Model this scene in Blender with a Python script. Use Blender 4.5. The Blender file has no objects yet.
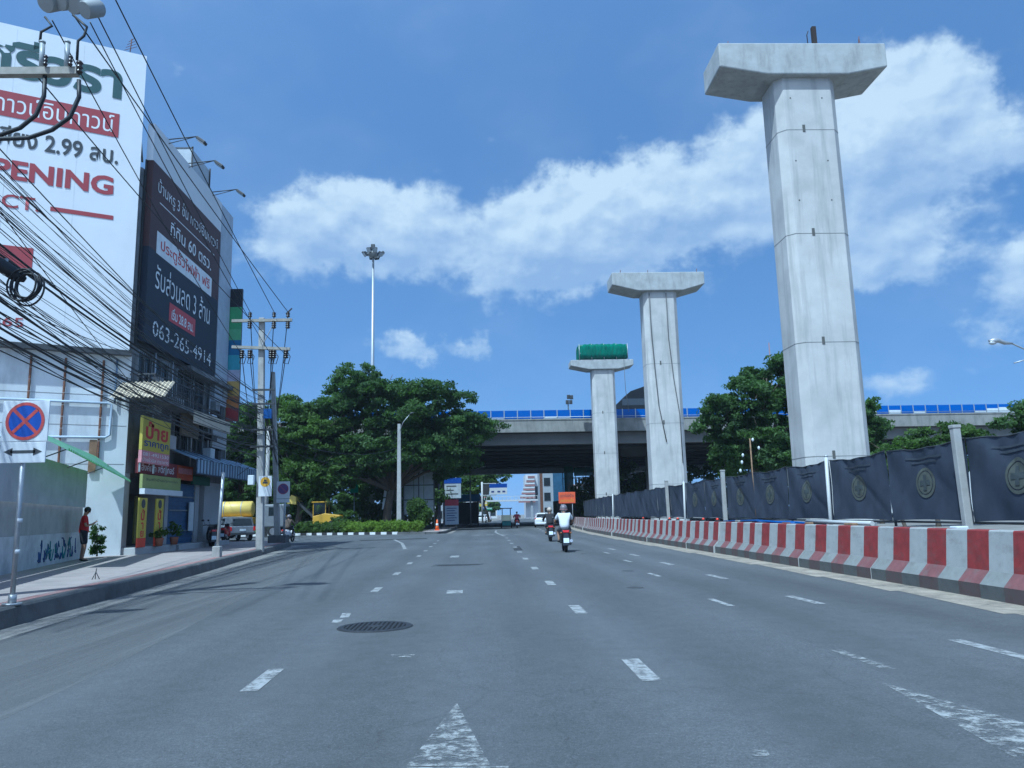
import bpy, math, random
import numpy as np
from mathutils import Matrix, Vector

R = math.radians
SC = bpy.context.scene
COL = SC.collection

# ------------------------------------------------------------------ camera
F_PX, CAM_H = 775.0, 1.4
PITCH, ROLL, YAW = R(9.55), R(1.35), R(2.35)
_f = Vector((math.sin(YAW) * math.cos(PITCH), math.cos(YAW) * math.cos(PITCH), math.sin(PITCH)))
_r = Vector((math.cos(YAW), -math.sin(YAW), 0))
_u = _r.cross(_f)
CR = _r * math.cos(ROLL) - _u * math.sin(ROLL)
CU = _r * math.sin(ROLL) + _u * math.cos(ROLL)
cam = bpy.data.cameras.new('camera')
cam.sensor_width = 36.0
cam.lens = F_PX / 1024 * 36
cam.clip_start = 0.1
cam.clip_end = 6000
camo = bpy.data.objects.new('camera', cam)
COL.objects.link(camo)
m = Matrix((CR, CU, -_f)).transposed().to_4x4()
m.translation = (0, 0, CAM_H)
camo.matrix_world = m
SC.camera = camo

# ------------------------------------------------------------------ sun, sky, exposure
SUN_DIR = Vector((-0.30, -0.50, 1.0)).normalized()          # towards the sun
SUN_EL = math.asin(SUN_DIR.z)
sl = bpy.data.lights.new('sun', 'SUN')
sl.energy = 4.2
sl.angle = R(0.8)
sl.color = (1.0, 0.945, 0.86)
so = bpy.data.objects.new('sun', sl)
COL.objects.link(so)
so.rotation_euler = SUN_DIR.to_track_quat('Z', 'Y').to_euler()
so.location = (0, 0, 60)

SC.view_settings.view_transform = 'Standard'
SC.view_settings.look = 'None'
SC.view_settings.gamma = 1.0
SC.view_settings.use_curve_mapping = False
SC.view_settings.exposure = 0.31
SC.view_settings.use_white_balance = True
SC.view_settings.white_balance_temperature = 4750
SC.view_settings.white_balance_tint = -5
SC.cycles.max_bounces = 6
SC.cycles.transparent_max_bounces = 8
SC.cycles.use_denoising = True

W = bpy.data.worlds.new('World')
SC.world = W
W.use_nodes = True
NT = W.node_tree
NT.nodes.clear()


def wn(kind, **kw):
    n = NT.nodes.new(kind)
    for k, v in kw.items():
        setattr(n, k, v)
    return n


def wmath(op, a, b=None, c=None, clamp=False):
    n = wn('ShaderNodeMath', operation=op)
    n.use_clamp = clamp
    for i, v in enumerate((a, b, c)):
        if v is None:
            continue
        if isinstance(v, (int, float)):
            n.inputs[i].default_value = v
        else:
            NT.links.new(v, n.inputs[i])
    return n.outputs[0]


SKY_STRENGTH = 0.143
sky = wn('ShaderNodeTexSky', sky_type='NISHITA')
sky.sun_disc = False
sky.sun_elevation = SUN_EL
sky.sun_rotation = math.atan2(SUN_DIR.x, SUN_DIR.y)
sky.altitude = 0
sky.air_density = 1.0
sky.dust_density = 1.3
sky.ozone_density = 1.1
tc = wn('ShaderNodeTexCoord')
sep = wn('ShaderNodeSeparateXYZ')
NT.links.new(tc.outputs['Generated'], sep.inputs[0])
skv = wn('ShaderNodeCombineXYZ')          # the humid lower sky stays blue: look the sky up a little higher than the ray
NT.links.new(sep.outputs[0], skv.inputs[0])
NT.links.new(sep.outputs[1], skv.inputs[1])
NT.links.new(wmath('ADD', wmath('MAXIMUM', sep.outputs[2], 0.0), 0.28), skv.inputs[2])
NT.links.new(skv.outputs[0], sky.inputs[0])
az = wmath('ARCTAN2', sep.outputs[0], sep.outputs[1])
el = wmath('ARCSINE', sep.outputs[2])


def combine(a, b, c=0.0):
    n = wn('ShaderNodeCombineXYZ')
    for i, v in enumerate((a, b, c)):
        if isinstance(v, (int, float)):
            n.inputs[i].default_value = v
        else:
            NT.links.new(v, n.inputs[i])
    return n.outputs[0]


def wnoise(vec, scale, detail, rough=0.55, lac=2.0):
    n = wn('ShaderNodeTexNoise')
    n.inputs['Scale'].default_value = scale
    n.inputs['Detail'].default_value = detail
    n.inputs['Roughness'].default_value = rough
    n.inputs['Lacunarity'].default_value = lac
    NT.links.new(vec, n.inputs['Vector'])
    return n


# cloud banks: azimuth, elevation, half width, half height, weight
BANKS = [
    (0.56, 0.37, 0.055, 0.04, 0.75), (0.50, 0.35, 0.05, 0.03, 0.5), (-0.15, 0.34, 0.10, 0.022, 0.5), (-0.24, 0.345, 0.04, 0.025, 0.5),
    (0.12, 0.345, 0.085, 0.036, 0.75), (0.22, 0.366, 0.07, 0.032, 0.65), (-0.15, 0.362, 0.085, 0.026, 0.4), (0.35, 0.385, 0.08, 0.035, 0.5), (0.54, 0.415, 0.07, 0.04, 0.6),
    (-0.252, 0.331, 0.035, 0.018, 0.5), (-0.222, 0.362, 0.035, 0.022, 0.75), (-0.177, 0.385, 0.038, 0.024, 0.9), (-0.131, 0.375, 0.04, 0.026, 0.85),
    (-0.085, 0.37, 0.034, 0.026, 0.9), (-0.055, 0.362, 0.026, 0.022, 0.8), (-0.16, 0.345, 0.07, 0.018, 0.45), (-0.1, 0.33, 0.04, 0.014, 0.3),
    (0.02, 0.327, 0.032, 0.022, 0.85), (0.06, 0.342, 0.036, 0.028, 1.0), (0.095, 0.366, 0.036, 0.028, 1.05), (0.14, 0.378, 0.036, 0.03, 1.05), (0.185, 0.392, 0.036, 0.026, 1.1),
    (0.235, 0.395, 0.036, 0.026, 1.05), (0.285, 0.388, 0.034, 0.022, 0.9), (0.335, 0.398, 0.036, 0.026, 1.0), (0.38, 0.415, 0.034, 0.03, 1.0), (0.42, 0.42, 0.034, 0.03, 0.9),
    (0.08, 0.312, 0.055, 0.014, 0.75), (0.16, 0.322, 0.055, 0.018, 0.7), (0.17, 0.35, 0.06, 0.022, 0.7), (0.25, 0.352, 0.05, 0.018, 0.5), (0.33, 0.36, 0.05, 0.018, 0.4),
    (0.47, 0.41, 0.036, 0.034, 1.0), (0.51, 0.44, 0.036, 0.034, 1.1), (0.555, 0.452, 0.036, 0.028, 1.15), (0.60, 0.437, 0.028, 0.026, 1.0), (0.575, 0.41, 0.034, 0.026, 0.85),
    (0.51, 0.395, 0.04, 0.028, 0.75), (0.46, 0.37, 0.04, 0.022, 0.5), (0.53, 0.365, 0.035, 0.016, 0.4),
    (0.475, 0.292, 0.026, 0.018, 0.9), (0.51, 0.288, 0.028, 0.02, 1.05), (0.548, 0.282, 0.024, 0.016, 0.95), (0.50, 0.267, 0.04, 0.012, 0.5), (0.42, 0.268, 0.022, 0.013, 0.65),
    (0.65, 0.245, 0.045, 0.022, 0.95), (0.63, 0.2, 0.045, 0.018, 0.85), (0.68, 0.27, 0.03, 0.02, 0.9), (0.66, 0.365, 0.026, 0.014, 0.95),
    (-0.10, 0.214, 0.024, 0.012, 0.95), (-0.07, 0.206, 0.02, 0.009, 0.8), (-0.009, 0.213, 0.018, 0.01, 1.05), (0.015, 0.257, 0.016, 0.008, 0.75),
    (0.50, 0.14, 0.04, 0.012, 0.8), (-0.45, 0.28, 0.08, 0.02, 0.5), (-0.8, 0.4, 0.12, 0.05, 0.9),
    (1.0, 0.35, 0.12, 0.06, 1.0), (1.5, 0.5, 0.2, 0.08, 1.0), (2.3, 0.4, 0.2, 0.08, 1.0), (-1.6, 0.35, 0.2, 0.07, 0.9),
]
base_vec = combine(az, el)
warp = wnoise(base_vec, 26.0, 6.0, 0.6)
wv = wn('ShaderNodeVectorMath', operation='MULTIPLY_ADD')
NT.links.new(warp.outputs['Color'], wv.inputs[0])
wv.inputs[1].default_value = (0.075, 0.065, 0)
wv.inputs[2].default_value = (0, 0, 0)
wsub = wn('ShaderNodeVectorMath', operation='ADD')
NT.links.new(base_vec, wsub.inputs[0])
NT.links.new(wv.outputs[0], wsub.inputs[1])
wsub2 = wn('ShaderNodeVectorMath', operation='ADD')
NT.links.new(wsub.outputs[0], wsub2.inputs[0])
wsub2.inputs[1].default_value = (-0.0375, -0.0325, 0)
ws = wn('ShaderNodeSeparateXYZ')
NT.links.new(wsub2.outputs[0], ws.inputs[0])
waz, wel = ws.outputs[0], ws.outputs[1]
tot = None
low = None
for a0, e0, ra, re_, wgt in BANKS:
    dx = wmath('MULTIPLY', wmath('SUBTRACT', waz, a0), 0.72 / ra)
    dy = wmath('MULTIPLY', wmath('SUBTRACT', wel, e0), 0.56 / re_)
    r2 = wmath('ADD', wmath('MULTIPLY', dx, dx), wmath('MULTIPLY', dy, dy))
    g = wmath('MULTIPLY', wmath('EXPONENT', wmath('MULTIPLY', r2, -0.9)), wgt)
    tot = g if tot is None else wmath('ADD', tot, g)
    lo = wmath('MULTIPLY', g, dy)
    low = lo if low is None else wmath('ADD', low, lo)
dens_vec = wn('ShaderNodeVectorMath', operation='MULTIPLY')
NT.links.new(base_vec, dens_vec.inputs[0])
dens_vec.inputs[1].default_value = (1, 1.5, 1)
fb = wnoise(dens_vec.outputs[0], 11.0, 9.0, 0.55).outputs[0]
off = wn('ShaderNodeVectorMath', operation='ADD')
NT.links.new(dens_vec.outputs[0], off.inputs[0])
off.inputs[1].default_value = (-0.008, 0.022, 0)
fb2 = wnoise(off.outputs[0], 11.0, 5.0, 0.5).outputs[0]
density = wmath('ADD', tot, wmath('MULTIPLY', wmath('SUBTRACT', fb, 0.5), 2.6))
mr = wn('ShaderNodeMapRange', interpolation_type='SMOOTHSTEP')
NT.links.new(density, mr.inputs[0])
mr.inputs[1].default_value = 0.34
mr.inputs[2].default_value = 1.35
alpha = mr.outputs[0]
veil = wnoise(dens_vec.outputs[0], 4.0, 5.0, 0.5).outputs[0]
mv = wn('ShaderNodeMapRange')
NT.links.new(veil, mv.inputs[0])
mv.inputs[1].default_value = 0.45
mv.inputs[2].default_value = 0.8
mv.inputs[3].default_value = 0.0
mv.inputs[4].default_value = 0.14
alpha = wmath('MAXIMUM', wmath('MULTIPLY', alpha, 0.86), mv.outputs[0])
lit = wmath('ADD', wmath('ADD', wmath('MULTIPLY', wmath('SUBTRACT', fb, fb2), 2.4), wmath('MULTIPLY', low, 0.32)), 0.58, clamp=True)
alpha = wmath('MULTIPLY', alpha, wmath('ADD', wmath('MULTIPLY', lit, 0.35), 0.68), clamp=True)
cr = wn('ShaderNodeMix', data_type='RGBA')
NT.links.new(lit, cr.inputs[0])
cr.inputs[6].default_value = (3.0, 3.2, 3.75, 1)
cr.inputs[7].default_value = (4.7, 4.45, 4.25, 1)
mx = wn('ShaderNodeMix', data_type='RGBA')
NT.links.new(alpha, mx.inputs[0])
NT.links.new(sky.outputs[0], mx.inputs[6])
NT.links.new(cr.outputs[2], mx.inputs[7])
bg = wn('ShaderNodeBackground')
bg.inputs[1].default_value = SKY_STRENGTH
NT.links.new(mx.outputs[2], bg.inputs[0])
wo = wn('ShaderNodeOutputWorld')
NT.links.new(bg.outputs[0], wo.inputs[0])


# ------------------------------------------------------------------ helpers
def ray(x, y):
    return _f + CR * ((x - 512) / F_PX) - CU * ((y - 384) / F_PX)


def at_y(x, y, Y):
    d = ray(x, y)
    return Vector((0, 0, CAM_H)) + d * (Y / d.y)


def at_x(x, y, X):
    d = ray(x, y)
    return Vector((0, 0, CAM_H)) + d * (X / d.x)


def wm(o):
    return (wm(o.parent) @ o.matrix_basis) if o.parent else o.matrix_basis.copy()


def tag(o, label=None, cat=None, group=None, kind=None):
    if label:
        o['label'] = label
    if cat:
        o['category'] = cat
    if group:
        o['group'] = group
    if kind:
        o['kind'] = kind
    return o


def empty(name, loc, label, cat, group=None, rz=0.0):
    o = bpy.data.objects.new(name, None)
    o.empty_display_size = 0.2
    o.location = loc
    o.rotation_euler = (0, 0, rz)
    COL.objects.link(o)
    return tag(o, label, cat, group)


def kids(o):
    return [c for c in bpy.data.objects if c.parent == o]


CHILD = {}


def copy_tree(o, parent=None):
    c = o.copy()
    COL.objects.link(c)
    if parent is not None:
        c.parent = parent
        CHILD.setdefault(parent.name, []).append(c)
    for ch in list(CHILD.get(o.name, [])):
        copy_tree(ch, c)
    return c


class MB:
    """collects faces of several shapes that belong to ONE object"""

    def __init__(s):
        s.v, s.f, s.mi, s.sm = [], [], [], []
        s.m = 0
        s.smooth = False

    def add(s, vs, fs, mi=None, sm=None):
        b = len(s.v)
        s.v += [tuple(v) for v in vs]
        for f in fs:
            s.f.append(tuple(i + b for i in f))
            s.mi.append(s.m if mi is None else mi)
            s.sm.append(s.smooth if sm is None else sm)
        return s

    def box(s, a, b, mat=None, mi=None):
        x0, y0, z0 = a
        x1, y1, z1 = b
        vs = [Vector(p) for p in ((x0, y0, z0), (x1, y0, z0), (x1, y1, z0), (x0, y1, z0), (x0, y0, z1), (x1, y0, z1), (x1, y1, z1), (x0, y1, z1))]
        if mat is not None:
            vs = [mat @ v for v in vs]
        return s.add(vs, [(0, 3, 2, 1), (4, 5, 6, 7), (0, 1, 5, 4), (1, 2, 6, 5), (2, 3, 7, 6), (3, 0, 4, 7)], mi)

    def bar(s, p, q, w, h, mi=None, up=(0, 0, 1)):
        p, q = Vector(p), Vector(q)
        d = (q - p)
        L = d.length
        d.normalize()
        u = Vector(up)
        if abs(d.dot(u)) > 0.98:
            u = Vector((1, 0, 0))
        x = d.cross(u).normalized()
        z = x.cross(d)
        mt = Matrix((x, d, z)).transposed().to_4x4()
        mt.translation = p
        return s.box((-w / 2, 0, -h / 2), (w / 2, L, h / 2), mt, mi)

    def tube(s, pts, r, n=8, cap=True, mi=None, sm=True):
        pts = [Vector(p) for p in pts]
        rs = r if isinstance(r, (list, tuple)) else [r] * len(pts)
        rings = []
        prev = None
        for i, p in enumerate(pts):
            d = (pts[min(i + 1, len(pts) - 1)] - pts[max(i - 1, 0)]).normalized()
            if prev is None:
                u = Vector((0, 0, 1)) if abs(d.z) < 0.9 else Vector((1, 0, 0))
                x = d.cross(u).normalized()
            else:
                x = (prev - d * prev.dot(d)).normalized()
            prev = x
            y = d.cross(x)
            rings.append([p + (x * math.cos(2 * math.pi * k / n) + y * math.sin(2 * math.pi * k / n)) * rs[i] for k in range(n)])
        vs = [v for rg in rings for v in rg]
        fs = []
        for i in range(len(pts) - 1):
            for k in range(n):
                a, b = i * n + k, i * n + (k + 1) % n
                fs.append((a, b, b + n, a + n))
        s.add(vs, fs, mi, sm)
        if cap:
            b0 = len(s.v) - len(vs)
            s.f += [tuple(b0 + k for k in reversed(range(n))), tuple(b0 + (len(pts) - 1) * n + k for k in range(n))]
            mm = s.m if mi is None else mi
            s.mi += [mm, mm]
            s.sm += [False, False]
        return s

    def cyl(s, p, q, r, n=12, r2=None, mi=None):
        return s.tube([p, q], [r, r if r2 is None else r2], n, True, mi)

    def prism(s, poly, z0, z1, mi=None):
        n = len(poly)
        vs = [(p[0], p[1], z0) for p in poly] + [(p[0], p[1], z1) for p in poly]
        fs = [tuple(reversed(range(n))), tuple(range(n, 2 * n))]
        fs += [(i, (i + 1) % n, n + (i + 1) % n, n + i) for i in range(n)]
        return s.add(vs, fs, mi, False)

    def extrude(s, poly, vec, mi=None, sm=False):
        """closed 3-D polygon pushed along vec"""
        vec = Vector(vec)
        n = len(poly)
        vs = [Vector(p) for p in poly] + [Vector(p) + vec for p in poly]
        fs = [tuple(reversed(range(n))), tuple(range(n, 2 * n))]
        s.add(vs, fs, mi, False)
        b = len(s.v) - 2 * n
        for i in range(n):
            s.f.append((b + i, b + (i + 1) % n, b + n + (i + 1) % n, b + n + i))
            s.mi.append(s.m if mi is None else mi)
            s.sm.append(sm)
        return s

    def loft(s, sections, close=True, caps=True, mi=None, sm=True):
        n = len(sections[0])
        vs = [v for sec in sections for v in sec]
        fs = []
        for i in range(len(sections) - 1):
            for k in range(n if close else n - 1):
                a, b = i * n + k, i * n + (k + 1) % n
                fs.append((a, b, b + n, a + n))
        s.add(vs, fs, mi, sm)
        if caps:
            b0 = len(s.v) - len(vs)
            mm = s.m if mi is None else mi
            s.f += [tuple(b0 + k for k in reversed(range(n))), tuple(b0 + (len(sections) - 1) * n + k for k in range(n))]
            s.mi += [mm, mm]
            s.sm += [False, False]
        return s

    def sphere(s, c, r, nu=10, nv=7, sc=(1, 1, 1), mi=None):
        c = Vector(c)
        vs = [c + Vector((0, 0, r * sc[2]))]
        for j in range(1, nv):
            t = math.pi * j / nv
            for i in range(nu):
                p = 2 * math.pi * i / nu
                vs.append(c + Vector((r * sc[0] * math.sin(t) * math.cos(p), r * sc[1] * math.sin(t) * math.sin(p), r * sc[2] * math.cos(t))))
        vs.append(c - Vector((0, 0, r * sc[2])))
        fs = [(0, 1 + i, 1 + (i + 1) % nu) for i in range(nu)]
        for j in range(nv - 2):
            for i in range(nu):
                a, b = 1 + j * nu + i, 1 + j * nu + (i + 1) % nu
                fs.append((a, a + nu, b + nu, b))
        L = len(vs) - 1
        fs += [(L, 1 + (nv - 2) * nu + (i + 1) % nu, 1 + (nv - 2) * nu + i) for i in range(nu)]
        return s.add(vs, fs, mi, True)

    def build(s, name, mats, parent=None, bevel=0.0, local=False, fix=True):
        me = bpy.data.meshes.new(name)
        mats = mats if isinstance(mats, (list, tuple)) else [mats]
        o = bpy.data.objects.new(name, me)
        vs = s.v
        if parent is not None:
            if not local:
                inv = wm(parent).inverted()
                vs = [tuple(inv @ Vector(v)) for v in vs]
            o.parent = parent
            CHILD.setdefault(parent.name, []).append(o)
        elif not local:
            a = np.array(vs)
            lo, hi = a.min(0), a.max(0)
            loc = Vector(((lo[0] + hi[0]) / 2, (lo[1] + hi[1]) / 2, lo[2]))
            vs = [tuple(Vector(v) - loc) for v in vs]
            o.location = loc
        me.from_pydata(vs, [], s.f)
        for mt in mats:
            me.materials.append(mt)
        me.polygons.foreach_set('material_index', s.mi)
        me.polygons.foreach_set('use_smooth', s.sm)
        if fix:
            import bmesh
            bm = bmesh.new()
            bm.from_mesh(me)
            bmesh.ops.recalc_face_normals(bm, faces=bm.faces)
            bm.to_mesh(me)
            bm.free()
        me.update()
        COL.objects.link(o)
        if bevel:
            b = o.modifiers.new('bevel', 'BEVEL')
            b.width = bevel
            b.segments = 2
            b.limit_method = 'ANGLE'
        return o


# ------------------------------------------------------------------ materials
def mat(name, col, rough=0.7, metal=0.0, var=0.12, scale=2.0, stretch=(1, 1, 1), bump=0.0, bscale=40.0, dark=None, dark_amt=0.0,
        dark_scale=1.0, dark_stretch=(1, 1, 1), spec=0.5, coat=0.0, trans=0.0, emit=None, alpha=1.0, dark_lo=0.5):
    mt = bpy.data.materials.new(name)
    mt.use_nodes = True
    nt = mt.node_tree
    bs = nt.nodes['Principled BSDF']
    bs.inputs['Roughness'].default_value = rough
    bs.inputs['Metallic'].default_value = metal
    bs.inputs['Specular IOR Level'].default_value = spec
    bs.inputs['Coat Weight'].default_value = coat
    tcn = nt.nodes.new('ShaderNodeTexCoord')

    def noise(sc, st, det=5.0, ro=0.6):
        mp = nt.nodes.new('ShaderNodeMapping')
        mp.inputs['Scale'].default_value = st
        nt.links.new(tcn.outputs['Object'], mp.inputs[0])
        n = nt.nodes.new('ShaderNodeTexNoise')
        n.inputs['Scale'].default_value = sc
        n.inputs['Detail'].default_value = det
        n.inputs['Roughness'].default_value = ro
        nt.links.new(mp.outputs[0], n.inputs['Vector'])
        return n.outputs[0]

    col = tuple(col)
    n1 = noise(scale, stretch)
    mixn = nt.nodes.new('ShaderNodeMix')
    mixn.data_type = 'RGBA'
    rm = nt.nodes.new('ShaderNodeMapRange')
    nt.links.new(n1, rm.inputs[0])
    rm.inputs[1].default_value = 0.3
    rm.inputs[2].default_value = 0.7
    nt.links.new(rm.outputs[0], mixn.inputs[0])
    mixn.inputs[6].default_value = tuple(c * (1 - var) for c in col) + (1,)
    mixn.inputs[7].default_value = tuple(min(1, c * (1 + var)) for c in col) + (1,)
    out = mixn.outputs[2]
    if dark is not None:
        n2 = noise(dark_scale, dark_stretch, 7.0, 0.65)
        r2 = nt.nodes.new('ShaderNodeMapRange')
        nt.links.new(n2, r2.inputs[0])
        r2.inputs[1].default_value = dark_lo
        r2.inputs[2].default_value = dark_lo + 0.22
        r2.inputs[4].default_value = dark_amt
        m2 = nt.nodes.new('ShaderNodeMix')
        m2.data_type = 'RGBA'
        nt.links.new(r2.outputs[0], m2.inputs[0])
        nt.links.new(out, m2.inputs[6])
        m2.inputs[7].default_value = tuple(dark) + (1,)
        out = m2.outputs[2]
    nt.links.new(out, bs.inputs['Base Color'])
    if bump:
        nb = noise(bscale, (1, 1, 1), 4.0)
        bn = nt.nodes.new('ShaderNodeBump')
        bn.inputs['Strength'].default_value = bump
        bn.inputs['Distance'].default_value = 0.02
        nt.links.new(nb, bn.inputs['Height'])
        nt.links.new(bn.outputs[0], bs.inputs['Normal'])
    if emit:
        bs.inputs['Emission Color'].default_value = tuple(emit[:3]) + (1,)
        bs.inputs['Emission Strength'].default_value = emit[3]
    if trans:
        bs.inputs['Transmission Weight'].default_value = trans
    if alpha < 1:
        bs.inputs['Alpha'].default_value = alpha
    return mt


def leaf_mat(name, col, back=0.35, var=0.45):
    mt = bpy.data.materials.new(name)
    mt.use_nodes = True
    nt = mt.node_tree
    bs = nt.nodes['Principled BSDF']
    bs.inputs['Roughness'].default_value = 0.6
    bs.inputs['Specular IOR Level'].default_value = 0.2
    tcn = nt.nodes.new('ShaderNodeTexCoord')
    n = nt.nodes.new('ShaderNodeTexNoise')
    n.inputs['Scale'].default_value = 0.55
    n.inputs['Detail'].default_value = 6
    n.inputs['Roughness'].default_value = 0.75
    nt.links.new(tcn.outputs['Object'], n.inputs['Vector'])
    rp = nt.nodes.new('ShaderNodeValToRGB')
    nt.links.new(n.outputs[0], rp.inputs[0])
    rp.color_ramp.elements[0].position = 0.32
    rp.color_ramp.elements[0].color = (col[0] * (1 - var), col[1] * (1 - var), col[2] * (1 - var * 0.6), 1)
    rp.color_ramp.elements[1].position = 0.68
    rp.color_ramp.elements[1].color = (col[0] * (1 + var), col[1] * (1 + var * 0.9), col[2] * (1 + var * 0.4), 1)
    nt.links.new(rp.outputs[0], bs.inputs['Base Color'])
    tr = nt.nodes.new('ShaderNodeBsdfTranslucent')
    hs = nt.nodes.new('ShaderNodeMix')
    hs.data_type = 'RGBA'
    hs.blend_type = 'MULTIPLY'
    hs.inputs[0].default_value = 1
    nt.links.new(rp.outputs[0], hs.inputs[6])
    hs.inputs[7].default_value = (1.3, 1.5, 0.6, 1)
    nt.links.new(hs.outputs[2], tr.inputs[0])
    ms = nt.nodes.new('ShaderNodeMixShader')
    ms.inputs[0].default_value = back
    nt.links.new(bs.outputs[0], ms.inputs[1])
    nt.links.new(tr.outputs[0], ms.inputs[2])
    nt.links.new(ms.outputs[0], nt.nodes['Material Output'].inputs[0])
    return mt


def road_mat(name, col=(0.105, 0.108, 0.112), worn=True):
    """asphalt: stone speckle, tyre-polished lanes along Y, patches, hairline cracks"""
    mt = bpy.data.materials.new(name)
    mt.use_nodes = True
    nt = mt.node_tree
    L = nt.links.new
    bs = nt.nodes['Principled BSDF']
    bs.inputs['Roughness'].default_value = 0.82
    bs.inputs['Specular IOR Level'].default_value = 0.35
    geo = nt.nodes.new('ShaderNodeNewGeometry')

    def mp(st, rot=0.0):
        n = nt.nodes.new('ShaderNodeMapping')
        n.inputs['Scale'].default_value = st
        n.inputs['Rotation'].default_value = (0, 0, rot)
        L(geo.outputs['Position'], n.inputs[0])
        return n.outputs[0]

    def noise(sc, st=(1, 1, 1), det=5.0, ro=0.6, rot=0.0):
        n = nt.nodes.new('ShaderNodeTexNoise')
        n.inputs['Scale'].default_value = sc
        n.inputs['Detail'].default_value = det
        n.inputs['Roughness'].default_value = ro
        L(mp(st, rot), n.inputs['Vector'])
        return n.outputs[0]

    def rng(v, a, b, c, d):
        n = nt.nodes.new('ShaderNodeMapRange')
        L(v, n.inputs[0])
        for i, q in enumerate((a, b, c, d)):
            n.inputs[1 + i].default_value = q
        return n.outputs[0]

    def mul(a, b):
        n = nt.nodes.new('ShaderNodeMath')
        n.operation = 'MULTIPLY'
        L(a, n.inputs[0])
        L(b, n.inputs[1])
        return n.outputs[0]

    big = rng(noise(0.22, (1, 0.5, 1), 6), 0.3, 0.7, 0.82, 1.14)
    lane = rng(noise(1.1, (1, 0.02, 1), 3, 0.5, R(-0.5)), 0.3, 0.7, 0.93, 1.07)
    mid = rng(noise(4.5, (1, 1, 1), 6, 0.7), 0.3, 0.7, 0.88, 1.12)
    fine = mul(rng(noise(75.0, (1, 1, 1), 3, 0.7), 0.32, 0.68, 0.6, 1.4), rng(noise(30.0, (1, 1, 1), 2, 0.6), 0.3, 0.7, 0.74, 1.26))
    vo = nt.nodes.new('ShaderNodeTexVoronoi')
    vo.inputs['Scale'].default_value = 34.0
    L(mp((1, 1, 1)), vo.inputs['Vector'])
    stone = rng(vo.outputs['Distance'], 0.06, 0.16, 1.0, 0.0)
    st2 = rng(noise(5.0, (1, 1, 1), 4), 0.40, 0.60, 0.0, 1.0)
    pit = mul(stone, st2)
    pitf = rng(pit, 0, 1, 1.0, 0.25)
    v2 = nt.nodes.new('ShaderNodeTexVoronoi')
    v2.inputs['Scale'].default_value = 23.0
    L(mp((1, 1, 1), 0.7), v2.inputs['Vector'])
    lightst = rng(v2.outputs['Distance'], 0.07, 0.17, 1.75, 1.0)
    def mixone(v, f):
        n = nt.nodes.new('ShaderNodeMix')
        n.data_type = 'FLOAT'
        L(f, n.inputs[0])
        n.inputs[2].default_value = 1.0
        L(v, n.inputs[3])
        return n.outputs[0]

    rough_zone = rng(noise(0.7, (1, 0.25, 1), 5, 0.6), 0.32, 0.66, 0.25, 1.0)
    sx_ = nt.nodes.new('ShaderNodeSeparateXYZ')
    L(geo.outputs['Position'], sx_.inputs[0])
    wob = nt.nodes.new('ShaderNodeMath')
    wob.operation = 'MULTIPLY_ADD'
    L(noise(0.12, (1, 1, 1), 2), wob.inputs[0])
    wob.inputs[1].default_value = 1.2
    L(sx_.outputs[0], wob.inputs[2])
    trk = nt.nodes.new('ShaderNodeMath')
    trk.operation = 'SINE'
    fr = nt.nodes.new('ShaderNodeMath')
    fr.operation = 'MULTIPLY'
    L(wob.outputs[0], fr.inputs[0])
    fr.inputs[1].default_value = 2 * math.pi / 1.66
    L(fr.outputs[0], trk.inputs[0])
    tracks = rng(trk.outputs[0], -1.0, 1.0, 0.92, 1.06)
    val = mul(mul(mul(mul(big, lane), tracks), mul(mid, mixone(fine, rough_zone))), mixone(mul(pitf, lightst), rough_zone))
    if worn:
        vc = nt.nodes.new('ShaderNodeTexVoronoi')
        vc.feature = 'DISTANCE_TO_EDGE'
        vc.inputs['Scale'].default_value = 0.16
        wv_ = nt.nodes.new('ShaderNodeTexNoise')
        wv_.inputs['Scale'].default_value = 0.9
        wv_.inputs['Detail'].default_value = 6
        L(geo.outputs['Position'], wv_.inputs['Vector'])
        ad = nt.nodes.new('ShaderNodeVectorMath')
        ad.operation = 'MULTIPLY_ADD'
        L(wv_.outputs['Color'], ad.inputs[0])
        ad.inputs[1].default_value = (1.5, 1.5, 0)
        L(mp((1.6, 0.6, 1)), ad.inputs[2])
        L(ad.outputs[0], vc.inputs['Vector'])
        crack = rng(vc.outputs['Distance'], 0.0, 0.0025, 0.82, 1.0)
        val = mul(val, crack)
    mx_ = nt.nodes.new('ShaderNodeMix')
    mx_.data_type = 'RGBA'
    mx_.blend_type = 'MULTIPLY'
    mx_.inputs[0].default_value = 1.0
    mx_.inputs[6].default_value = tuple(col) + (1,)
    L(val, mx_.inputs[7])
    L(mx_.outputs[2], bs.inputs['Base Color'])
    L(rng(noise(1.3, (1, 0.05, 1), 4), 0.3, 0.7, 0.66, 0.9), bs.inputs['Roughness'])
    bn = nt.nodes.new('ShaderNodeBump')
    bn.inputs['Strength'].default_value = 0.55
    bn.inputs['Distance'].default_value = 0.008
    L(fine, bn.inputs['Height'])
    L(bn.outputs[0], bs.inputs['Normal'])
    return mt


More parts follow.
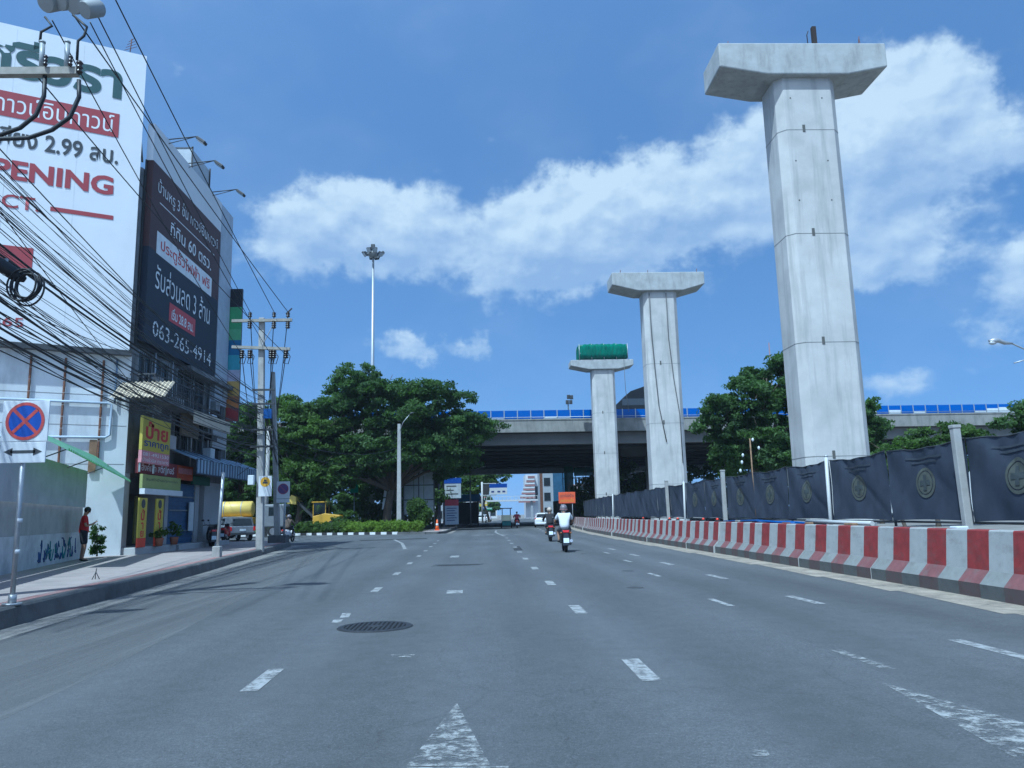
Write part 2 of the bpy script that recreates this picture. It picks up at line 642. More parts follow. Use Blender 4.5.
def worn_paint(name, col, keep=0.55, scale=9.0, soft=0.12):
    """road paint with real holes in it: transparent where it has worn away"""
    mt = bpy.data.materials.new(name)
    mt.use_nodes = True
    nt = mt.node_tree
    L = nt.links.new
    bs = nt.nodes['Principled BSDF']
    bs.inputs['Roughness'].default_value = 0.75
    geo = nt.nodes.new('ShaderNodeNewGeometry')
    n = nt.nodes.new('ShaderNodeTexNoise')
    n.inputs['Scale'].default_value = scale
    n.inputs['Detail'].default_value = 9
    n.inputs['Roughness'].default_value = 0.75
    L(geo.outputs['Position'], n.inputs['Vector'])
    r = nt.nodes.new('ShaderNodeMapRange')
    L(n.outputs[0], r.inputs[0])
    r.inputs[1].default_value = 1 - keep - soft / 2
    r.inputs[2].default_value = 1 - keep + soft / 2
    L(r.outputs[0], bs.inputs['Alpha'])
    n2 = nt.nodes.new('ShaderNodeTexNoise')
    n2.inputs['Scale'].default_value = 40
    L(geo.outputs['Position'], n2.inputs['Vector'])
    m_ = nt.nodes.new('ShaderNodeMix')
    m_.data_type = 'RGBA'
    L(n2.outputs[0], m_.inputs[0])
    m_.inputs[6].default_value = tuple(c * 0.75 for c in col) + (1,)
    m_.inputs[7].default_value = tuple(min(1, c * 1.15) for c in col) + (1,)
    L(m_.outputs[2], bs.inputs['Base Color'])
    return mt


def text_part(body, parent, origin, xdir, zdir, width, height, material, name='lettering', bold=0.0, local=False):
    """flat lettering fitted into width x height, lower-left corner at origin"""
    cu = bpy.data.curves.new('lettering_curve', 'FONT')
    cu.body = body
    cu.offset = bold
    cu.resolution_u = 3
    o = bpy.data.objects.new('lettering_tmp', cu)
    COL.objects.link(o)
    dg = bpy.context.evaluated_depsgraph_get()
    me = bpy.data.meshes.new_from_object(o.evaluated_get(dg))
    bpy.data.objects.remove(o)
    co = np.empty(len(me.vertices) * 3)
    me.vertices.foreach_get('co', co)
    co = co.reshape(-1, 3)
    lo, hi = co.min(0), co.max(0)
    s = (co - lo) / np.maximum(hi - lo, 1e-6)
    ox, xd, zd = np.array(origin), np.array(xdir, float), np.array(zdir, float)
    P = ox + np.outer(s[:, 0] * width, xd) + np.outer(s[:, 1] * height, zd)
    if not local:
        inv = np.array(wm(parent).inverted())
        P = P @ inv[:3, :3].T + inv[:3, 3]
    me.vertices.foreach_set('co', P.astype(np.float32).ravel())
    me.materials.clear()
    me.materials.append(material)
    me.update()
    t = bpy.data.objects.new(name, me)
    t.parent = parent
    CHILD.setdefault(parent.name, []).append(t)
    COL.objects.link(t)
    return t


def skin_mesh(joints, edges, radii, sub=2):
    """one continuous surface grown over a skeleton; returns verts, faces"""
    me = bpy.data.meshes.new('skin_tmp')
    me.from_pydata(joints, edges, [])
    o = bpy.data.objects.new('skin_tmp', me)
    COL.objects.link(o)
    md = o.modifiers.new('skin', 'SKIN')
    md.use_smooth_shade = True
    for i, r in enumerate(radii):
        rr = r if isinstance(r, (tuple, list)) else (r, r)
        me.skin_vertices[0].data[i].radius = rr
        me.skin_vertices[0].data[i].use_root = (i == 0)
    if sub:
        sb = o.modifiers.new('sub', 'SUBSURF')
        sb.levels = sub
        sb.render_levels = sub
    dg = bpy.context.evaluated_depsgraph_get()
    out = bpy.data.meshes.new_from_object(o.evaluated_get(dg))
    vs = [tuple(v.co) for v in out.vertices]
    fs = [tuple(p.vertices) for p in out.polygons]
    bpy.data.objects.remove(o)
    return vs, fs


# ------------------------------------------------------------------ shared materials
ASPH = road_mat('asphalt', (0.095, 0.098, 0.101))
DIRT = mat('dusty ground', (0.20, 0.185, 0.165), 0.95, var=0.25, scale=0.6, bump=0.4, bscale=12)
PAVE = mat('pavement concrete', (0.31, 0.265, 0.245), 0.9, var=0.14, scale=1.4, bump=0.2, bscale=30, dark=(0.19, 0.18, 0.17), dark_amt=0.55, dark_scale=1.2)
KERB = mat('kerb concrete', (0.11, 0.11, 0.108), 0.9, var=0.25, scale=3, bump=0.4, bscale=25, dark=(0.06, 0.06, 0.06), dark_amt=0.8, dark_scale=1.6)
KERB_RED = mat('faded red paint', (0.26, 0.14, 0.13), 0.85, var=0.2, scale=6, dark=(0.3, 0.28, 0.26), dark_amt=0.8, dark_scale=4)
CONC = mat('pier concrete', (0.475, 0.46, 0.435), 0.85, var=0.19, scale=0.55, bump=0.12, bscale=18,
           dark=(0.25, 0.245, 0.23), dark_amt=0.75, dark_scale=2.2, dark_stretch=(1.0, 1.0, 0.07), dark_lo=0.5)
CONC_CAP = mat('cap concrete', (0.37, 0.375, 0.365), 0.88, var=0.16, scale=1.6, bump=0.2, bscale=14,
               dark=(0.2, 0.2, 0.19), dark_amt=0.6, dark_scale=2.2, dark_stretch=(1.6, 1.6, 0.35), dark_lo=0.5)
CONC_OLD = mat('weathered deck concrete', (0.24, 0.235, 0.215), 0.9, var=0.2, scale=0.8, bump=0.2, bscale=8,
               dark=(0.11, 0.11, 0.10), dark_amt=0.75, dark_scale=1.1, dark_stretch=(1.2, 1.2, 0.25), dark_lo=0.48)
BOUNCE_PALE = mat('bounce lit pale concrete', (0.55, 0.55, 0.54), 0.85, var=0.12)  # bounce light on the far beam put into a paler colour
SHADE_CONC = mat('shade dark soffit concrete', (0.05, 0.05, 0.05), 0.95, var=0.2, scale=0.5)  # shade under the deck put into the concrete colour
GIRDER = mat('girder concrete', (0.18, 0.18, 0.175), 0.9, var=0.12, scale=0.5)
JOINT = mat('dark joint line', (0.2, 0.2, 0.19), 0.95)  # darker grey for joint lines
RUST = mat('rusty steel', (0.13, 0.06, 0.035), 0.85, var=0.4, scale=8)
PAINT = worn_paint('worn road paint', (0.32, 0.32, 0.315), 0.565, 7.0, 0.22)
PAINT_OLD = worn_paint('very worn road paint', (0.33, 0.33, 0.32), 0.47, 8.0, 0.14)
PAINT_EDGE = worn_paint('dusty edge strip', (0.40, 0.345, 0.27), 0.60, 1.7, 0.5)
DUST = worn_paint('gutter dust', (0.33, 0.31, 0.28), 0.5, 1.1, 0.6)
BLUE_PANEL = mat('blue plastic panel', (0.010, 0.085, 0.38), 0.35, var=0.12, scale=2)
WHITE_PANEL = mat('white painted sheet', (0.62, 0.65, 0.67), 0.5, var=0.08, scale=2)
RED_P = mat('red barrier paint', (0.215, 0.027, 0.026), 0.75, var=0.25, scale=5, dark=(0.12, 0.06, 0.055), dark_amt=0.7, dark_scale=3, dark_stretch=(1, 1, 2.0), bump=0.15)
WHITE_P = mat('white barrier paint', (0.36, 0.36, 0.345), 0.7, var=0.08, scale=4, dark=(0.21, 0.20, 0.185), dark_amt=0.75, dark_scale=3.5, dark_stretch=(1, 1, 1.6), bump=0.15)
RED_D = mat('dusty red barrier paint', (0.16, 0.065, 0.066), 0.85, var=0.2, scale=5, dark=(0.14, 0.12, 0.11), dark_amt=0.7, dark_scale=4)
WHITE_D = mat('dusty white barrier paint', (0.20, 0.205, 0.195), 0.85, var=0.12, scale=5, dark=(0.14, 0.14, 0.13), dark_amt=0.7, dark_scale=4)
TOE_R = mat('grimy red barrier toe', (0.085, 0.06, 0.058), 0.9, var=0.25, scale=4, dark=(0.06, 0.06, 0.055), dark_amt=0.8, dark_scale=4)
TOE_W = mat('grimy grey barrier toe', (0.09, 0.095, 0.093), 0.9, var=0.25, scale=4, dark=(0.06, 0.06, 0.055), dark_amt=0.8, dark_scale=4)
POLE_C = mat('pole concrete', (0.36, 0.35, 0.33), 0.9, var=0.15, scale=4, dark=(0.2, 0.19, 0.18), dark_amt=0.6, dark_scale=3, dark_stretch=(1, 1, 0.15))
GALV = mat('galvanised steel', (0.42, 0.43, 0.44), 0.45, metal=0.6, var=0.1, scale=6)
WHITE_PIPE = mat('white painted pipe', (0.48, 0.48, 0.47), 0.5, var=0.06)
BLACK = mat('black rubber', (0.018, 0.018, 0.02), 0.6, var=0.2)
DARKSTEEL = mat('dark steel', (0.06, 0.062, 0.065), 0.5, metal=0.3, var=0.2)
CLOTH_NAVY = mat('navy mesh cloth', (0.048, 0.057, 0.080), 0.85, var=0.22, scale=1.5, bump=0.1, bscale=60, spec=0.25)
EMBLEM = mat('faded olive print', (0.082, 0.088, 0.074), 0.85, var=0.2, scale=9)
EMBLEM_D = mat('dark green print', (0.046, 0.056, 0.058), 0.85, var=0.2, scale=9)
FAINT = mat('faint grey print', (0.046, 0.054, 0.071), 0.85)
NET_G = mat('green safety net', (0.025, 0.16, 0.10), 0.95, var=0.3, scale=3.5, stretch=(1, 1, 0.3), alpha=0.82, spec=0.1, dark=(0.01, 0.08, 0.05), dark_amt=0.6, dark_scale=1.2)
PIPE_BLUE = mat('blue pvc pipe', (0.012, 0.07, 0.27), 0.4, var=0.15)
ORANGE = mat('orange plastic', (0.75, 0.13, 0.02), 0.5, var=0.1)
TAIL_RED = mat('red lamp plastic', (0.55, 0.01, 0.01), 0.25, coat=0.5)
WOOD = mat('weathered timber', (0.22, 0.14, 0.08), 0.9, var=0.3, scale=5)

# ------------------------------------------------------------------ ground, road, pavement
g = MB()
g.add([(-1500, -600, -0.02), (1500, -600, -0.02), (1500, 3000, -0.02), (-1500, 3000, -0.02)], [(0, 1, 2, 3)])
tag(g.build('ground', DIRT), kind='structure')

KB = [(-5.6, -12), (-5.85, 2), (-6.25, 7.5), (-6.64, 11.3), (-6.88, 13.4), (-7.12, 16.1), (-7.95, 23.7), (-8.35, 26.7), (-9.0, 32.5), (-9.9, 40.0), (-10.35, 43.0),
      (-11.1, 44.8), (-12.4, 45.8), (-14.5, 46.3), (-24, 46.9), (-44, 48.0)]


def zs(y):
    return 0.27 if y < 18 else (0.23 if y > 33 else 0.27 - 0.04 * (y - 18) / 15)


ROAD = [(-5.2, -12), (9.3, -12), (9.0, 20), (9.0, 62), (10.6, 85), (12.2, 130), (19, 200), (34, 330), (28, 332), (4.5, 210), (-1.5, 132), (-2.4, 86),
        (-2.6, 64), (-8, 67), (-20, 73), (-60, 75), (-60, 45), (-9.5, 45), (-9.5, 40), (-7.6, 25), (-6.2, 12)]
rd = MB()
rd.add([(x, y, 0.0) for x, y in ROAD], [tuple(range(len(ROAD)))])
tag(rd.build('road', ASPH), kind='structure')

# kerb with a real step, red painted inner lip, pavement behind
kb, lip, pv = MB(), MB(), MB()
n_ = len(KB)


def off(pts, d):
    out = []
    for i, p in enumerate(pts):
        a = Vector(pts[max(i - 1, 0)])
        b = Vector(pts[min(i + 1, len(pts) - 1)])
        t = (b - a).normalized()
        out.append((p[0] - t.y * d, p[1] + t.x * d))
    return out


K1, K2, K3 = off(KB, 0.05), off(KB, 0.26), off(KB, 0.48)
for i in range(n_ - 1):
    z0, z1 = zs(KB[i][1]), zs(KB[i + 1][1])
    b = len(kb.v)
    kb.add([(*KB[i], -0.05), (*KB[i + 1], -0.05), (*K1[i], z0 - 0.03), (*K1[i + 1], z1 - 0.03), (*off(KB, 0.08)[i], z0), (*off(KB, 0.08)[i + 1], z1),
            (*K2[i], z0), (*K2[i + 1], z1)], [(0, 1, 3, 2), (2, 3, 5, 4), (4, 5, 7, 6)])
    lip.add([(*K2[i], z0 + 0.004), (*K2[i + 1], z1 + 0.004), (*K3[i], z0 + 0.004), (*K3[i + 1], z1 + 0.004)], [(0, 1, 3, 2)])
tag(kb.build('kerb', KERB), kind='structure')
tag(lip.build('kerb_red_strip', KERB_RED), kind='structure')
inner = [(-22, 48), (-22, 47), (-22, 46.5), (-20, 44), (-20, 42)]
for i in range(n_ - 1):
    z0, z1 = zs(KB[i][1]), zs(KB[i + 1][1])
    xa, xb = (-26, -26) if KB[i][1] < 43.2 else (K2[i][0], K2[i + 1][0])
    if KB[i][1] < 42.9:
        pv.add([(*K2[i], z0), (*K2[i + 1], z1), (xa, K2[i][1], z0), (xb, K2[i + 1][1], z1)], [(0, 1, 3, 2)])
pv.add([(*K2[10], 0.23), *[(*K2[i], 0.23) for i in range(11, n_)], (-44, K2[10][1], 0.23)], [tuple(range(n_ - 10 + 1))])
tag(pv.build('pavement', PAVE), kind='structure')

# dusty gutter strips
du = MB()
for i in range(n_ - 6):
    a, b = off(KB, -0.02), off(KB, -0.5)
    du.add([(*a[i], 0.004), (*a[i + 1], 0.004), (*b[i], 0.004), (*b[i + 1], 0.004)], [(0, 1, 3, 2)])
tag(du.build('gutter_dust', DUST), kind='structure')


def bar_x(y):
    P = [(-5, 7.1), (5, 7.25), (10.5, 7.38), (14, 7.5), (20, 7.55), (38, 7.56), (52, 7.7), (62, 8.0), (80, 9.0), (100, 10.1)]
    for (a, xa), (b, xb) in zip(P, P[1:]):
        if y <= b:
            return xa + (xb - xa) * (y - a) / (b - a)
    return P[-1][1]


ed = MB()
yy = [-5, 0, 4, 7, 10, 13, 16, 20, 26, 32, 40, 50, 60, 70, 80]
for a, b in zip(yy, yy[1:]):
    ed.add([(bar_x(a) - 0.75, a, 0.004), (bar_x(b) - 0.6, b, 0.004), (bar_x(b) + 0.1, b, 0.004), (bar_x(a) + 0.1, a, 0.004)], [(0, 1, 2, 3)])
tag(ed.build('dusty_road_edge', PAINT_EDGE), kind='structure')

# painted markings
mk, mo = MB(), MB()


def dash(b, x0, y0, x1, y1, w):
    d = Vector((x1 - x0, y1 - y0))
    t = Vector((-d.y, d.x)).normalized() * w / 2
    b.add([(x0 + t.x, y0 + t.y, 0.004), (x0 - t.x, y0 - t.y, 0.004), (x1 - t.x, y1 - t.y, 0.004), (x1 + t.x, y1 + t.y, 0.004)], [(0, 1, 2, 3)])


for k in range(10):
    y0 = 6.75 + 4.5 * k
    xa = 1.42 - 0.0045 * y0 if y0 < 24 else 1.33 + 0.004 * (y0 - 24)
    dash(mk, xa, y0, xa, y0 + 1.0, 0.17)
for k in range(10):
    y0 = 6.85 + 4.25 * k
    if k == 1:
        dash(mk, -2.02, 11.0, -2.05, 11.35, 0.13)
        dash(mk, -2.0, 11.55, -2.06, 12.1, 0.13)
        continue
    dash(mk, -1.94 - 0.016 * y0 + 0.08, y0, -1.94 - 0.016 * (y0 + 0.95) + 0.08, y0 + 0.95, 0.15)
for y0 in (2.4, 7.1, 11.55, 16.1, 20.6, 25.1, 29.6):
    dash(mk, 4.93, y0, 4.9, y0 + 1.15, 0.15)
for y0, x in ((6.9, 3.5), (11.6, 3.62), (17.1, 3.8), (22.2, 4.15), (27, 4.3)):
    dash(mk if y0 > 8 else mo, x, y0, x - 0.03, y0 + 1.0, 0.11)
dash(mk, -0.54, 14.6, -0.55, 15.2, 0.3)
dash(mk, -1.0, 27.0, -1.0, 28.2, 0.3)
mo.add([(-0.22, 6.2, 0.004), (-0.46, 4.72, 0.004), (0.02, 4.68, 0.004)], [(0, 1, 2)])
mo.add([(-0.48, 4.6, 0.004), (0.12, 4.6, 0.004), (0.12, 4.66, 0.004), (-0.48, 4.7, 0.004)], [(0, 1, 2, 3)])
mo.add([(-0.95, 8.25, 0.004), (-0.75, 8.2, 0.004), (-0.72, 8.35, 0.004), (-0.97, 8.4, 0.004)], [(0, 1, 2, 3)])
mo.add([(3.17, 6.42, 0.004), (2.93, 4.5, 0.004), (3.62, 4.5, 0.004), (3.42, 5.3, 0.004)], [(0, 1, 2, 3)])
mo.add([(1.52, 4.68, 0.004), (1.62, 4.66, 0.004), (1.64, 4.78, 0.004), (1.54, 4.8, 0.004)], [(0, 1, 2, 3)])
for pts in ([(-3.45, 35.0), (-3.8, 38), (-4.4, 43), (-5.6, 50)], [(1.4, 52), (1.15, 58), (1.0, 64), (1.2, 72)]):
    for a, b in zip(pts, pts[1:]):
        dash(mk, *a, *b, 0.16)
for y0 in (58, 64, 70, 76, 84, 92, 102, 112):
    dash(mk, 4.6 + (y0 - 55) * 0.035, y0, 4.6 + (y0 - 53) * 0.035, y0 + 2, 0.18)
for k in range(7):
    dash(mk, -0.6 + 0.5 * k, 56.0, -0.4 + 0.5 * k, 56.6, 0.6) if k % 2 == 0 else None
tag(mk.build('lane_marking', PAINT, fix=False), kind='structure')
tag(mo.build('arrow_marking', PAINT_OLD, fix=False), kind='structure')

# tar patches
tp = MB()
TAR = worn_paint('old tar patch', (0.035, 0.035, 0.038), 0.52, 1.3, 0.35)
for pts in ([(-1.5, 22.5), (-0.2, 22.6), (0.1, 23.2), (-1.4, 23.3)], [(1.2, 31), (1.55, 31), (1.6, 35), (1.3, 35.2)], [(-7.5, 49), (-3.5, 50), (-3.7, 52), (-8, 51)]):
    tp.add([(x, y, 0.0025) for x, y in pts], [tuple(range(len(pts)))])
tag(tp.build('tar_patch', TAR, fix=False), kind='structure')

# polished, paler strip where buses pull in along the left kerb, and long seams between paving lanes
STREAK = worn_paint('polished asphalt streaks', (0.165, 0.165, 0.163), 0.47, 1.6, 0.5)
mpn = STREAK.node_tree
mp_ = mpn.nodes.new('ShaderNodeMapping')
mp_.inputs['Rotation'].default_value = (0, 0, R(-6))
mp_.inputs['Scale'].default_value = (2.2, 0.05, 1)
geo_ = [n for n in mpn.nodes if n.bl_idname == 'ShaderNodeNewGeometry'][0]
nz_ = [n for n in mpn.nodes if n.bl_idname == 'ShaderNodeTexNoise'][0]
mpn.links.new(geo_.outputs['Position'], mp_.inputs[0])
mpn.links.new(mp_.outputs[0], nz_.inputs['Vector'])
ws_ = MB()
a, b_ = off(KB, -0.35), off(KB, -2.6)
for i in range(10):
    ws_.add([(*a[i], 0.0015), (*a[i + 1], 0.0015), (*b_[i + 1], 0.0015), (*b_[i], 0.0015)], [(0, 1, 2, 3)])
tag(ws_.build('polished_strip', STREAK, fix=False), kind='structure')
OIL = worn_paint('oil drip stain', (0.07, 0.07, 0.072), 0.42, 3.0, 0.6)
oil = MB()
ro = random.Random(17)
for k in range(10):
    x, y = ro.choice((-3.6, -0.3, 3.0, 5.9)) + ro.uniform(-0.5, 0.5), ro.uniform(13, 48)
    rr = ro.uniform(0.06, 0.18)
    oil.add([(x + rr * math.cos(2 * math.pi * i / 14) * ro.uniform(0.7, 1.1), y + 1.6 * rr * math.sin(2 * math.pi * i / 14) * ro.uniform(0.7, 1.1), 0.002) for i in range(14)], [tuple(range(14))])
tag(oil.build('oil_stain', OIL, fix=False), kind='structure')

# manhole cover
IRON = mat('worn cast iron', (0.035, 0.035, 0.038), 0.55, metal=0.4, var=0.3, scale=14)
mh = empty('manhole_cover', (-1.42, 10.5, 0.0), 'round dark cast iron grating in the road behind the worn arrow', 'manhole cover')
b = MB()
for r0, r1, z in ((0.40, 0.47, 0.014),):
    N = 40
    vs = []
    for r, zz in ((r0, 0.004), (r0, z), (r1, z), (r1 + 0.02, 0.002)):
        vs += [(r * math.cos(2 * math.pi * i / N), r * math.sin(2 * math.pi * i / N), zz) for i in range(N)]
    fs = [(j * N + i, j * N + (i + 1) % N, (j + 1) * N + (i + 1) % N, (j + 1) * N + i) for j in range(3) for i in range(N)]
    b.add(vs, fs)
b.build('rim', IRON, mh, local=True)
b = MB()
PIT = mat('black void under grating', (0.004, 0.004, 0.004), 1.0)
b.tube([(0, 0, 0.003), (0, 0, 0.005)], 0.405, 40)
b.build('drain_hole', PIT, mh, local=True)
b = MB()
for i in range(-6, 7):
    x = i * 0.06
    h = math.sqrt(0.40 ** 2 - x * x)
    b.box((x - 0.014, -h, 0.006), (x + 0.014, h, 0.014))
for i in range(-4, 5):
    y = i * 0.088
    h = math.sqrt(0.40 ** 2 - y * y)
    b.box((-h, y - 0.012, 0.006), (h, y + 0.012, 0.0125))
b.tube([(0, 0, 0.006), (0, 0, 0.016)], 0.1, 24)
b.build('grating', IRON, mh, local=True)

# ------------------------------------------------------------------ three bare viaduct piers


TIE = mat('tie hole', (0.10, 0.098, 0.09), 0.9)


def pier(name_label, y0, ztop, zcap, zend, zmid, depth=1.75):
    root = empty('viaduct_pier', (12.75, y0 + 1, 0), name_label, 'bridge pier', 'unfinished viaduct piers')
    x0, x1, c = 11.70, 14.12, 0.27
    b = MB()
    poly = [(x0 + c, y0), (x1 - c, y0), (x1, y0 + c), (x1, y0 + depth - c), (x1 - c, y0 + depth), (x0 + c, y0 + depth), (x0, y0 + depth - c), (x0, y0 + c)]
    b.prism(poly, -0.2, ztop + 0.4)
    col_ = b.build('column', CONC, root, bevel=0.02)
    z = 3.2
    jz = []
    while z < ztop - 1.0:
        jz.append(z)
        z += 4.2
    e = 0.006
    big = [(x0 + c - e, y0 - e), (x1 - c + e, y0 - e), (x1 + e, y0 + c - e), (x1 + e, y0 + depth - c + e), (x1 - c + e, y0 + depth + e), (x0 + c - e, y0 + depth + e), (x0 - e, y0 + depth - c + e), (x0 - e, y0 + c - e)]
    for k, z in enumerate(jz):
        MB().prism(big, z - 0.01, z + 0.01).build('pour_joint', JOINT, col_)
        MB().box((12.6, y0 - 0.02, z - 0.08), (12.7, y0 + 0.05, z + 0.2)).build('formwork_tie', TIE, col_)
        for zz in ((z + 1.3, z + 2.9) if y0 < 30 and k in (2, 3) else ()):
            for xx in (12.2, 13.45):
                MB().box((xx, y0 - 0.008, zz), (xx + 0.05, y0 + 0.05, zz + 0.05)).build('tie_hole', TIE, col_)
    yc = y0 + depth / 2
    ya, yb = yc - 1.15, yc + 0.95
    b = MB()
    prof = [(9.45, zend), (11.3, zmid), (14.5, zmid), (16.08, zend), (16.08, zcap), (9.45, zcap)]
    b.extrude([(x, ya, z) for x, z in prof], (0, yb - ya, 0))
    cap_ = b.build('pier_cap', CONC_CAP, root, bevel=0.05)
    for xx in (12.0, 13.2):
        MB().box((xx, ya + 0.5, zcap - 0.01), (xx + 0.35, yb - 0.5, zcap + 0.12)).build('bearing_plinth', CONC_CAP, cap_)
    return root


P1 = pier('nearest bare concrete pier, tallest in the photo, with a rusty stub on its cap', 27.46, 17.95, 19.3, 18.3, 17.98)
P2 = pier('middle bare concrete pier with a blank cap and dark ropes down its face', 53.0, 16.75, 18.2, 17.3, 16.85)
P3 = pier('farthest bare concrete pier, carrying a green net on its cap', 79.6, 16.15, 17.2, 16.6, 16.2)
b = MB()
b.box((13.42, 27.6, 19.28), (13.58, 27.76, 20.3))
b.tube([(13.2, 27.6, 19.28), (13.18, 27.6, 19.9), (13.26, 27.62, 20.1)], 0.02, 5)
b.build('steel_stub', mat('dark rusty stub', (0.03, 0.022, 0.02), 0.9), P1)
b = MB()
for x, l, k in ((15.1, 0.42, 0.08), (15.2, 0.3, -0.03), (9.9, 0.2, 0.02)):
    MB().tube([(x, 27.4, 19.28), (x + k, 27.4, 19.3 + l)], 0.016, 5).build('rebar', RUST, P1)
for x, l, k in ((10.1, 0.25, 0.03), (12.1, 0.22, 0.0), (15.6, 0.3, 0.05)):
    MB().tube([(x, 53.0, 18.18), (x + k, 53.0, 18.2 + l)], 0.025, 5).build('rebar', RUST, P2)
ROPE = mat('grey rope', (0.12, 0.12, 0.12), 0.9)
b = MB()
b.tube([(12.1, 52.96, 16.7), (12.1, 52.94, 14), (12.2, 52.93, 11.5), (12.35, 52.93, 8.6), (12.75, 52.94, 6.1)], 0.035, 6)
b.build('rope', ROPE, P2)
b = MB()
b.tube([(13.3, 52.96, 16.7), (13.3, 52.94, 13.5), (13.5, 52.93, 10.5), (13.78, 52.95, 8.0), (13.8, 52.95, 4.6)], 0.03, 6)
b.build('rope', ROPE, P2)

# green net round the scaffold on the far cap
nt_ = empty('safety_net', (12.9, 80.5, 17.2), 'green debris net wrapped round a scaffold on the farthest pier cap', 'safety net')
b = MB()
secs = []
for k in range(41):
    x = 10.35 + 5.2 * k / 40
    e = 1 - 0.16 * abs(k / 20 - 1) ** 10
    ring = []
    for i in range(28):
        t = 2 * math.pi * i / 28
        cx, cz = math.cos(t), math.sin(t)
        q = (abs(cx) ** 5 + abs(cz) ** 5) ** (-1 / 5)
        ring.append((x, 80.5 + (1.35 + 0.04 * math.sin(k * 1.9 + i)) * e * cx * q, 18.12 + (0.86 + 0.035 * math.sin(k * 1.3 + 2 * i) - 0.05 * abs(math.sin(k * math.pi / 10))) * e * cz * q))
    secs.append(ring)
b.loft(secs, True, True)
b.build('net', NET_G, nt_)
for x in (10.4, 11.7, 13.0, 14.3, 15.5):
    for y in (79.3, 81.8):
        MB().cyl((x, y, 17.2), (x, y, 18.9), 0.035, 6).build('scaffold_tube', GALV, nt_)
for z in (17.9, 18.7):
    for y in (79.3, 81.8):
        MB().cyl((10.4, y, z), (15.5, y, z), 0.03, 6).build('scaffold_tube', GALV, nt_)
b = MB()
b.tube([(15.0, 79.0, 17.1), (15.02, 78.95, 14), (15.25, 78.9, 11.6)], 0.028, 6)
b.build('drop_rope', ROPE, nt_)

# ------------------------------------------------------------------ red and white barrier blocks
ORD = ['first', 'second', 'third', 'fourth', 'fifth', 'sixth', 'seventh', 'eighth', 'ninth', 'tenth', 'eleventh', 'twelfth', 'thirteenth', 'fourteenth',
       'fifteenth', 'sixteenth', 'seventeenth', 'eighteenth', 'nineteenth', 'twentieth', 'twenty-first', 'twenty-second', 'twenty-third', 'twenty-fourth', 'twenty-fifth']
PROF = [(0, 0), (0.0, 0.21), (0.17, 0.40), (0.235, 0.98), (0.25, 1.0), (0.41, 1.0), (0.425, 0.98), (0.49, 0.40), (0.66, 0.21), (0.66, 0)]
STEP = 0.585
MOD = 6 * STEP


def barrier_mesh():
    b = MB()
    g_ = 0.012
    for k in range(6):
        ya, yb = k * STEP + (g_ if k == 0 else 0), (k + 1) * STEP - (g_ if k == 5 else 0)
        red = k % 2 == 0
        for i in range(len(PROF) - 1):
            (xa, za), (xb, zb) = PROF[i], PROF[i + 1]
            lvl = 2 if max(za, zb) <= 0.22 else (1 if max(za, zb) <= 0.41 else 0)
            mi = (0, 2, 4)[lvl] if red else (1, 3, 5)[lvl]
            b.add([(xa, ya, za), (xa, yb, za), (xb, yb, zb), (xb, ya, zb)], [(0, 1, 2, 3)], mi)
    for y in (g_, MOD - g_):
        b.add([(x, y, z) for x, z in PROF], [tuple(range(len(PROF)))], 1)
    return b


proto = None
y = 1.15
nb = 0
PY1 = 0
while y < 78:
    x0, x1 = bar_x(y), bar_x(y + MOD)
    if proto is None:
        proto = barrier_mesh().build('road_barrier', [RED_P, WHITE_P, RED_D, WHITE_D, TOE_R, TOE_W], local=True, fix=False)
        o = proto
    else:
        o = proto.copy()
        COL.objects.link(o)
    o.location = (x0 + 0.028 * math.sin(nb * 2.3), y, 0.0)
    o.rotation_euler = (0, 0, -math.atan2(x1 - x0, MOD) + 0.006 * math.sin(nb * 5.1))
    vis = nb - 1
    lab = 'red and white striped concrete barrier block, %s from the near end of the row' % ORD[max(vis, 0)]
    if nb == 0:
        lab = 'red and white barrier block cut off by the photo edge before the row'
    tag(o, lab, 'road barrier', 'striped barrier blocks along the right road edge')
    nb += 1
    y += MOD
BAR_END = y

# ------------------------------------------------------------------ hoarding: posts and navy cloths


def fx(y):
    return bar_x(y) + 1.3


SPAN = 2.86
cloth_proto = None
ys = [8.05 + SPAN * k for k in range(25)]
rnd = random.Random(5)


def cloth_fn(seed):
    rr = random.Random(seed)
    ph = [rr.uniform(0, 6.28) for _ in range(6)]

    def w(u, v):
        amp = 0.022 * math.sin(math.pi * u)
        q = amp * math.sin(7 * u + 3 * v + ph[0]) + 0.011 * math.sin(13 * u - 6 * v + ph[1]) + 0.05 * math.sin(math.pi * u) * math.sin(math.pi * v) * math.sin(ph[2])
        q += 0.018 * math.exp(-((u - v * 0.8 - 0.1 * math.sin(ph[4])) / 0.06) ** 2) * math.sin(ph[3])
        q += 0.016 * math.exp(-((1 - u - v * 0.7 - 0.1 * math.sin(ph[5])) / 0.05) ** 2) * math.cos(ph[3])
        q += 0.012 * math.sin(40 * u + ph[1]) * (v ** 3)
        return q
    return w


GAP = 0.012


def cloth_pt(w, u, v, out=0.0):
    sag = -0.07 * math.sin(math.pi * u) * v + 0.03 * math.sin(math.pi * u) * (1 - v) + 0.012 * math.sin(18 * u) * v
    return (w(u, v) - out, GAP + u * (SPAN - 2 * GAP), 1.08 + 1.5 * v + sag)


def cloth_mesh(seed):
    w = cloth_fn(seed)
    b = MB()
    nx, nz = 36, 20
    vs = [cloth_pt(w, i / nx, j / nz) for j in range(nz + 1) for i in range(nx + 1)]
    fs = [(j * (nx + 1) + i, j * (nx + 1) + i + 1, (j + 1) * (nx + 1) + i + 1, (j + 1) * (nx + 1) + i) for j in range(nz) for i in range(nx)]
    b.add(vs, fs, 0, True)
    return b


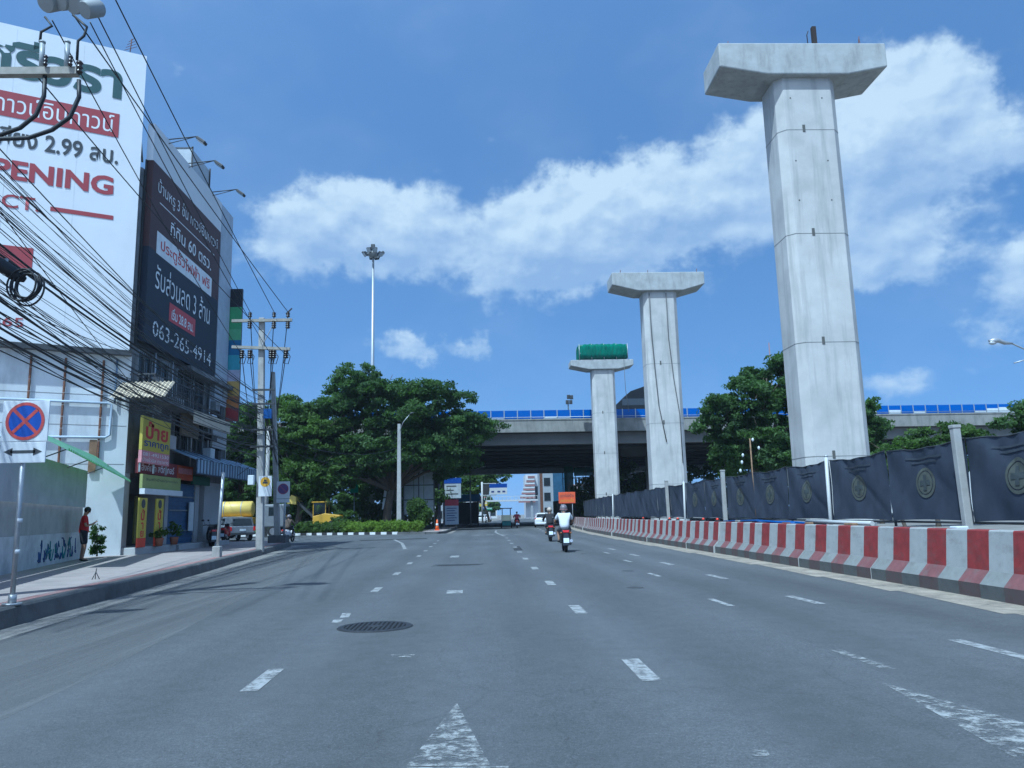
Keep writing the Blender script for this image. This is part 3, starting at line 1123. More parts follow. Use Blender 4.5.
def on_cloth(w, y, z, out):
    return cloth_pt(w, (y - GAP) / (SPAN - 2 * GAP), (z - 1.08) / 1.5, out)


def emblem(b_ring, b_cross, w, cy, cz, r):
    """ring, inner disc and cross printed on the cloth: they follow its folds"""
    N = 32

    def ringf(b, radii, out):
        vs = [on_cloth(w, cy + rr * math.cos(2 * math.pi * i / N), cz + rr * math.sin(2 * math.pi * i / N), out) for rr in radii for i in range(N)]
        b.add(vs, [(k * N + i, k * N + (i + 1) % N, (k + 1) * N + (i + 1) % N, (k + 1) * N + i) for k in range(len(radii) - 1) for i in range(N)], 0, True)

    ringf(b_ring, [r, r * 0.9, r * 0.80], 0.012)
    ringf(b_ring, [r * 0.74, r * 0.6, r * 0.4, r * 0.2, r * 0.01], 0.012)

    def patch(y0, y1, z0, z1):
        n = 6
        vs = [on_cloth(w, y0 + (y1 - y0) * i / n, z0 + (z1 - z0) * j / n, 0.02) for j in range(n + 1) for i in range(n + 1)]
        b_cross.add(vs, [(j * (n + 1) + i, j * (n + 1) + i + 1, (j + 1) * (n + 1) + i + 1, (j + 1) * (n + 1) + i) for j in range(n) for i in range(n)], 0, True)

    a, l = r * 0.17, r * 0.52
    patch(cy - a, cy + a, cz - l, cz + l)
    patch(cy - l, cy - a, cz - a, cz + a)
    patch(cy + a, cy + l, cz - a, cz + a)


LBL_N = lambda k: ORD[k] if k < len(ORD) else 'next'
variants = []
for k, y0 in enumerate(ys):
    xa, xb = fx(y0), fx(y0 + SPAN)
    lab = 'navy hoarding cloth with a ring emblem, %s panel from the near end' % LBL_N(k) if k > 0 else 'navy mesh cloth at the near photo edge, emblem cut by the frame'
    if k >= 9:
        lab = 'plain navy hoarding cloth far down the road, %s from the near end' % LBL_N(k)
    kind = k % 3 if k < 9 else 3 + k % 2
    if len(variants) <= 4 and (k < 3 or k in (9, 10)):
        root = empty('hoarding_cloth', (0, 0, 0), lab, 'hoarding cloth', 'navy cloths along the hoarding')
        c_ = cloth_mesh(k).build('cloth', CLOTH_NAVY, root, local=True, fix=False)
        h = MB()
        h.tube([cloth_pt(cloth_fn(k), q / 12, 1.0) for q in range(13)], 0.012, 6)
        h.build('top_hem', DARKSTEEL, root, local=True)
        h = MB()
        h.tube([(0.03, 0.02, 1.06), (0.03, SPAN - 0.02, 1.06)], 0.025, 6)
        h.build('bottom_rail', DARKSTEEL, root, local=True)
        if k < 9:
            er, ec = MB(), MB()
            wf = cloth_fn(k)
            emblem(er, ec, wf, SPAN / 2, 1.85, 0.32)
            e_ = er.build('emblem', EMBLEM, root, local=True, fix=False)
            ec.build('emblem_cross', EMBLEM_D, e_, local=True, fix=False)
            for zz, y0_, y1_ in ((2.36, 0.75, 2.1), (2.27, 0.95, 1.9)):
                fb_ = MB()
                n_s = 14
                vs = [on_cloth(wf, y0_ + (y1_ - y0_) * i / n_s, zz + 0.045 * j, 0.012) for j in range(2) for i in range(n_s + 1)]
                fb_.add(vs, [(i, i + 1, n_s + 2 + i, n_s + 1 + i) for i in range(n_s)], 0, True)
                fb_.build('faint_print_line', FAINT, root, local=True, fix=False)
        variants.append(root)
        o = root
    else:
        src = variants[kind] if kind < 3 else variants[3 + (k % 2)]
        o = copy_tree(src)
        tag(o, lab)
    o.location = (xa, y0, 0)
    o.rotation_euler = (0, 0, -math.atan2(xb - xa, SPAN))

post_c = empty('fence_post', (0, 0, 0), 'x', 'fence post', 'posts of the navy hoarding')
b = MB()
b.loft([[(-0.07, -0.065, z * 1.0), (0.07, -0.065, z), (0.07, 0.065, z), (-0.07, 0.065, z)] for z in (0, 2.0, 2.76)], True, True, sm=False)
b.build('shaft', POLE_C, post_c, bevel=0.015, local=True)
b = MB()
b.box((-0.08, -0.075, 2.76), (0.08, 0.075, 2.82))
b.build('post_cap', POLE_C, post_c, bevel=0.01, local=True)
post_w = empty('fence_post', (0, 0, 0), 'x', 'fence post', 'posts of the navy hoarding')
b = MB()
b.cyl((0, 0, 0), (0, 0, 2.66), 0.045, 10)
b.build('shaft', WHITE_PIPE, post_w, local=True)
b = MB()
b.cyl((0, 0, 2.66), (0, 0, 2.69), 0.05, 10)
b.build('post_cap', GALV, post_w, local=True)
post_d = empty('fence_post', (0, 0, 0), 'x', 'fence post', 'posts of the navy hoarding')
b = MB()
b.cyl((0, 0, 0), (0, 0, 2.56), 0.03, 8)
b.build('shaft', DARKSTEEL, post_d, local=True)
used = set()
KINDS = {2: 'c', 7: 'c', 10: 'c', 4: 'w', 9: 'w', 16: 'w'}
for k, y0 in enumerate(ys):
    kind = KINDS.get(k, 'd')
    src, word = {'c': (post_c, 'grey concrete post with a cap'), 'w': (post_w, 'thin white pipe post'), 'd': (post_d, 'thin dark steel post')}[kind]
    o = src if kind not in used else copy_tree(src)
    used.add(kind)
    o['label'] = '%s, %s joint along the navy hoarding from its near end' % (word, LBL_N(k))
    o.location = (fx(y0) - (0.12 if kind != 'd' else -0.07), y0, 0)
    o.rotation_euler = (R(rnd.uniform(-1.2, 1.2)), R(rnd.uniform(-1.5, 1.5)) + (R(-2.5) if k == 2 else 0), 0)

# stuff stacked between barrier and hoarding
for y0, y1, x, z, lab in ((20.5, 26.5, 8.25, 1.02, 'blue plastic pipe lying behind the barrier, farther pipe on top of the stack'),
                          (19.0, 24.0, 8.38, 1.0, 'blue plastic pipe lying lower in the stack behind the barrier'),
                          ):
    b = MB()
    b.tube([(x, y0, z - 0.03), (x + 0.03, (y0 + y1) / 2, z + 0.02), (x - 0.05, y1, z - 0.02)], 0.036, 10)
    o = b.build('plastic_pipe', PIPE_BLUE)
    tag(o, lab, 'pipe', 'pipes behind the barrier')
b = MB()
b.tube([(8.3, 16.5, 1.03), (8.35, 20.0, 1.05)], 0.05, 10)
tag(b.build('plastic_pipe', WHITE_PIPE), 'white pipe resting behind the barrier beside the white post', 'pipe', 'pipes behind the barrier')
for q, yy_ in enumerate((14.6, 16.9, 19.4, 22.0, 23.8, 26.0)):
    st_ = empty('trestle', (8.25, yy_, 0), 'low rusty trestle under the pipes behind the barrier, %s from the near end' % ORD[q], 'trestle', 'trestles behind the barrier')
    MB().box((8.12, yy_, 0), (8.18, yy_ + 0.06, 0.88)).build('leg', RUST, st_)
    MB().box((8.5, yy_, 0), (8.56, yy_ + 0.06, 0.88)).build('leg', RUST, st_)
    MB().box((8.08, yy_, 0.88), (8.6, yy_ + 0.06, 0.935)).build('crossbar', RUST, st_)
rj = random.Random(8)
for k in range(9):
    y_ = 9.5 + k * 1.9 + rj.uniform(-.4, .4)
    w_ = rj.uniform(0.1, 0.35)
    z_ = 1.0 + rj.uniform(-0.02, 0.06)
    o = MB().box((8.15, y_, 0.0), (8.15 + w_, y_ + rj.uniform(0.15, 0.6), z_)).build('site_scrap', rj.choice((WOOD, RUST, DARKSTEEL, WHITE_PANEL, CONC_OLD)), bevel=0.02)
    tag(o, 'low heap of site scrap just showing over the barrier, %s from the near end' % ORD[k], 'scrap', 'scrap behind the barrier')
lamp0 = None
for k, yb in enumerate((26.2, 27.9, 31.6, 33.0, 38.5)):
    if lamp0 is None:
        lamp0 = empty('warning_lamp', (0, 0, 0), 'x', 'warning lamp', 'red lamps on the barrier top')
        b = MB()
        b.box((-0.06, -0.09, 0.0), (0.06, 0.09, 0.05))
        b.build('base', DARKSTEEL, lamp0, local=True)
        b = MB()
        b.tube([(0, 0, 0.05), (0, 0, 0.09), (0, 0, 0.12)], [0.05, 0.045, 0.02], 10)
        b.build('lens', mat('red lens', (0.7, 0.05, 0.02), 0.3), lamp0, local=True)
        o = lamp0
    else:
        o = copy_tree(lamp0)
    o.location = (bar_x(yb) + 0.33, yb, 1.0)
    o['label'] = 'small red warning lamp standing on the barrier, %s one from the near end' % LBL_N(k)

# ------------------------------------------------------------------ flyover across the road
FO = empty('flyover', (0, 84, 0), 'long weathered concrete flyover crossing the road, blue and white panels along its parapet', 'flyover', rz=R(2.0))


def floc(b, name, m_, parent=None, bevel=0.0):
    return b.build(name, m_, parent or FO, bevel=bevel, local=True)


b = MB()
b.box((-75, 0.32, 10.15), (80, 50, 10.45))
floc(b, 'deck_slab', SHADE_CONC)
b = MB()
b.box((-75, 0, 10.2), (80, 0.3, 11.62))
b.box((-75, -0.06, 11.5), (80, 0.36, 11.66))
par = floc(b, 'parapet', CONC_OLD, bevel=0.02)
for k in range(-7, 8):
    floc(MB().box((k * 10 - 0.05, -0.012, 10.2), (k * 10 + 0.05, 0.1, 11.5)), 'joint', JOINT, par)
b = MB()
b.box((-75, 49.7, 10.2), (80, 50.05, 11.6))
floc(b, 'far_parapet', CONC_OLD)
for yy_ in (1.6, 8, 14, 20, 26, 32, 38, 44, 48.6):
    b = MB()
    prof = [(yy_ - 0.35, 8.95), (yy_ + 0.35, 8.95), (yy_ + 0.35, 9.15), (yy_ + 0.15, 9.35), (yy_ + 0.15, 9.95), (yy_ + 0.4, 10.148), (yy_ - 0.4, 10.148), (yy_ - 0.15, 9.95), (yy_ - 0.15, 9.35), (yy_ - 0.35, 9.15)]
    if yy_ == 1.6:
        prof = [(1.3, 8.95), (1.9, 8.95), (1.9, 10.148), (1.2, 10.148)]
    b.extrude([(-75, py, pz) for py, pz in prof], (155, 0, 0))
    floc(b, 'girder', GIRDER if yy_ == 1.6 else SHADE_CONC)  # inner girders carry the under-deck shade in their colour
for xx in (-46, -9.5, 21.0, 48.0):
    for yy_ in (9, 41):
        b = MB()
        b.box((xx - 4, yy_ - 0.8, 8.0), (xx + 4, yy_ + 0.8, 8.948))
        cb = floc(b, 'crossbeam', SHADE_CONC)
        b = MB()
        b.cyl((xx, yy_, -0.2), (xx, yy_, 8.0), 0.85, 20)
        floc(b, 'column', CONC_OLD)
b = MB()
b.box((-40, 46.0, 8.1), (60, 47.2, 8.946))
floc(b, 'crossbeam', BOUNCE_PALE)  # pale colour stands in for bounce light
# translucent blue and white panels
pan = {}
rnd = random.Random(11)
seq = []
for k in range(56):
    x = -15 + k * 1.46
    seq.append(0.0 if rnd.random() < 0.6 else rnd.choice((0.12, 0.25, 0.28, 0.45)))
for k in range(56):
    x = -15 + k * 1.46
    if 50 <= k:
        seq[k] = (0.5, 0.62, 0.6, 0.35, 0.1, 0.0)[k - 50]
    key = seq[k]
    if key not in pan:
        b = MB()
        zb = 11.67 + 0.95 * key
        b.m = 0
        b.box((0.05, 0.12, zb + 0.004), (1.41, 0.16, 12.62))
        if key:
            b.m = 1
            b.box((0.05, 0.115, 11.70), (1.41, 0.165, zb))
        b.m = 2
        b.box((-0.05, 0.08, 11.66), (0.05, 0.2, 12.66))
        o = b.build('noise_panel', [BLUE_PANEL, WHITE_PANEL, GALV], FO, local=True)
        pan[key] = o
    else:
        o = pan[key].copy()
        COL.objects.link(o)
    o.location = (x, 0, 0)
b = MB()
b.cyl((-16, 0.03, 11.85), (66, 0.03, 11.85), 0.03, 6)
floc(b, 'handrail', GALV)


# ------------------------------------------------------------------ left: shop building with its two billboards
WALL_W = mat('grubby white wall', (0.60, 0.62, 0.63), 0.85, var=0.08, scale=1.2, dark=(0.27, 0.28, 0.29), dark_amt=0.6, dark_scale=1.1, dark_stretch=(1, 1, 0.25), dark_lo=0.5, bump=0.1)
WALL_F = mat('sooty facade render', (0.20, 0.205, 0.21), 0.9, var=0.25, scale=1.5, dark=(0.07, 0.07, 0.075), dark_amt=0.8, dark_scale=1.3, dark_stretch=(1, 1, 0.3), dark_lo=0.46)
WALL_G = mat('grey pillar render', (0.40, 0.40, 0.40), 0.9, var=0.12, scale=2, dark=(0.2, 0.2, 0.2), dark_amt=0.5)
GLASS_D = mat('dark window glass', (0.02, 0.025, 0.03), 0.15, var=0.2)
FRAME_G = mat('grey window frame', (0.22, 0.23, 0.24), 0.6)
BOARD_W = mat('white billboard vinyl', (0.71, 0.72, 0.73), 0.6, var=0.04, scale=0.5, bump=0.6, bscale=0.9, dark=(0.60, 0.61, 0.62), dark_amt=0.5, dark_scale=0.5, dark_stretch=(1, 1, 0.15))
BOARD_EDGE = mat('billboard steel edge', (0.5, 0.51, 0.52), 0.6, var=0.1)
INK_G = mat('dark green ink', (0.035, 0.085, 0.085), 0.6)
INK_R = mat('brick red ink', (0.30, 0.045, 0.055), 0.6, var=0.06)
INK_W = mat('white ink', (0.75, 0.76, 0.76), 0.6)
INK_K = mat('charcoal ink', (0.05, 0.055, 0.06), 0.6)
INK_B = mat('blue ink', (0.02, 0.04, 0.20), 0.6)
BRIGHT_RED = mat('red ink', (0.45, 0.03, 0.03), 0.6)
NAVY_PRINT = mat('navy billboard vinyl', (0.022, 0.028, 0.045), 0.6, spec=0.3, var=0.1, scale=1)
BROWN_UPPER = mat('brown billboard vinyl', (0.075, 0.042, 0.042), 0.6, spec=0.3, var=0.1, scale=1)  # upper half of the board, browner than the navy lower half
YELLOW_S = mat('yellow shop sign', (0.46, 0.39, 0.05), 0.6, var=0.06)
PINK_S = mat('pink sign strip', (0.55, 0.25, 0.27), 0.7, var=0.2, scale=8)
LIME_S = mat('lime green sign', (0.30, 0.34, 0.12), 0.7, var=0.1)
RED_S = mat('dull red signboard', (0.22, 0.05, 0.06), 0.7, var=0.15)
ORANGE_S = mat('orange red signboard', (0.45, 0.09, 0.04), 0.7, var=0.15)
SHUT_B = mat('blue steel shutter', (0.05, 0.10, 0.20), 0.55, var=0.2)
CORR = mat('grey corrugated sheet', (0.44, 0.45, 0.46), 0.6, metal=0.2, var=0.15, scale=2, dark=(0.22, 0.22, 0.22), dark_amt=0.5)
CORR_B = mat('blue white awning sheet', (0.28, 0.36, 0.46), 0.55, var=0.2, scale=1)
CORR_D = mat('dark blue awning rib', (0.05, 0.07, 0.11), 0.55)
AWN_G = leaf_mat('translucent teal awning sheet', (0.33, 0.50, 0.47), 0.6, 0.15)
AWN_C = mat('cream awning slats', (0.66, 0.56, 0.38), 0.7, var=0.1)
AWN_S = mat('tan awning canvas', (0.30, 0.26, 0.20), 0.8, var=0.15)
GRAF_W = mat('chalky wall render', (0.52, 0.53, 0.54), 0.9, var=0.15, scale=2.5, dark=(0.22, 0.23, 0.25), dark_amt=0.6, dark_scale=1.5)
WALL_D = mat('bare concrete wall', (0.36, 0.36, 0.35), 0.9, var=0.15, scale=2)
GRAF_B = mat('blue spray paint', (0.04, 0.08, 0.22), 0.8)
GRAF_T = mat('teal spray paint', (0.05, 0.18, 0.2), 0.8)

C0 = Vector((-13.5, 30.0, 0))
DW = Vector((-0.89, -0.455, 0)).normalized()
NW = Vector((-DW.y, DW.x, 0))            # out of the angled white wall, towards the road


def W3(u, z, out=0.0):
    return C0 + DW * u + NW * out + Vector((0, 0, z))


BL = empty('shop_building', (-18, 35, 0.28), 'grimy four storey shophouse on the left with signboards, awnings and a whitewashed side', 'building')
b = MB()
far = C0 + DW * 13
foot = [(C0.x, C0.y), (C0.x, 41.2), (-26, 41.2), (far.x, far.y)]
foot = [(C0.x - 0.02, C0.y + 0.02), (C0.x - 0.02, 41.2), (-26, 41.2), (far.x, far.y + 0.03)]
b.prism(foot, 3.3, 15.6)
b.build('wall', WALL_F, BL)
b = MB()
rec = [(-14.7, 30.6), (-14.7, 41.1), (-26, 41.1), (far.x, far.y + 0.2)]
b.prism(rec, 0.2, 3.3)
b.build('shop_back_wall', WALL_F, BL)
b = MB()
p, q = W3(0, 0.2, 0.02), W3(13, 0.2, 0.02)
b.extrude([p, q, q + Vector((0, 0, 7.7)), p + Vector((0, 0, 7.7))], -NW * 0.25)
sw = b.build('side_wall', WALL_W, BL)
for z in (3.6, 5.05, 6.2):
    b = MB()
    b.extrude([W3(0.05, z, 0.021), W3(13, z, 0.021), W3(13, z + 0.02, 0.021), W3(0.05, z + 0.02, 0.021)], NW * 0.005)
    b.build('render_crack', mat('hairline crack', (0.22, 0.22, 0.22), 0.9), sw)
for yy_, w in ((30.05, 0.5), (34.0, 0.35), (37.5, 0.5)):
    MB().box((-14.69, yy_, 0.2), (-13.55, yy_ + w, 3.296)).build('pillar', WALL_G, BL)
MB().box((-14.69, 38.6, 0.2), (-13.52, 41.2, 3.296)).build('pillar', WALL_G, BL)
for a, e, z in ((30.1, 34.0, 0.5), (34.35, 37.4, 0.46), (37.6, 41.0, 0.44)):
    MB().box((-14.68, a, 0.18), (-13.0, e, z)).build('step', WALL_G, BL, bevel=0.02)

# upper facade: windows with panes and bars, balcony with railing
rw = random.Random(3)
for z0, z1, spans in ((6.55, 8.05, ((30.4, 31.6), (32.0, 33.3), (34.3, 35.9), (36.3, 37.6), (38.6, 40.2))), (4.5, 6.0, ((34.3, 35.8), (36.4, 37.7), (38.8, 40.4)))):
    for ya, yb in spans:
        b = MB()
        b.box((-13.52, ya - 0.08, z0 - 0.08), (-13.40, yb + 0.08, z0))
        b.box((-13.52, ya - 0.08, z1), (-13.40, yb + 0.08, z1 + 0.08))
        b.box((-13.52, ya - 0.08, z0), (-13.40, ya, z1))
        b.box((-13.52, yb, z0), (-13.40, yb + 0.08, z1))
        b.box((-13.52, (ya + yb) / 2 - 0.03, z0), (-13.43, (ya + yb) / 2 + 0.03, z1))
        fr_ = b.build('window', FRAME_G, BL)
        MB().box((-13.53, ya, z0), (-13.49, yb, z1)).build('pane', GLASS_D, fr_)
        b = MB()
        n = 7
        for k in range(n):
            yk = ya + (yb - ya) * (k + 0.5) / n
            b.box((-13.39, yk - 0.012, z0 - 0.05), (-13.37, yk + 0.012, z1 + 0.05))
        for zz in (z0 + 0.1, (z0 + z1) / 2, z1 - 0.1):
            b.box((-13.385, ya - 0.05, zz), (-13.365, yb + 0.05, zz + 0.025))
        b.build('window_bars', DARKSTEEL, fr_)
b = MB()
b.box((-13.5, 29.9, 6.1), (-12.5, 34.2, 6.25))
bal = b.build('balcony', WALL_F, BL)
b = MB()
for k in range(22):
    b.box((-12.56, 29.95 + k * 0.2, 6.25), (-12.53, 29.98 + k * 0.2, 7.05))
b.box((-12.57, 29.9, 7.05), (-12.52, 34.2, 7.1))
for k in range(5):
    b.box((-13.4 + k * 0.2, 29.93, 6.25), (-13.37 + k * 0.2, 29.96, 7.05))
b.box((-13.5, 29.92, 7.05), (-12.52, 29.97, 7.1))
b.build('railing', DARKSTEEL, bal)
MB().box((-13.5, 34.5, 8.1), (-12.9, 41.1, 8.3)).build('ledge', WALL_F, BL)
MB().box((-13.45, 37.9, 4.3), (-13.05, 38.5, 4.9)).build('air_conditioner', WHITE_PANEL, BL, bevel=0.03)
MB().box((-13.45, 37.9, 6.0), (-13.05, 38.6, 6.55)).build('air_conditioner', WHITE_PANEL, BL, bevel=0.03)


def awning(name, pts, drop, mats, ribs, parent, lab=None):
    """sloping ribbed sheet between inner edge pts[0..1] and outer edge pts[2..3]"""
    a, b_, c, d = (Vector(p) for p in pts)
    m_ = MB()
    n = ribs * 2
    secs = []
    for k in range(n + 1):
        t = k / n
        h = 0.035 * (1 if k % 2 else -1)
        i, o = a.lerp(b_, t), c.lerp(d, t)
        secs.append([i + Vector((0, 0, h)), o + Vector((0, 0, h)), o + Vector((0, 0, h - drop)), i + Vector((0, 0, h - drop))])
    for k in range(n):
        m_.loft([secs[k], secs[k + 1]], True, True, mi=k % len(mats), sm=False)
    return m_.build(name, mats, parent)


awning('cream_awning', [(-13.75, 29.85, 6.75), (-11.75, 29.85, 6.75), (-13.75, 28.95, 6.05), (-11.75, 28.95, 6.05)], 0.03, [AWN_C, AWN_S], 13, BL)
for x in (-13.6, -12.6, -11.8):
    MB().bar((x, 29.9, 6.0), (x, 29.0, 6.0), 0.05, 0.05).build('awning_bracket', DARKSTEEL, BL)
awning('tan_awning', [(-13.45, 33.7, 6.5), (-13.45, 37.6, 6.5), (-12.2, 33.8, 5.85), (-12.2, 37.9, 5.85)], 0.03, [AWN_S], 8, BL)
MB().box((-12.22, 33.2, 5.55), (-12.18, 37.9, 6.1)).build('tan_valance', mat('tan canvas valance', (0.52, 0.46, 0.36), 0.85, var=0.15), BL)
awning('blue_awning', [(-13.4, 34.1, 4.55), (-13.4, 43.2, 4.55), (-12.3, 34.1, 4.1), (-12.3, 43.6, 4.1)], 0.03, [CORR_B, CORR_B, CORR_D], 21, BL)
b = MB()
b.box((-12.34, 34.1, 3.45), (-12.30, 43.6, 4.1))
b.box((-13.4, 41.2, 3.9), (-12.34, 43.5, 3.98))
b.build('awning_fascia', [CORR_D], BL)
for k in range(24):
    MB().box((-12.3, 34.15 + k * 0.4, 3.5), (-12.28, 34.36 + k * 0.4, 4.08)).build('fascia_panel', CORR_B, BL)


def sign_thing(name, lab, cat, Y0, Y1, z0, z1, x, m_, group=None, thick=0.12, base=None):
    root = empty(name, (x, (Y0 + Y1) / 2, z0), lab, cat, group)
    MB().box((x - thick, Y0, z0), (x, Y1, z1)).build('panel', m_, root, bevel=0.01)
    return root


YD = (0, 1, 0)
ZD = (0, 0, 1)
s = sign_thing('shop_sign', 'yellow shop sign with red and blue lettering above a pink strip, under the cream awning', 'shop sign', 29.6, 32.2, 4.12, 5.42, -12.75, YELLOW_S, 'shop signs on the shophouse')
text_part('ป้าย', s, (-12.744, 29.85, 4.58), YD, ZD, 2.1, 0.68, BRIGHT_RED, bold=0.03)
text_part('ราคาถูก', s, (-12.744, 29.75, 4.20), YD, ZD, 2.3, 0.30, INK_B, bold=0.02)
MB().box((-12.87, 29.6, 3.65), (-12.75, 32.2, 4.116)).build('pink_strip', PINK_S, s)
text_part('081-4921530', s, (-12.744, 29.7, 3.92), YD, ZD, 2.4, 0.13, INK_W, 'small_lettering')
text_part('ป้ายไวนิล ตรายาง', s, (-12.744, 29.7, 3.71), YD, ZD, 2.4, 0.15, INK_W, 'small_lettering')
for yy_ in (29.65, 30.9, 32.1):
    MB().box((-12.86, yy_, 3.3), (-12.8, yy_ + 0.05, 3.646)).build('bracket', GALV, s)
s = sign_thing('shop_sign', 'dull red signboard with pale lettering directly above the lime green one', 'shop sign', 30.4, 34.25, 3.3, 3.86, -13.2, RED_S, 'shop signs on the shophouse')
text_part('อิงค์เจ็ท สติ๊กเกอร์', s, (-13.194, 30.7, 3.42), YD, ZD, 3.2, 0.32, INK_W, bold=0.01)
s = sign_thing('shop_sign', 'orange red signboard with a pale band beside the dull red one', 'shop sign', 34.3, 36.1, 3.24, 3.86, -13.2, ORANGE_S, 'shop signs on the shophouse')
MB().box((-13.199, 34.4, 3.5), (-13.192, 36.0, 3.75)).build('pale_band', PINK_S, s)
s = sign_thing('shop_sign', 'lime green signboard with one line of text over the sign shop door', 'shop sign', 30.4, 34.2, 2.72, 3.26, -13.0, LIME_S, 'shop signs on the shophouse')
text_part('รับทำป้ายทุกชนิด', s, (-12.994, 30.7, 3.0), YD, ZD, 3.1, 0.14, INK_K)
MB().box((-13.1, 30.4, 2.5), (-12.9, 34.2, 2.716)).build('lower_trim', WHITE_PANEL, s)
s = sign_thing('shop_sign', 'small dark green signboard over the blue shutters', 'shop sign', 36.2, 38.4, 3.1, 3.5, -13.2, mat('dark green board', (0.03, 0.10, 0.06), 0.7), 'shop signs on the shophouse')
VS_RED = mat('red sign foot', (0.5, 0.06, 0.03), 0.7)
for Y0, lab in ((30.1, 'upright yellow banner sign by the shop door, the one nearer the white side wall'), (31.65, 'upright yellow banner sign by the shop door, the one nearer the blue shutters')):
    r_ = empty('banner_sign', (-12.95, Y0 + 0.35, 0.5), lab, 'banner sign', 'yellow banner signs at the sign shop')
    MB().box((-13.0, Y0, 0.85), (-12.95, Y0 + 0.72, 2.35)).build('panel', YELLOW_S, r_)
    MB().box((-13.0, Y0, 0.5), (-12.95, Y0 + 0.72, 0.846)).build('foot_panel', VS_RED, r_)
    for i_, (g_, z_, h_, w_) in enumerate((('ป้', 1.5, 0.42, 0.34), ('า', 1.17, 0.26, 0.22), ('ย', 0.88, 0.24, 0.3))):
        text_part(g_, r_, (-12.945, Y0 + 0.36 - w_ / 2, z_), YD, ZD, w_, h_, BRIGHT_RED, bold=0.03)
    MB().tube([(-12.948, Y0 + 0.36, 2.13), (-12.94, Y0 + 0.36, 2.13)], 0.17, 20).build('disc', INK_K, r_)
b = MB()
b.box((-14.66, 30.6, 0.5), (-14.60, 33.9, 2.6))
b.build('shop_front', mat('shop glazing', (0.05, 0.05, 0.045), 0.3, var=0.3), BL)
MB().box((-13.9, 30.6, 0.6), (-13.84, 31.2, 2.3)).build('poster', mat('olive poster', (0.30, 0.30, 0.05), 0.7, var=0.3, scale=5), BL)
MB().box((-14.1, 32.3, 0.6), (-14.04, 32.9, 2.5)).build('poster', mat('khaki poster', (0.22, 0.20, 0.06), 0.7, var=0.3, scale=5), BL)
# roller shutters of the middle shop
b = MB()
k = 0
while 0.47 + k * 0.11 < 3.1:
    b.box((-13.65, 34.36, 0.47 + k * 0.11), (-13.65 + (0.05 if k % 2 else 0.02), 37.48, 0.47 + k * 0.11 + 0.108))
    k += 1
b.build('shutter', SHUT_B, BL)
for z in (1.0, 1.9, 2.5):
    MB().box((-13.59, 34.5, z), (-13.56, 37.2, z + 0.05)).build('shutter_bar', FRAME_G, BL)
MB().box((-13.5, 36.6, 1.0), (-13.46, 37.15, 2.3)).build('notice_board', WHITE_PANEL, BL)

rf = random.Random(77)
for yy_ in (31.8, 33.6, 36.1, 38.3, 40.9):
    MB().tube([(-13.36, yy_, 3.5), (-13.36, yy_ + 0.05, 5.9), (-13.36, yy_, 8.3)], 0.045, 7).build('drain_pipe', GALV, BL)
for k in range(9):
    y0 = 30.6 + rf.random() * 9.5
    z0 = rf.uniform(4.2, 7.6)
    MB().box((-13.5, y0, z0), (-13.2 + rf.uniform(0, 0.25), y0 + rf.uniform(0.3, 0.9), z0 + rf.uniform(0.2, 0.6))).build('wall_box', rf.choice((WALL_G, FRAME_G, WHITE_PANEL, DARKSTEEL)), BL)
for k in range(7):
    y0 = 30.2 + k * 1.5
    MB().tube([(-13.33, y0, 6.3 + 0.5 * math.sin(k)), (-13.3, y0 + 0.8, 5.9 + 0.4 * math.cos(k)), (-13.33, y0 + 1.7, 6.2 + 0.5 * math.sin(k + 1))], 0.02, 5).build('loose_wire', DARKSTEEL, BL)
MB().box((-13.3, 34.6, 5.2), (-13.2, 36.6, 6.2)).build('sun_blind', AWN_S, BL)
MB().box((-13.3, 38.5, 5.0), (-13.2, 40.6, 6.3)).build('sun_blind', WALL_G, BL)
# pipes and rusty bars on the white side wall
for u in (2.2, 3.3, 0.95):
    b = MB()
    for q in range(9):
        b.box(W3(u, 3.6, 0.1) - Vector((0.03, 0.03, 0)) + Vector((0, 0, q * 0.44)), W3(u, 3.6, 0.1) + Vector((0.03, 0.03, 0.42)) + Vector((0, 0, q * 0.44)))
    b.build('vertical_bar', RUST, BL)
b = MB()
b.tube([W3(4.5, 5.9, 0.12), W3(0.75, 5.9, 0.12), W3(0.6, 5.85, 0.12), W3(0.6, 4.7, 0.12), W3(0.75, 4.6, 0.12), W3(4.5, 4.55, 0.12)], 0.05, 8)
b.build('drain_pipe', mat('pale blue pipe', (0.36, 0.42, 0.50), 0.5), BL)
MB().tube([W3(0.5, 5.9, 0.12), W3(0.5, 7.6, 0.12)], 0.04, 8).build('drain_pipe', mat('blue grey pipe', (0.12, 0.17, 0.25), 0.5), BL)
b = MB()
b.extrude([W3(1.25, 3.3, 0.06), W3(1.0, 3.3, 0.06), W3(1.0, 4.5, 0.06), W3(1.25, 4.5, 0.06)], NW * 0.06)
b.build('timber_plate', WOOD, BL)

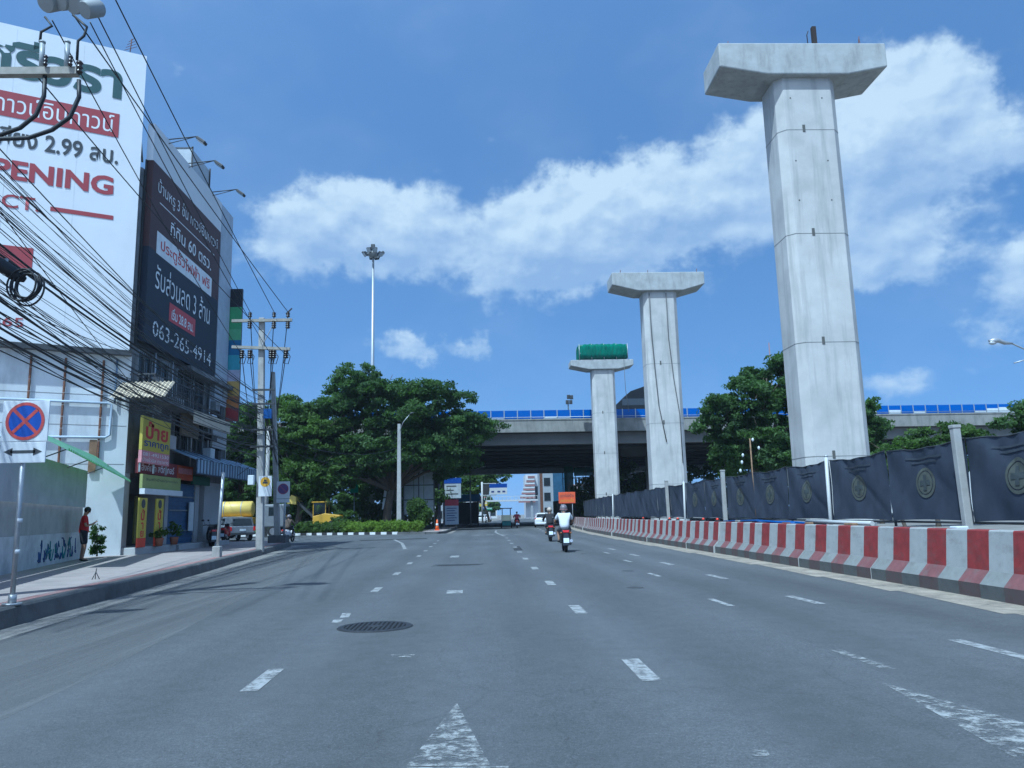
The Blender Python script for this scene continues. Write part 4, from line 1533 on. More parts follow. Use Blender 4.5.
# ---- white billboard on the angled side
WB = empty('white_billboard', W3(3, 8, 0.3), 'huge white billboard with dark green Thai lettering and the red word OPENING', 'billboard')
b = MB()
b.extrude([W3(0.12, 7.95, 0.12), W3(11.5, 7.95, 0.12), W3(11.5, 20.15, 0.12), W3(0.12, 20.28, 0.12)], NW * 0.22)
b.build('board', BOARD_W, WB)
b = MB()
b.extrude([W3(0.02, 7.75, 0.1), W3(11.5, 7.75, 0.1), W3(11.5, 7.94, 0.1), W3(0.02, 7.94, 0.1)], NW * 0.32)
b.build('bottom_beam', DARKSTEEL, WB)
for zz in (9, 12, 15, 18):
    b = MB()
    b.bar(W3(0.3, zz, 0.1), W3(0.3, zz - 1.2, -1.5) + Vector((0, 0.8, 0)), 0.08, 0.08)
    b.build('strut', DARKSTEEL, WB)
XW = -DW
for u in (2.35, 4.6, 6.9, 9.2):
    b = MB()
    b.extrude([W3(u, 7.96, 0.338), W3(u - 0.02, 7.96, 0.338), W3(u - 0.02, 20.1, 0.338), W3(u, 20.1, 0.338)], NW * 0.005)
    b.build('vinyl_seam', mat('vinyl seam', (0.62, 0.63, 0.64), 0.6), WB)
O_ = 0.348


def wtext(body, uL, uR, z0, z1, m_, bold=0.0, name='lettering'):
    text_part(body, WB, W3(uL, z0, O_ + 0.009), XW, ZD, uL - uR, z1 - z0, m_, name, bold)


def wband(uL, uR, z0, z1, m_, name):
    b = MB()
    b.extrude([W3(uL, z0, O_ - 0.004), W3(uR, z0, O_ - 0.004), W3(uR, z1, O_ - 0.004), W3(uL, z1, O_ - 0.004)], NW * 0.01)
    b.build(name, m_, WB)


wtext('ศรีวรา', 5.75, 0.95, 18.12, 19.75, INK_G, 0.035)
wband(6.6, 0.97, 16.5, 17.5, INK_R, 'red_band')
wtext('ทาวน์อินทาวน์', 5.12, 1.15, 16.68, 17.40, INK_W, 0.0)
wtext('เพียง 2.99 ลบ.', 5.15, 0.92, 15.36, 16.15, INK_K, 0.02)
wtext('OPENING', 5.95, 1.02, 14.05, 14.83, INK_R, 0.035)
wtext('17 OCT.', 6.2, 3.42, 12.95, 13.48, INK_R, 0.015)
wband(3.07, 0.96, 13.07, 13.24, INK_R, 'red_rule')
wband(6.2, 3.5, 10.6, 11.52, INK_R, 'red_box')
wtext('063-265', 5.9, 3.62, 8.5, 8.85, INK_R, 0.01)

# ---- dark billboard on the road side
XB = -13.18
DB = empty('dark_billboard', (XB, 34.5, 8.45), 'dark navy and brown billboard with white Thai lettering and a phone number', 'billboard')
MB().box((-13.42, 30.2, 8.45), (XB, 38.4, 12.35)).build('navy_print', NAVY_PRINT, DB)
MB().box((-13.42, 30.2, 12.352), (XB, 38.4, 16.0)).build('brown_upper', BROWN_UPPER, DB)
MB().box((-13.48, 30.12, 8.3), (-13.422, 38.5, 16.0)).build('frame', DARKSTEEL, DB)
MB().box((-13.47, 30.18, 16.004), (XB - 0.02, 38.5, 17.6)).build('blank_top_sheet', BOARD_W, DB)
MB().box((-13.47, 38.51, 7.2), (XB - 0.01, 40.3, 17.55)).build('blank_side_sheet', mat('pale side vinyl', (0.42, 0.46, 0.52), 0.6), DB)


def dtext(body, ya, yb, z0, z1, m_, bold=0.0):
    text_part(body, DB, (XB + 0.012, ya, z0), YD, ZD, yb - ya, z1 - z0, m_, 'lettering', bold)


dtext('บ้านหรู 3 ชั้น ทาวน์อินทาวน์', 30.75, 38.0, 14.72, 15.5, INK_W, 0.0)
MB().box((XB, 31.0, 14.48), (XB + 0.006, 37.6, 14.52)).build('rule', INK_W, DB)
dtext('ที่ดิน 60 ตรว.', 32.2, 37.2, 13.55, 14.25, INK_W, 0.01)
MB().box((XB, 30.9, 12.3), (XB + 0.006, 37.4, 13.25)).build('white_band', INK_W, DB)
dtext('ประตูรั้วไฟฟ้า ฟรี', 31.3, 37.1, 12.42, 13.12, BRIGHT_RED, 0.01)
dtext('รับส่วนลด 3 ล้าน', 30.95, 37.3, 10.85, 11.95, INK_W, 0.0)
MB().box((XB, 32.5, 9.85), (XB + 0.006, 35.5, 10.65)).build('red_box', mat('red print', (0.42, 0.03, 0.04), 0.5), DB)
dtext('เริ่ม 28.8 ลบ.', 32.75, 35.25, 9.98, 10.5, INK_W, 0.02)
dtext('063-265-4914', 30.95, 37.7, 8.85, 9.5, INK_W, 0.0)
for yy_, lab in ((31.6, 'nearest floodlight on a thin arm over the dark billboard, farthest left'), (33.9, 'middle floodlight on a thin arm over the dark billboard'), (37.1, 'farthest floodlight over the dark billboard, lowest in the photo')):
    r_ = empty('billboard_floodlight', (-13.2, yy_, 17.4), lab, 'floodlight', 'floodlights over the dark billboard')
    b = MB()
    b.tube([(-13.25, yy_, 17.62), (-12.0, yy_ + 0.05, 17.78)], 0.025, 6)
    b.tube([(-13.25, yy_, 17.42), (-12.2, yy_ + 0.05, 17.74)], 0.018, 6)
    b.build('arm', DARKSTEEL, r_)
    b = MB()
    mt_ = Matrix.Translation((-11.9, yy_ + 0.05, 17.62)) @ Matrix.Rotation(R(35), 4, 'Y')
    b.box((-0.14, -0.16, -0.06), (0.3, 0.16, 0.06), mt_)
    b.build('lamp_head', DARKSTEEL, r_, bevel=0.02)
    b = MB()
    b.box((-0.10, -0.13, -0.075), (0.26, 0.13, -0.062), mt_)
    b.build('lens', mat('lamp glass', (0.45, 0.47, 0.48), 0.2), r_)
r_ = empty('roof_tank_frame', (-14.2, 36, 15.6), 'grey sheet metal housing on the roof behind the floodlights', 'roof housing')
MB().box((-14.9, 35.2, 15.6), (-13.6, 37.6, 19.0)).build('housing', mat('pale housing sheet', (0.40, 0.43, 0.46), 0.6, var=0.15), r_)
b = MB()
for x in (-14.92, -13.6):
    for y in (35.18, 37.58):
        b.box((x, y, 15.6), (x + 0.06, y + 0.06, 19.1))
b.box((-14.92, 35.18, 19.0), (-13.54, 35.24, 19.06))
b.build('frame', DARKSTEEL, r_)
r_ = empty('roof_antenna', W3(0.75, 20.2, 0.2), 'small spindly antenna on top of the white billboard', 'antenna')
b = MB()
p = W3(0.75, 20.2, 0.2)
b.tube([p, p + Vector((0.05, 0, 0.75))], 0.02, 5)
b.build('mast', RUST, r_)
b = MB()
for k in range(4):
    z = 0.3 + k * 0.12
    b.tube([p + Vector((-0.22 + 0.05 * k, 0, z - 0.05)), p + Vector((0.28 - 0.05 * k, 0, z + 0.1))], 0.012, 4)
b.build('rod', RUST, r_)
# vertical multicolour sign at the far end of the facade
r_ = empty('tower_sign', (-13.1, 40.9, 6.8), 'tall narrow sign in stacked colour bands at the far end of the building', 'sign')
MB().box((-13.25, 40.45, 6.5), (-12.60, 40.6, 13.6)).build('backing', DARKSTEEL, r_)
bands = [((0.02, 0.02, 0.025), 12.6, 13.6), ((0.12, 0.36, 0.14), 11.4, 12.6), ((0.18, 0.42, 0.20), 10.8, 11.4), ((0.05, 0.16, 0.30), 10.0, 10.8), ((0.12, 0.36, 0.42), 9.2, 10.0),
         ((0.48, 0.46, 0.55), 8.6, 9.2), ((0.55, 0.36, 0.10), 7.8, 8.6), ((0.48, 0.20, 0.06), 7.2, 7.8), ((0.30, 0.05, 0.05), 6.5, 7.2)]
for i_, (c_, z0, z1) in enumerate(bands):
    MB().box((-13.25, 40.42, z0 + 0.002), (-12.60, 40.448, z1)).build('colour_band', mat('band colour', c_, 0.6), r_)

# ---- low wall with corrugated upper sheet beside the pavement
LW0, LW1 = Vector((-8.0, 7.5, 0)), Vector((-13.95, 28.0, 0))
lw_d = (LW1 - LW0).normalized()
lw_n = Vector((lw_d.y, -lw_d.x, 0))
LWL = (LW1 - LW0).length
LW = empty('boundary_wall', (LW0 + LW1) / 2, 'low graffiti marked wall topped with grey corrugated sheets beside the pavement', 'wall')


def lwp(t, z, out=0.0):
    return LW0 + lw_d * t + lw_n * out + Vector((0, 0, z))


b = MB()
b.extrude([lwp(0, 0.1), lwp(LWL, 0.1), lwp(LWL, 1.15), lwp(0, 1.15)], -lw_n * 0.2)
b.build('rendered_base', GRAF_W, LW)
b = MB()
b.extrude([lwp(0, 1.152, -0.02), lwp(LWL, 1.152, -0.02), lwp(LWL, 2.0, -0.02), lwp(0, 2.0, -0.02)], -lw_n * 0.16)
b.build('concrete_course', WALL_D, LW)
b = MB()
n = int(LWL / 0.15)
pts = [lwp(LWL * k / n, 0, 0.03 + (0.05 if k % 2 else 0.0)) for k in range(n + 1)]
for k in range(n):
    b.add([pts[k] + Vector((0, 0, 1.98)), pts[k + 1] + Vector((0, 0, 1.98)), pts[k + 1] + Vector((0, 0, 3.25)), pts[k] + Vector((0, 0, 3.25))], [(0, 1, 2, 3)])
cs_ = b.build('corrugated_sheet', CORR, LW, fix=False)
so_ = cs_.modifiers.new('thick', 'SOLIDIFY')
so_.thickness = 0.015
rg = random.Random(9)
for t0, mt_ in ((LWL - 5.8, GRAF_B), (LWL - 4.9, GRAF_T), (LWL - 3.9, GRAF_B), (LWL - 2.9, GRAF_T), (LWL - 2.0, GRAF_B)):
    b = MB()
    for s_ in range(4):
        pts = []
        t, z = t0 + s_ * 0.33, 0.55 + rg.random() * 0.2
        for q in range(7):
            t += rg.uniform(-0.16, 0.2)
            z = min(1.0, max(0.38, z + rg.uniform(-0.28, 0.3)))
            pts.append(lwp(t, z, 0.004))
        b.tube(pts, 0.022, 5)
    b.build('graffiti', mt_, LW)
r_ = empty('wall_awning', lwp(LWL - 4, 3.2, 0.5), 'faded teal corrugated awning over the boundary wall gate', 'awning')
awning('sheet', [lwp(LWL - 8.5, 3.95, -0.1), lwp(LWL + 1.2, 3.85, 0.05), lwp(LWL - 8.5, 3.32, 1.1), lwp(LWL + 1.8, 2.98, 1.2)], 0.012, [AWN_G], 40, r_)
for t in (LWL - 7.0, LWL - 3.5, LWL - 0.3):
    b = MB()
    b.bar(lwp(t, 3.15, 0.1), lwp(t, 3.42, 0.75), 0.03, 0.03)
    b.build('bracket', DARKSTEEL, r_)

# ------------------------------------------------------------------ street signs on the pavement
SIGN_W = mat('white sign sheet', (0.62, 0.63, 0.64), 0.5, var=0.06, scale=4)
SIGN_BLUE = mat('sign blue', (0.015, 0.06, 0.32), 0.45, var=0.06)
SIGN_RED = mat('sign red', (0.40, 0.06, 0.05), 0.45, var=0.08)
SIGN_PUR = mat('faded sign purple', (0.10, 0.06, 0.17), 0.5)
SIGN_PR = mat('faded sign maroon', (0.25, 0.07, 0.12), 0.5)
SIGN_Y = mat('sign amber', (0.65, 0.36, 0.02), 0.5)


def disc(b, c, r0, r1, xd, zd, out, n=32):
    c, xd, zd = Vector(c), Vector(xd), Vector(zd)
    nn = xd.cross(zd)
    vs = []
    for rr in ([r1] if r0 == 0 else [r0, r1]):
        vs += [c + nn * out + xd * rr * math.cos(2 * math.pi * i / n) + zd * rr * math.sin(2 * math.pi * i / n) for i in range(n)]
    if r0 == 0:
        b.add(vs, [tuple(range(n))])
    else:
        b.add(vs, [(i, (i + 1) % n, n + (i + 1) % n, n + i) for i in range(n)])


def no_stop(parent, c, r, xd, out, blue, red, cross=True):
    zd = Vector((0, 0, 1))
    xd = Vector(xd).normalized()
    b = MB()
    disc(b, c, 0, r * 0.86, xd, zd, out)
    d_ = b.build('blue_disc', blue, parent, fix=False)
    b = MB()
    disc(b, c, r * 0.84, r, xd, zd, out + 0.003)
    b.build('red_ring', red, d_, fix=False)
    nn = xd.cross(zd)
    for a in ((45, 135) if cross else (135,)):
        b = MB()
        dv = xd * math.cos(R(a)) + zd * math.sin(R(a))
        tv = nn.cross(dv)
        o_ = Vector(c) + nn * (out + 0.002 + (0.001 if a == 45 else 0))
        w = r * 0.085
        b.add([o_ - dv * r * 0.86 - tv * w, o_ - dv * r * 0.86 + tv * w, o_ + dv * r * 0.86 + tv * w, o_ + dv * r * 0.86 - tv * w], [(0, 1, 2, 3)])
        b.build('red_bar', red, d_, fix=False)


SP = empty('no_stopping_sign', (-6.86, 11.9, 0.27), 'no stopping sign with a red cross and double arrow on a grey pole', 'road sign')
ptop = at_y(22, 452, 11.9)
b = MB()
b.tube([(-6.86, 11.9, 0.27), (ptop.x + 0.02, 11.9, 2.9)], 0.035, 12)
b.build('pole', GALV, SP)
b = MB()
b.tube([(-6.86, 11.9, 0.27), (-6.86, 11.9, 0.30)], 0.13, 14)
b.tube([(-6.86, 11.9, 0.30), (-6.858, 11.9, 0.42)], 0.055, 12)
b.build('foot_plate', GALV, SP)
b = MB()
for z in (1.0, 1.45):
    b.tube([(-6.845, 11.9, z), (-6.845, 11.9, z + 0.06)], 0.038, 12)
b.build('reflective_tape', SIGN_W, SP)
pc = at_y(25, 432, 11.86)
xs = Vector((1, 0, 0))
x0_, x1_ = at_y(2.5, 425, 11.86).x, at_y(49, 425, 11.86).x
zt, zm, zb = at_y(25, 401, 11.86).z, at_y(25, 442, 11.86).z, at_y(25, 463, 11.86).z
b = MB()
b.box((x0_, 11.84, zm + 0.006), (x1_, 11.862, zt))
pl = b.build('sign_plate', SIGN_W, SP, bevel=0.006)
no_stop(pl, ((x0_ + x1_) / 2, 11.835, (zt + zm) / 2), (x1_ - x0_) * 0.42, xs, 0.0, SIGN_BLUE, SIGN_RED)
b = MB()
b.box((x0_ + 0.005, 11.84, zb), (x1_ - 0.01, 11.862, zm - 0.004))
pl2 = b.build('arrow_plate', SIGN_W, SP, bevel=0.006)
za = (zb + zm) / 2 + 0.01
xl, xr = x0_ + 0.06, x1_ - 0.06
b = MB()
b.add([(xl + 0.1, 11.836, za - 0.022), (xr - 0.1, 11.836, za - 0.022), (xr - 0.1, 11.836, za + 0.022), (xl + 0.1, 11.836, za + 0.022)], [(0, 1, 2, 3)])
b.add([(xl, 11.836, za), (xl + 0.13, 11.836, za - 0.06), (xl + 0.13, 11.836, za + 0.06)], [(0, 1, 2)])
b.add([(xr, 11.836, za), (xr - 0.13, 11.836, za + 0.06), (xr - 0.13, 11.836, za - 0.06)], [(0, 1, 2)])
b.build('double_arrow', INK_K, pl2, fix=False)

SPO = empty('short_post', (-8.72, 26.3, 0.25), 'bare grey post in a concrete foot on the pavement edge before the shops', 'post')
MB().tube([(-8.72, 26.3, 0.25), (-8.62, 26.3, 3.0)], 0.05, 10).build('pole', GALV, SPO)
MB().prism([(-8.85, 26.17), (-8.59, 26.17), (-8.59, 26.43), (-8.85, 26.43)], 0.2, 0.6).build('concrete_foot', POLE_C, SPO, bevel=0.03)
b = MB()
r_ = empty('wire_stake', (-8.08, 16.9, 0.27), 'little dark wire tripod standing on the sunlit pavement', 'wire stake')
for k in range(3):
    a = 2.1 * k
    MB().tube([(-8.08 + 0.08 * math.cos(a), 16.9 + 0.08 * math.sin(a), 0.27), (-8.08, 16.9, 0.42)], 0.009, 5).build('leg', DARKSTEEL, r_)
MB().tube([(-8.08, 16.9, 0.42), (-8.07, 16.9, 0.5)], 0.009, 5).build('stem', DARKSTEEL, r_)

# ------------------------------------------------------------------ utility poles
INSUL = mat('brown porcelain', (0.035, 0.025, 0.022), 0.3, var=0.2)
INSUL_G = mat('grey porcelain', (0.34, 0.36, 0.36), 0.4, var=0.1)
TIMBER = mat('grey crossarm timber', (0.30, 0.28, 0.24), 0.85, var=0.2, scale=6)
CABLE = mat('black cable sheath', (0.012, 0.013, 0.016), 0.55)


def insulator(b, c, h, r, n=4):
    c = Vector(c)
    pts, rs = [], []
    for k in range(n):
        z = h * k / n
        pts += [c + Vector((0, 0, z)), c + Vector((0, 0, z + h * 0.45 / n)), c + Vector((0, 0, z + h * 0.5 / n)), c + Vector((0, 0, z + h * 0.95 / n))]
        rs += [r * 0.55, r, r, r * 0.55]
    b.tube(pts, rs, 10)


PX, PY = -9.2, 33.0
UP = empty('utility_pole', (PX, PY, 0.25), 'square concrete utility pole with two crossarms and an amber sign, tallest on the pavement corner', 'utility pole', 'concrete utility poles on the left')
top = at_y(262, 318, PY)
b = MB()
for (zz, w) in ((0,0),):
    b.loft([[(PX + (top.x - PX) * t - w_, PY - w_, 0.1 + (top.z - 0.1) * t), (PX + (top.x - PX) * t + w_, PY - w_, 0.1 + (top.z - 0.1) * t),
             (PX + (top.x - PX) * t + w_, PY + w_, 0.1 + (top.z - 0.1) * t), (PX + (top.x - PX) * t - w_, PY + w_, 0.1 + (top.z - 0.1) * t)]
            for t, w_ in ((0, 0.145), (0.5, 0.13), (1, 0.11))], True, True, sm=False)
b.build('shaft', POLE_C, UP, bevel=0.02)
armA0, armA1 = at_y(232, 321, PY - 0.22), at_y(292, 320, PY - 0.22)
armB0, armB1 = at_y(232, 347, PY - 0.22), at_y(290, 349, PY - 0.22)
MB().bar(armA0, armA1, 0.12, 0.12).build('crossarm', TIMBER, UP)
MB().bar(armB0, armB1, 0.12, 0.12).build('crossarm', TIMBER, UP)
b = MB()
b.bar(at_y(262, 346, PY - 0.2), at_y(273, 325, PY - 0.25), 0.05, 0.02)
b.build('brace', GALV, UP)
INS_T, INS_B = [], []
for px_ in (250, 274, 288):
    c = at_y(px_, 319, PY - 0.22)
    b = MB()
    insulator(b, c + Vector((0, 0, 0.08)), 0.22, 0.09, 3)
    insulator(b, c + Vector((0, 0, -0.42)), 0.34, 0.11, 4)
    b.build('insulator', INSUL, UP)
    INS_T.append(c + Vector((0, 0, 0.3)))
for px_ in (242, 250, 271, 274, 286):
    c = at_y(px_, 350, PY - 0.22)
    b = MB()
    insulator(b, c + Vector((0, 0, -0.36)), 0.36, 0.12, 4)
    b.build('insulator', INSUL, UP)
    INS_B.append(c + Vector((0, 0, -0.2)))
for k, c in enumerate(INS_B):
    b = MB()
    b.tube([c + Vector((0.05, -0.03, 0.15)), c + Vector((0.2, -0.05, -0.1)), c + Vector((0.12, -0.05, -0.42)), c + Vector((-0.08, -0.04, -0.38)), c + Vector((-0.02, -0.02, -0.1))], 0.018, 5)
    b.build('jumper_wire', CABLE, UP)
c = at_y(286, 314, PY - 0.2)
MB().bar(c, c + Vector((0.25, 0, 0.25)), 0.05, 0.05).build('arrester', INSUL, UP)
for zz in (6.2, 5.1, 4.4, 6.8):
    MB().box((PX - 0.45, PY - 0.3, zz), (PX + 0.5, PY - 0.24, zz + 0.08)).build('bracket', DARKSTEEL, UP)
MB().box((PX + 0.1, PY - 0.45, 5.6), (PX + 0.42, PY - 0.3, 6.0)).build('junction_box', PIPE_BLUE, UP)
# amber warning plate
c = at_y(265, 486, PY - 0.3)
MB().box((c.x - 0.27, PY - 0.28, c.z - 0.42), (c.x + 0.27, PY - 0.25, c.z + 0.42)).build('amber_sign_plate', SIGN_W, UP)
b = MB()
disc(b, (c.x, PY - 0.285, c.z + 0.17), 0, 0.2, xs, (0, 0, 1), 0)
d_ = b.build('amber_disc', SIGN_Y, UP, fix=False)
b = MB()
b.add([(c.x - 0.11, PY - 0.289, c.z + 0.1), (c.x + 0.11, PY - 0.289, c.z + 0.1), (c.x + 0.09, PY - 0.289, c.z + 0.18), (c.x - 0.09, PY - 0.289, c.z + 0.18)], [(0, 1, 2, 3)])
b.add([(c.x - 0.07, PY - 0.289, c.z + 0.19), (c.x + 0.07, PY - 0.289, c.z + 0.19), (c.x + 0.05, PY - 0.289, c.z + 0.26), (c.x - 0.05, PY - 0.289, c.z + 0.26)], [(0, 1, 2, 3)])
b.build('symbol', INK_K, d_, fix=False)
b = MB()
b.box((PX - 0.48, PY - 0.4, 2.85), (PX - 0.24, PY - 0.18, 3.25))
b.build('meter_box', WHITE_PANEL, UP, bevel=0.02)

QX, QY = -10.75, 41.8
UQ = empty('utility_pole', (QX, QY, 0.25), 'shorter concrete pole with a faded purple no parking sign, standing just behind the crossarm pole', 'utility pole', 'concrete utility poles on the left')
t4 = at_y(273, 372, QY)
b = MB()
b.loft([[(QX + (t4.x - QX) * t - w_, QY - w_, 0.1 + (t4.z - 0.1) * t), (QX + (t4.x - QX) * t + w_, QY - w_, 0.1 + (t4.z - 0.1) * t),
         (QX + (t4.x - QX) * t + w_, QY + w_, 0.1 + (t4.z - 0.1) * t), (QX + (t4.x - QX) * t - w_, QY + w_, 0.1 + (t4.z - 0.1) * t)] for t, w_ in ((0, 0.14), (1, 0.10))], True, True, sm=False)
b.build('shaft', POLE_C, UQ, bevel=0.02)
MB().box((QX - 0.42, QY - 0.42, 0.2), (QX + 0.5, QY + 0.42, 0.62)).build('concrete_foot', KERB, UQ, bevel=0.04)
MB().cyl((QX + 0.38, QY - 0.3, 0.3), (QX + 0.42, QY - 0.3, 3.3), 0.05, 10).build('sign_post', GALV, UQ)
c = at_y(283, 492, QY - 0.4)
MB().box((c.x - 0.34, QY - 0.38, c.z - 0.55), (c.x + 0.34, QY - 0.35, c.z + 0.55)).build('sign_plate', SIGN_W, UQ)
no_stop(UQ, (c.x, QY - 0.39, c.z + 0.16), 0.28, xs, 0, SIGN_PUR, SIGN_PR, False)
MB().box((c.x - 0.34, QY - 0.388, c.z - 0.36), (c.x + 0.34, QY - 0.382, c.z - 0.34)).build('plate_line', INK_K, UQ)

# near transformer pole at the photo's left edge
NX, NY = -8.72, 12.6
UN = empty('utility_pole', (NX, NY, 0.33), 'near utility pole at the left photo edge, its crossarm carrying fuse holders and grey transformers', 'utility pole', 'concrete utility poles on the left')
b = MB()
b.loft([[(NX - w_ + 0.02 * t, NY - w_, 0.1 + 11.4 * t), (NX + w_, NY - w_, 0.1 + 11.4 * t), (NX + w_, NY + w_, 0.1 + 11.4 * t), (NX - w_, NY + w_, 0.1 + 11.4 * t)] for t, w_ in ((0, 0.2), (1, 0.15))], True, True, sm=False)
b.build('shaft', POLE_C, UN, bevel=0.02)
YN = NY - 0.25
a0, a1 = at_y(-60, 73, YN), at_y(78, 72, YN)
MB().bar(a0, a1, 0.13, 0.13).build('crossarm', TIMBER, UN)
for px_ in (41.5, 66.5):
    c = at_y(px_, 68, YN)
    t_ = at_y(px_ + 1, 43, YN)
    b = MB()
    b.tube([c, t_], 0.042, 10)
    b.tube([t_, t_ + Vector((0, 0, 0.03))], 0.05, 10)
    b.build('fuse_holder', INSUL_G, UN)
    b = MB()
    insulator(b, at_y(px_ + 3.5, 66, YN - 0.1), 0.2, 0.04, 3)
    b.build('insulator', INSUL, UN)
c = at_y(79, 74, YN)
b = MB()
insulator(b, c, 0.24, 0.06, 3)
b.build('insulator', INSUL, UN)
for (px_, py_, r_, L_, tilt) in ((46, 3, 0.16, 0.42, 0.4), (60, 1, 0.16, 0.45, 0.7), (73, 4, 0.17, 0.42, 0.5), (85, 10, 0.15, 0.3, 0.9)):
    c = at_y(px_, py_, YN)
    b = MB()
    dv = Vector((0.35 * tilt, 0.5, 0.45)).normalized()
    b.tube([c - dv * 0.02, c, c + dv * L_, c + dv * (L_ + 0.02)], [r_ * 0.9, r_, r_, r_ * 0.9], 16)
    b.build('transformer_can', mat('grey transformer enamel', (0.26, 0.27, 0.27), 0.55, var=0.15), UN)
for pts in (([45, 17], [52, 26], [41, 32], [40, 42]), ([73, 15], [87, 27], [84, 36], [78, 41], [77, 60])):
    MB().tube([at_y(x, y, YN) for x, y in pts], 0.022, 6).build('jumper_wire', CABLE, UN)
for pts in (([45, 76], [44, 96], [36, 115], [20, 128], [0, 135], [-30, 140]), ([79, 80], [79, 97], [70, 117], [52, 130], [28, 138], [0, 139], [-30, 141])):
    MB().tube([at_y(x, y, YN) for x, y in pts], 0.036, 8).build('drop_cable', CABLE, UN)

# ------------------------------------------------------------------ overhead cables
ncab = 0


def cable(p, q, sag, r, lab, group, seg=14):
    p, q = Vector(p), Vector(q)
    pts = [p.lerp(q, k / seg) - Vector((0, 0, 4 * sag * (k / seg) * (1 - k / seg))) for k in range(seg + 1)]
    o = MB().tube(pts, r, 6).build('overhead_cable', CABLE, fix=False)
    return tag(o, lab, 'cable', group)


HV = 'high wires between the utility poles'
for k, ((x, y, X), tgt, lab) in enumerate((((92, 0, -7.7), INS_T[0], 'high wire ending at the crossarm end nearest the building'),
                                           ((118, 0, -7.1), INS_T[1], 'high wire reaching the middle insulator of the upper crossarm, outermost over the road'),
                                           ((72, 8, -7.5), INS_T[2], 'high wire starting beneath the grey transformer cans'))):
    p = at_x(x, y, X)
    d_ = (Vector(tgt) - p)
    cable(p - d_ * 0.35, tgt, 0.12, 0.015, lab, HV, 24)
for k, ((x, y, X), tgt, lab) in enumerate((((52, 20, -7.6), INS_B[0], 'wire from beside the left fuse holder to the lower crossarm'),
                                           ((90, 22, -7.3), INS_B[2], 'wire from the rightmost transformer can to the lower crossarm centre'),
                                           ((30, 68, -8.0), INS_B[4], 'wire from the near crossarm to the lower crossarm end over the road'))):
    cable(at_x(x, y, X), tgt, 0.2, 0.013, lab, HV, 20)
FP = Vector((-19.5, 69, 8.3))
for k, c in enumerate(INS_T + INS_B):
    cable(c, FP + Vector((0.5 * (k % 3), 0, -0.5 * (k // 3) + (0.9 if k < 3 else 0))), 1.4, 0.018, 'wire running on from the crossarm pole into the trees of the side street', 'wires leading off from the crossarm pole', 16)
b = MB()
b.cyl((-18.8, 69, 0), (-18.8, 69, 9.6), 0.17, 10)
tag(b.build('utility_pole', POLE_C), 'far concrete pole half hidden among the trees of the side street', 'utility pole', 'concrete utility poles on the left')

rc = random.Random(21)
BG = 'tangled low cables along the left pavement'
BL_ = 'thin black cable in the tangled bundle sagging along the left pavement'
for k in range(40):
    t = rc.random() ** 0.8
    z0 = 4.9 + 3.6 * t + rc.uniform(-0.15, 0.15)
    x0 = NX + rc.uniform(-0.35, 0.55)
    z1 = 4.3 + 2.2 * t + rc.uniform(-0.5, 0.5)
    p = Vector((x0, NY, z0))
    q = Vector((PX + rc.uniform(-0.45, 0.3), PY - 0.2, z1))
    p = p + (p - q) * 0.28
    cable(p, q, rc.uniform(0.25, 0.9), rc.choice((0.005, 0.006, 0.007, 0.009, 0.012)), BL_, BG)
for k in range(5):
    z0 = (6.6, 6.1, 5.4, 5.0, 7.0)[k]
    p, q = Vector((NX + 0.25, NY, z0)), Vector((PX - 0.1, PY - 0.25, z0 - 1.0))
    p = p + (p - q) * 0.28
    cable(p, q, (0.5, 0.9, 0.6, 0.3, 0.8)[k], 0.022, ('thick cable topmost of the three heavy ones in the bundle', 'thick sagging cable crossing the foot of the white billboard', 'thick cable passing just under the cable coil', 'lowest thick cable of the bundle, crossing the no stopping sign', 'thick cable above the coil')[k], BG)
for k in range(10):
    p = Vector((NX + rc.uniform(-0.3, 0.4), NY, rc.uniform(4.8, 7.4)))
    q = Vector((-13.2, rc.uniform(30.2, 40.5), rc.uniform(4.2, 8.2)))
    cable(p, q, rc.uniform(0.2, 0.6), 0.01, 'thin service cable dropping from the bundle to the shophouse front', 'service cables to the shophouse')
for k in range(14):
    p = Vector((PX + rc.uniform(-0.3, 0.3), PY + 0.2, rc.uniform(3.9, 6.7)))
    q = Vector((QX + rc.uniform(-0.2, 0.2), QY, rc.uniform(3.6, 6.0)))
    cable(p, q, rc.uniform(0.1, 0.4), 0.014, 'cable of the slack bundle between the crossarm pole and the shorter pole', 'cables between the two corner poles')
for k in range(9):
    p = Vector((PX, PY + 0.2, rc.uniform(4.2, 6.6)))
    q = Vector((-22 - rc.uniform(0, 3), 62 + rc.uniform(0, 4), rc.uniform(4.5, 6.5)))
    cable(p, q, rc.uniform(0.6, 1.3), 0.014, 'cable looping from the corner pole away over the side street', 'cables over the side street')
cable((QX, QY, 5.7), at_y(397, 448, 66), 0.7, 0.018, 'single cable crossing in front of the trees to the concrete lamp post', 'cables over the side street')
cable((QX, QY, 5.2), at_y(397, 455, 66), 0.9, 0.012, 'lower thin cable in front of the trees to the concrete lamp post', 'cables over the side street')

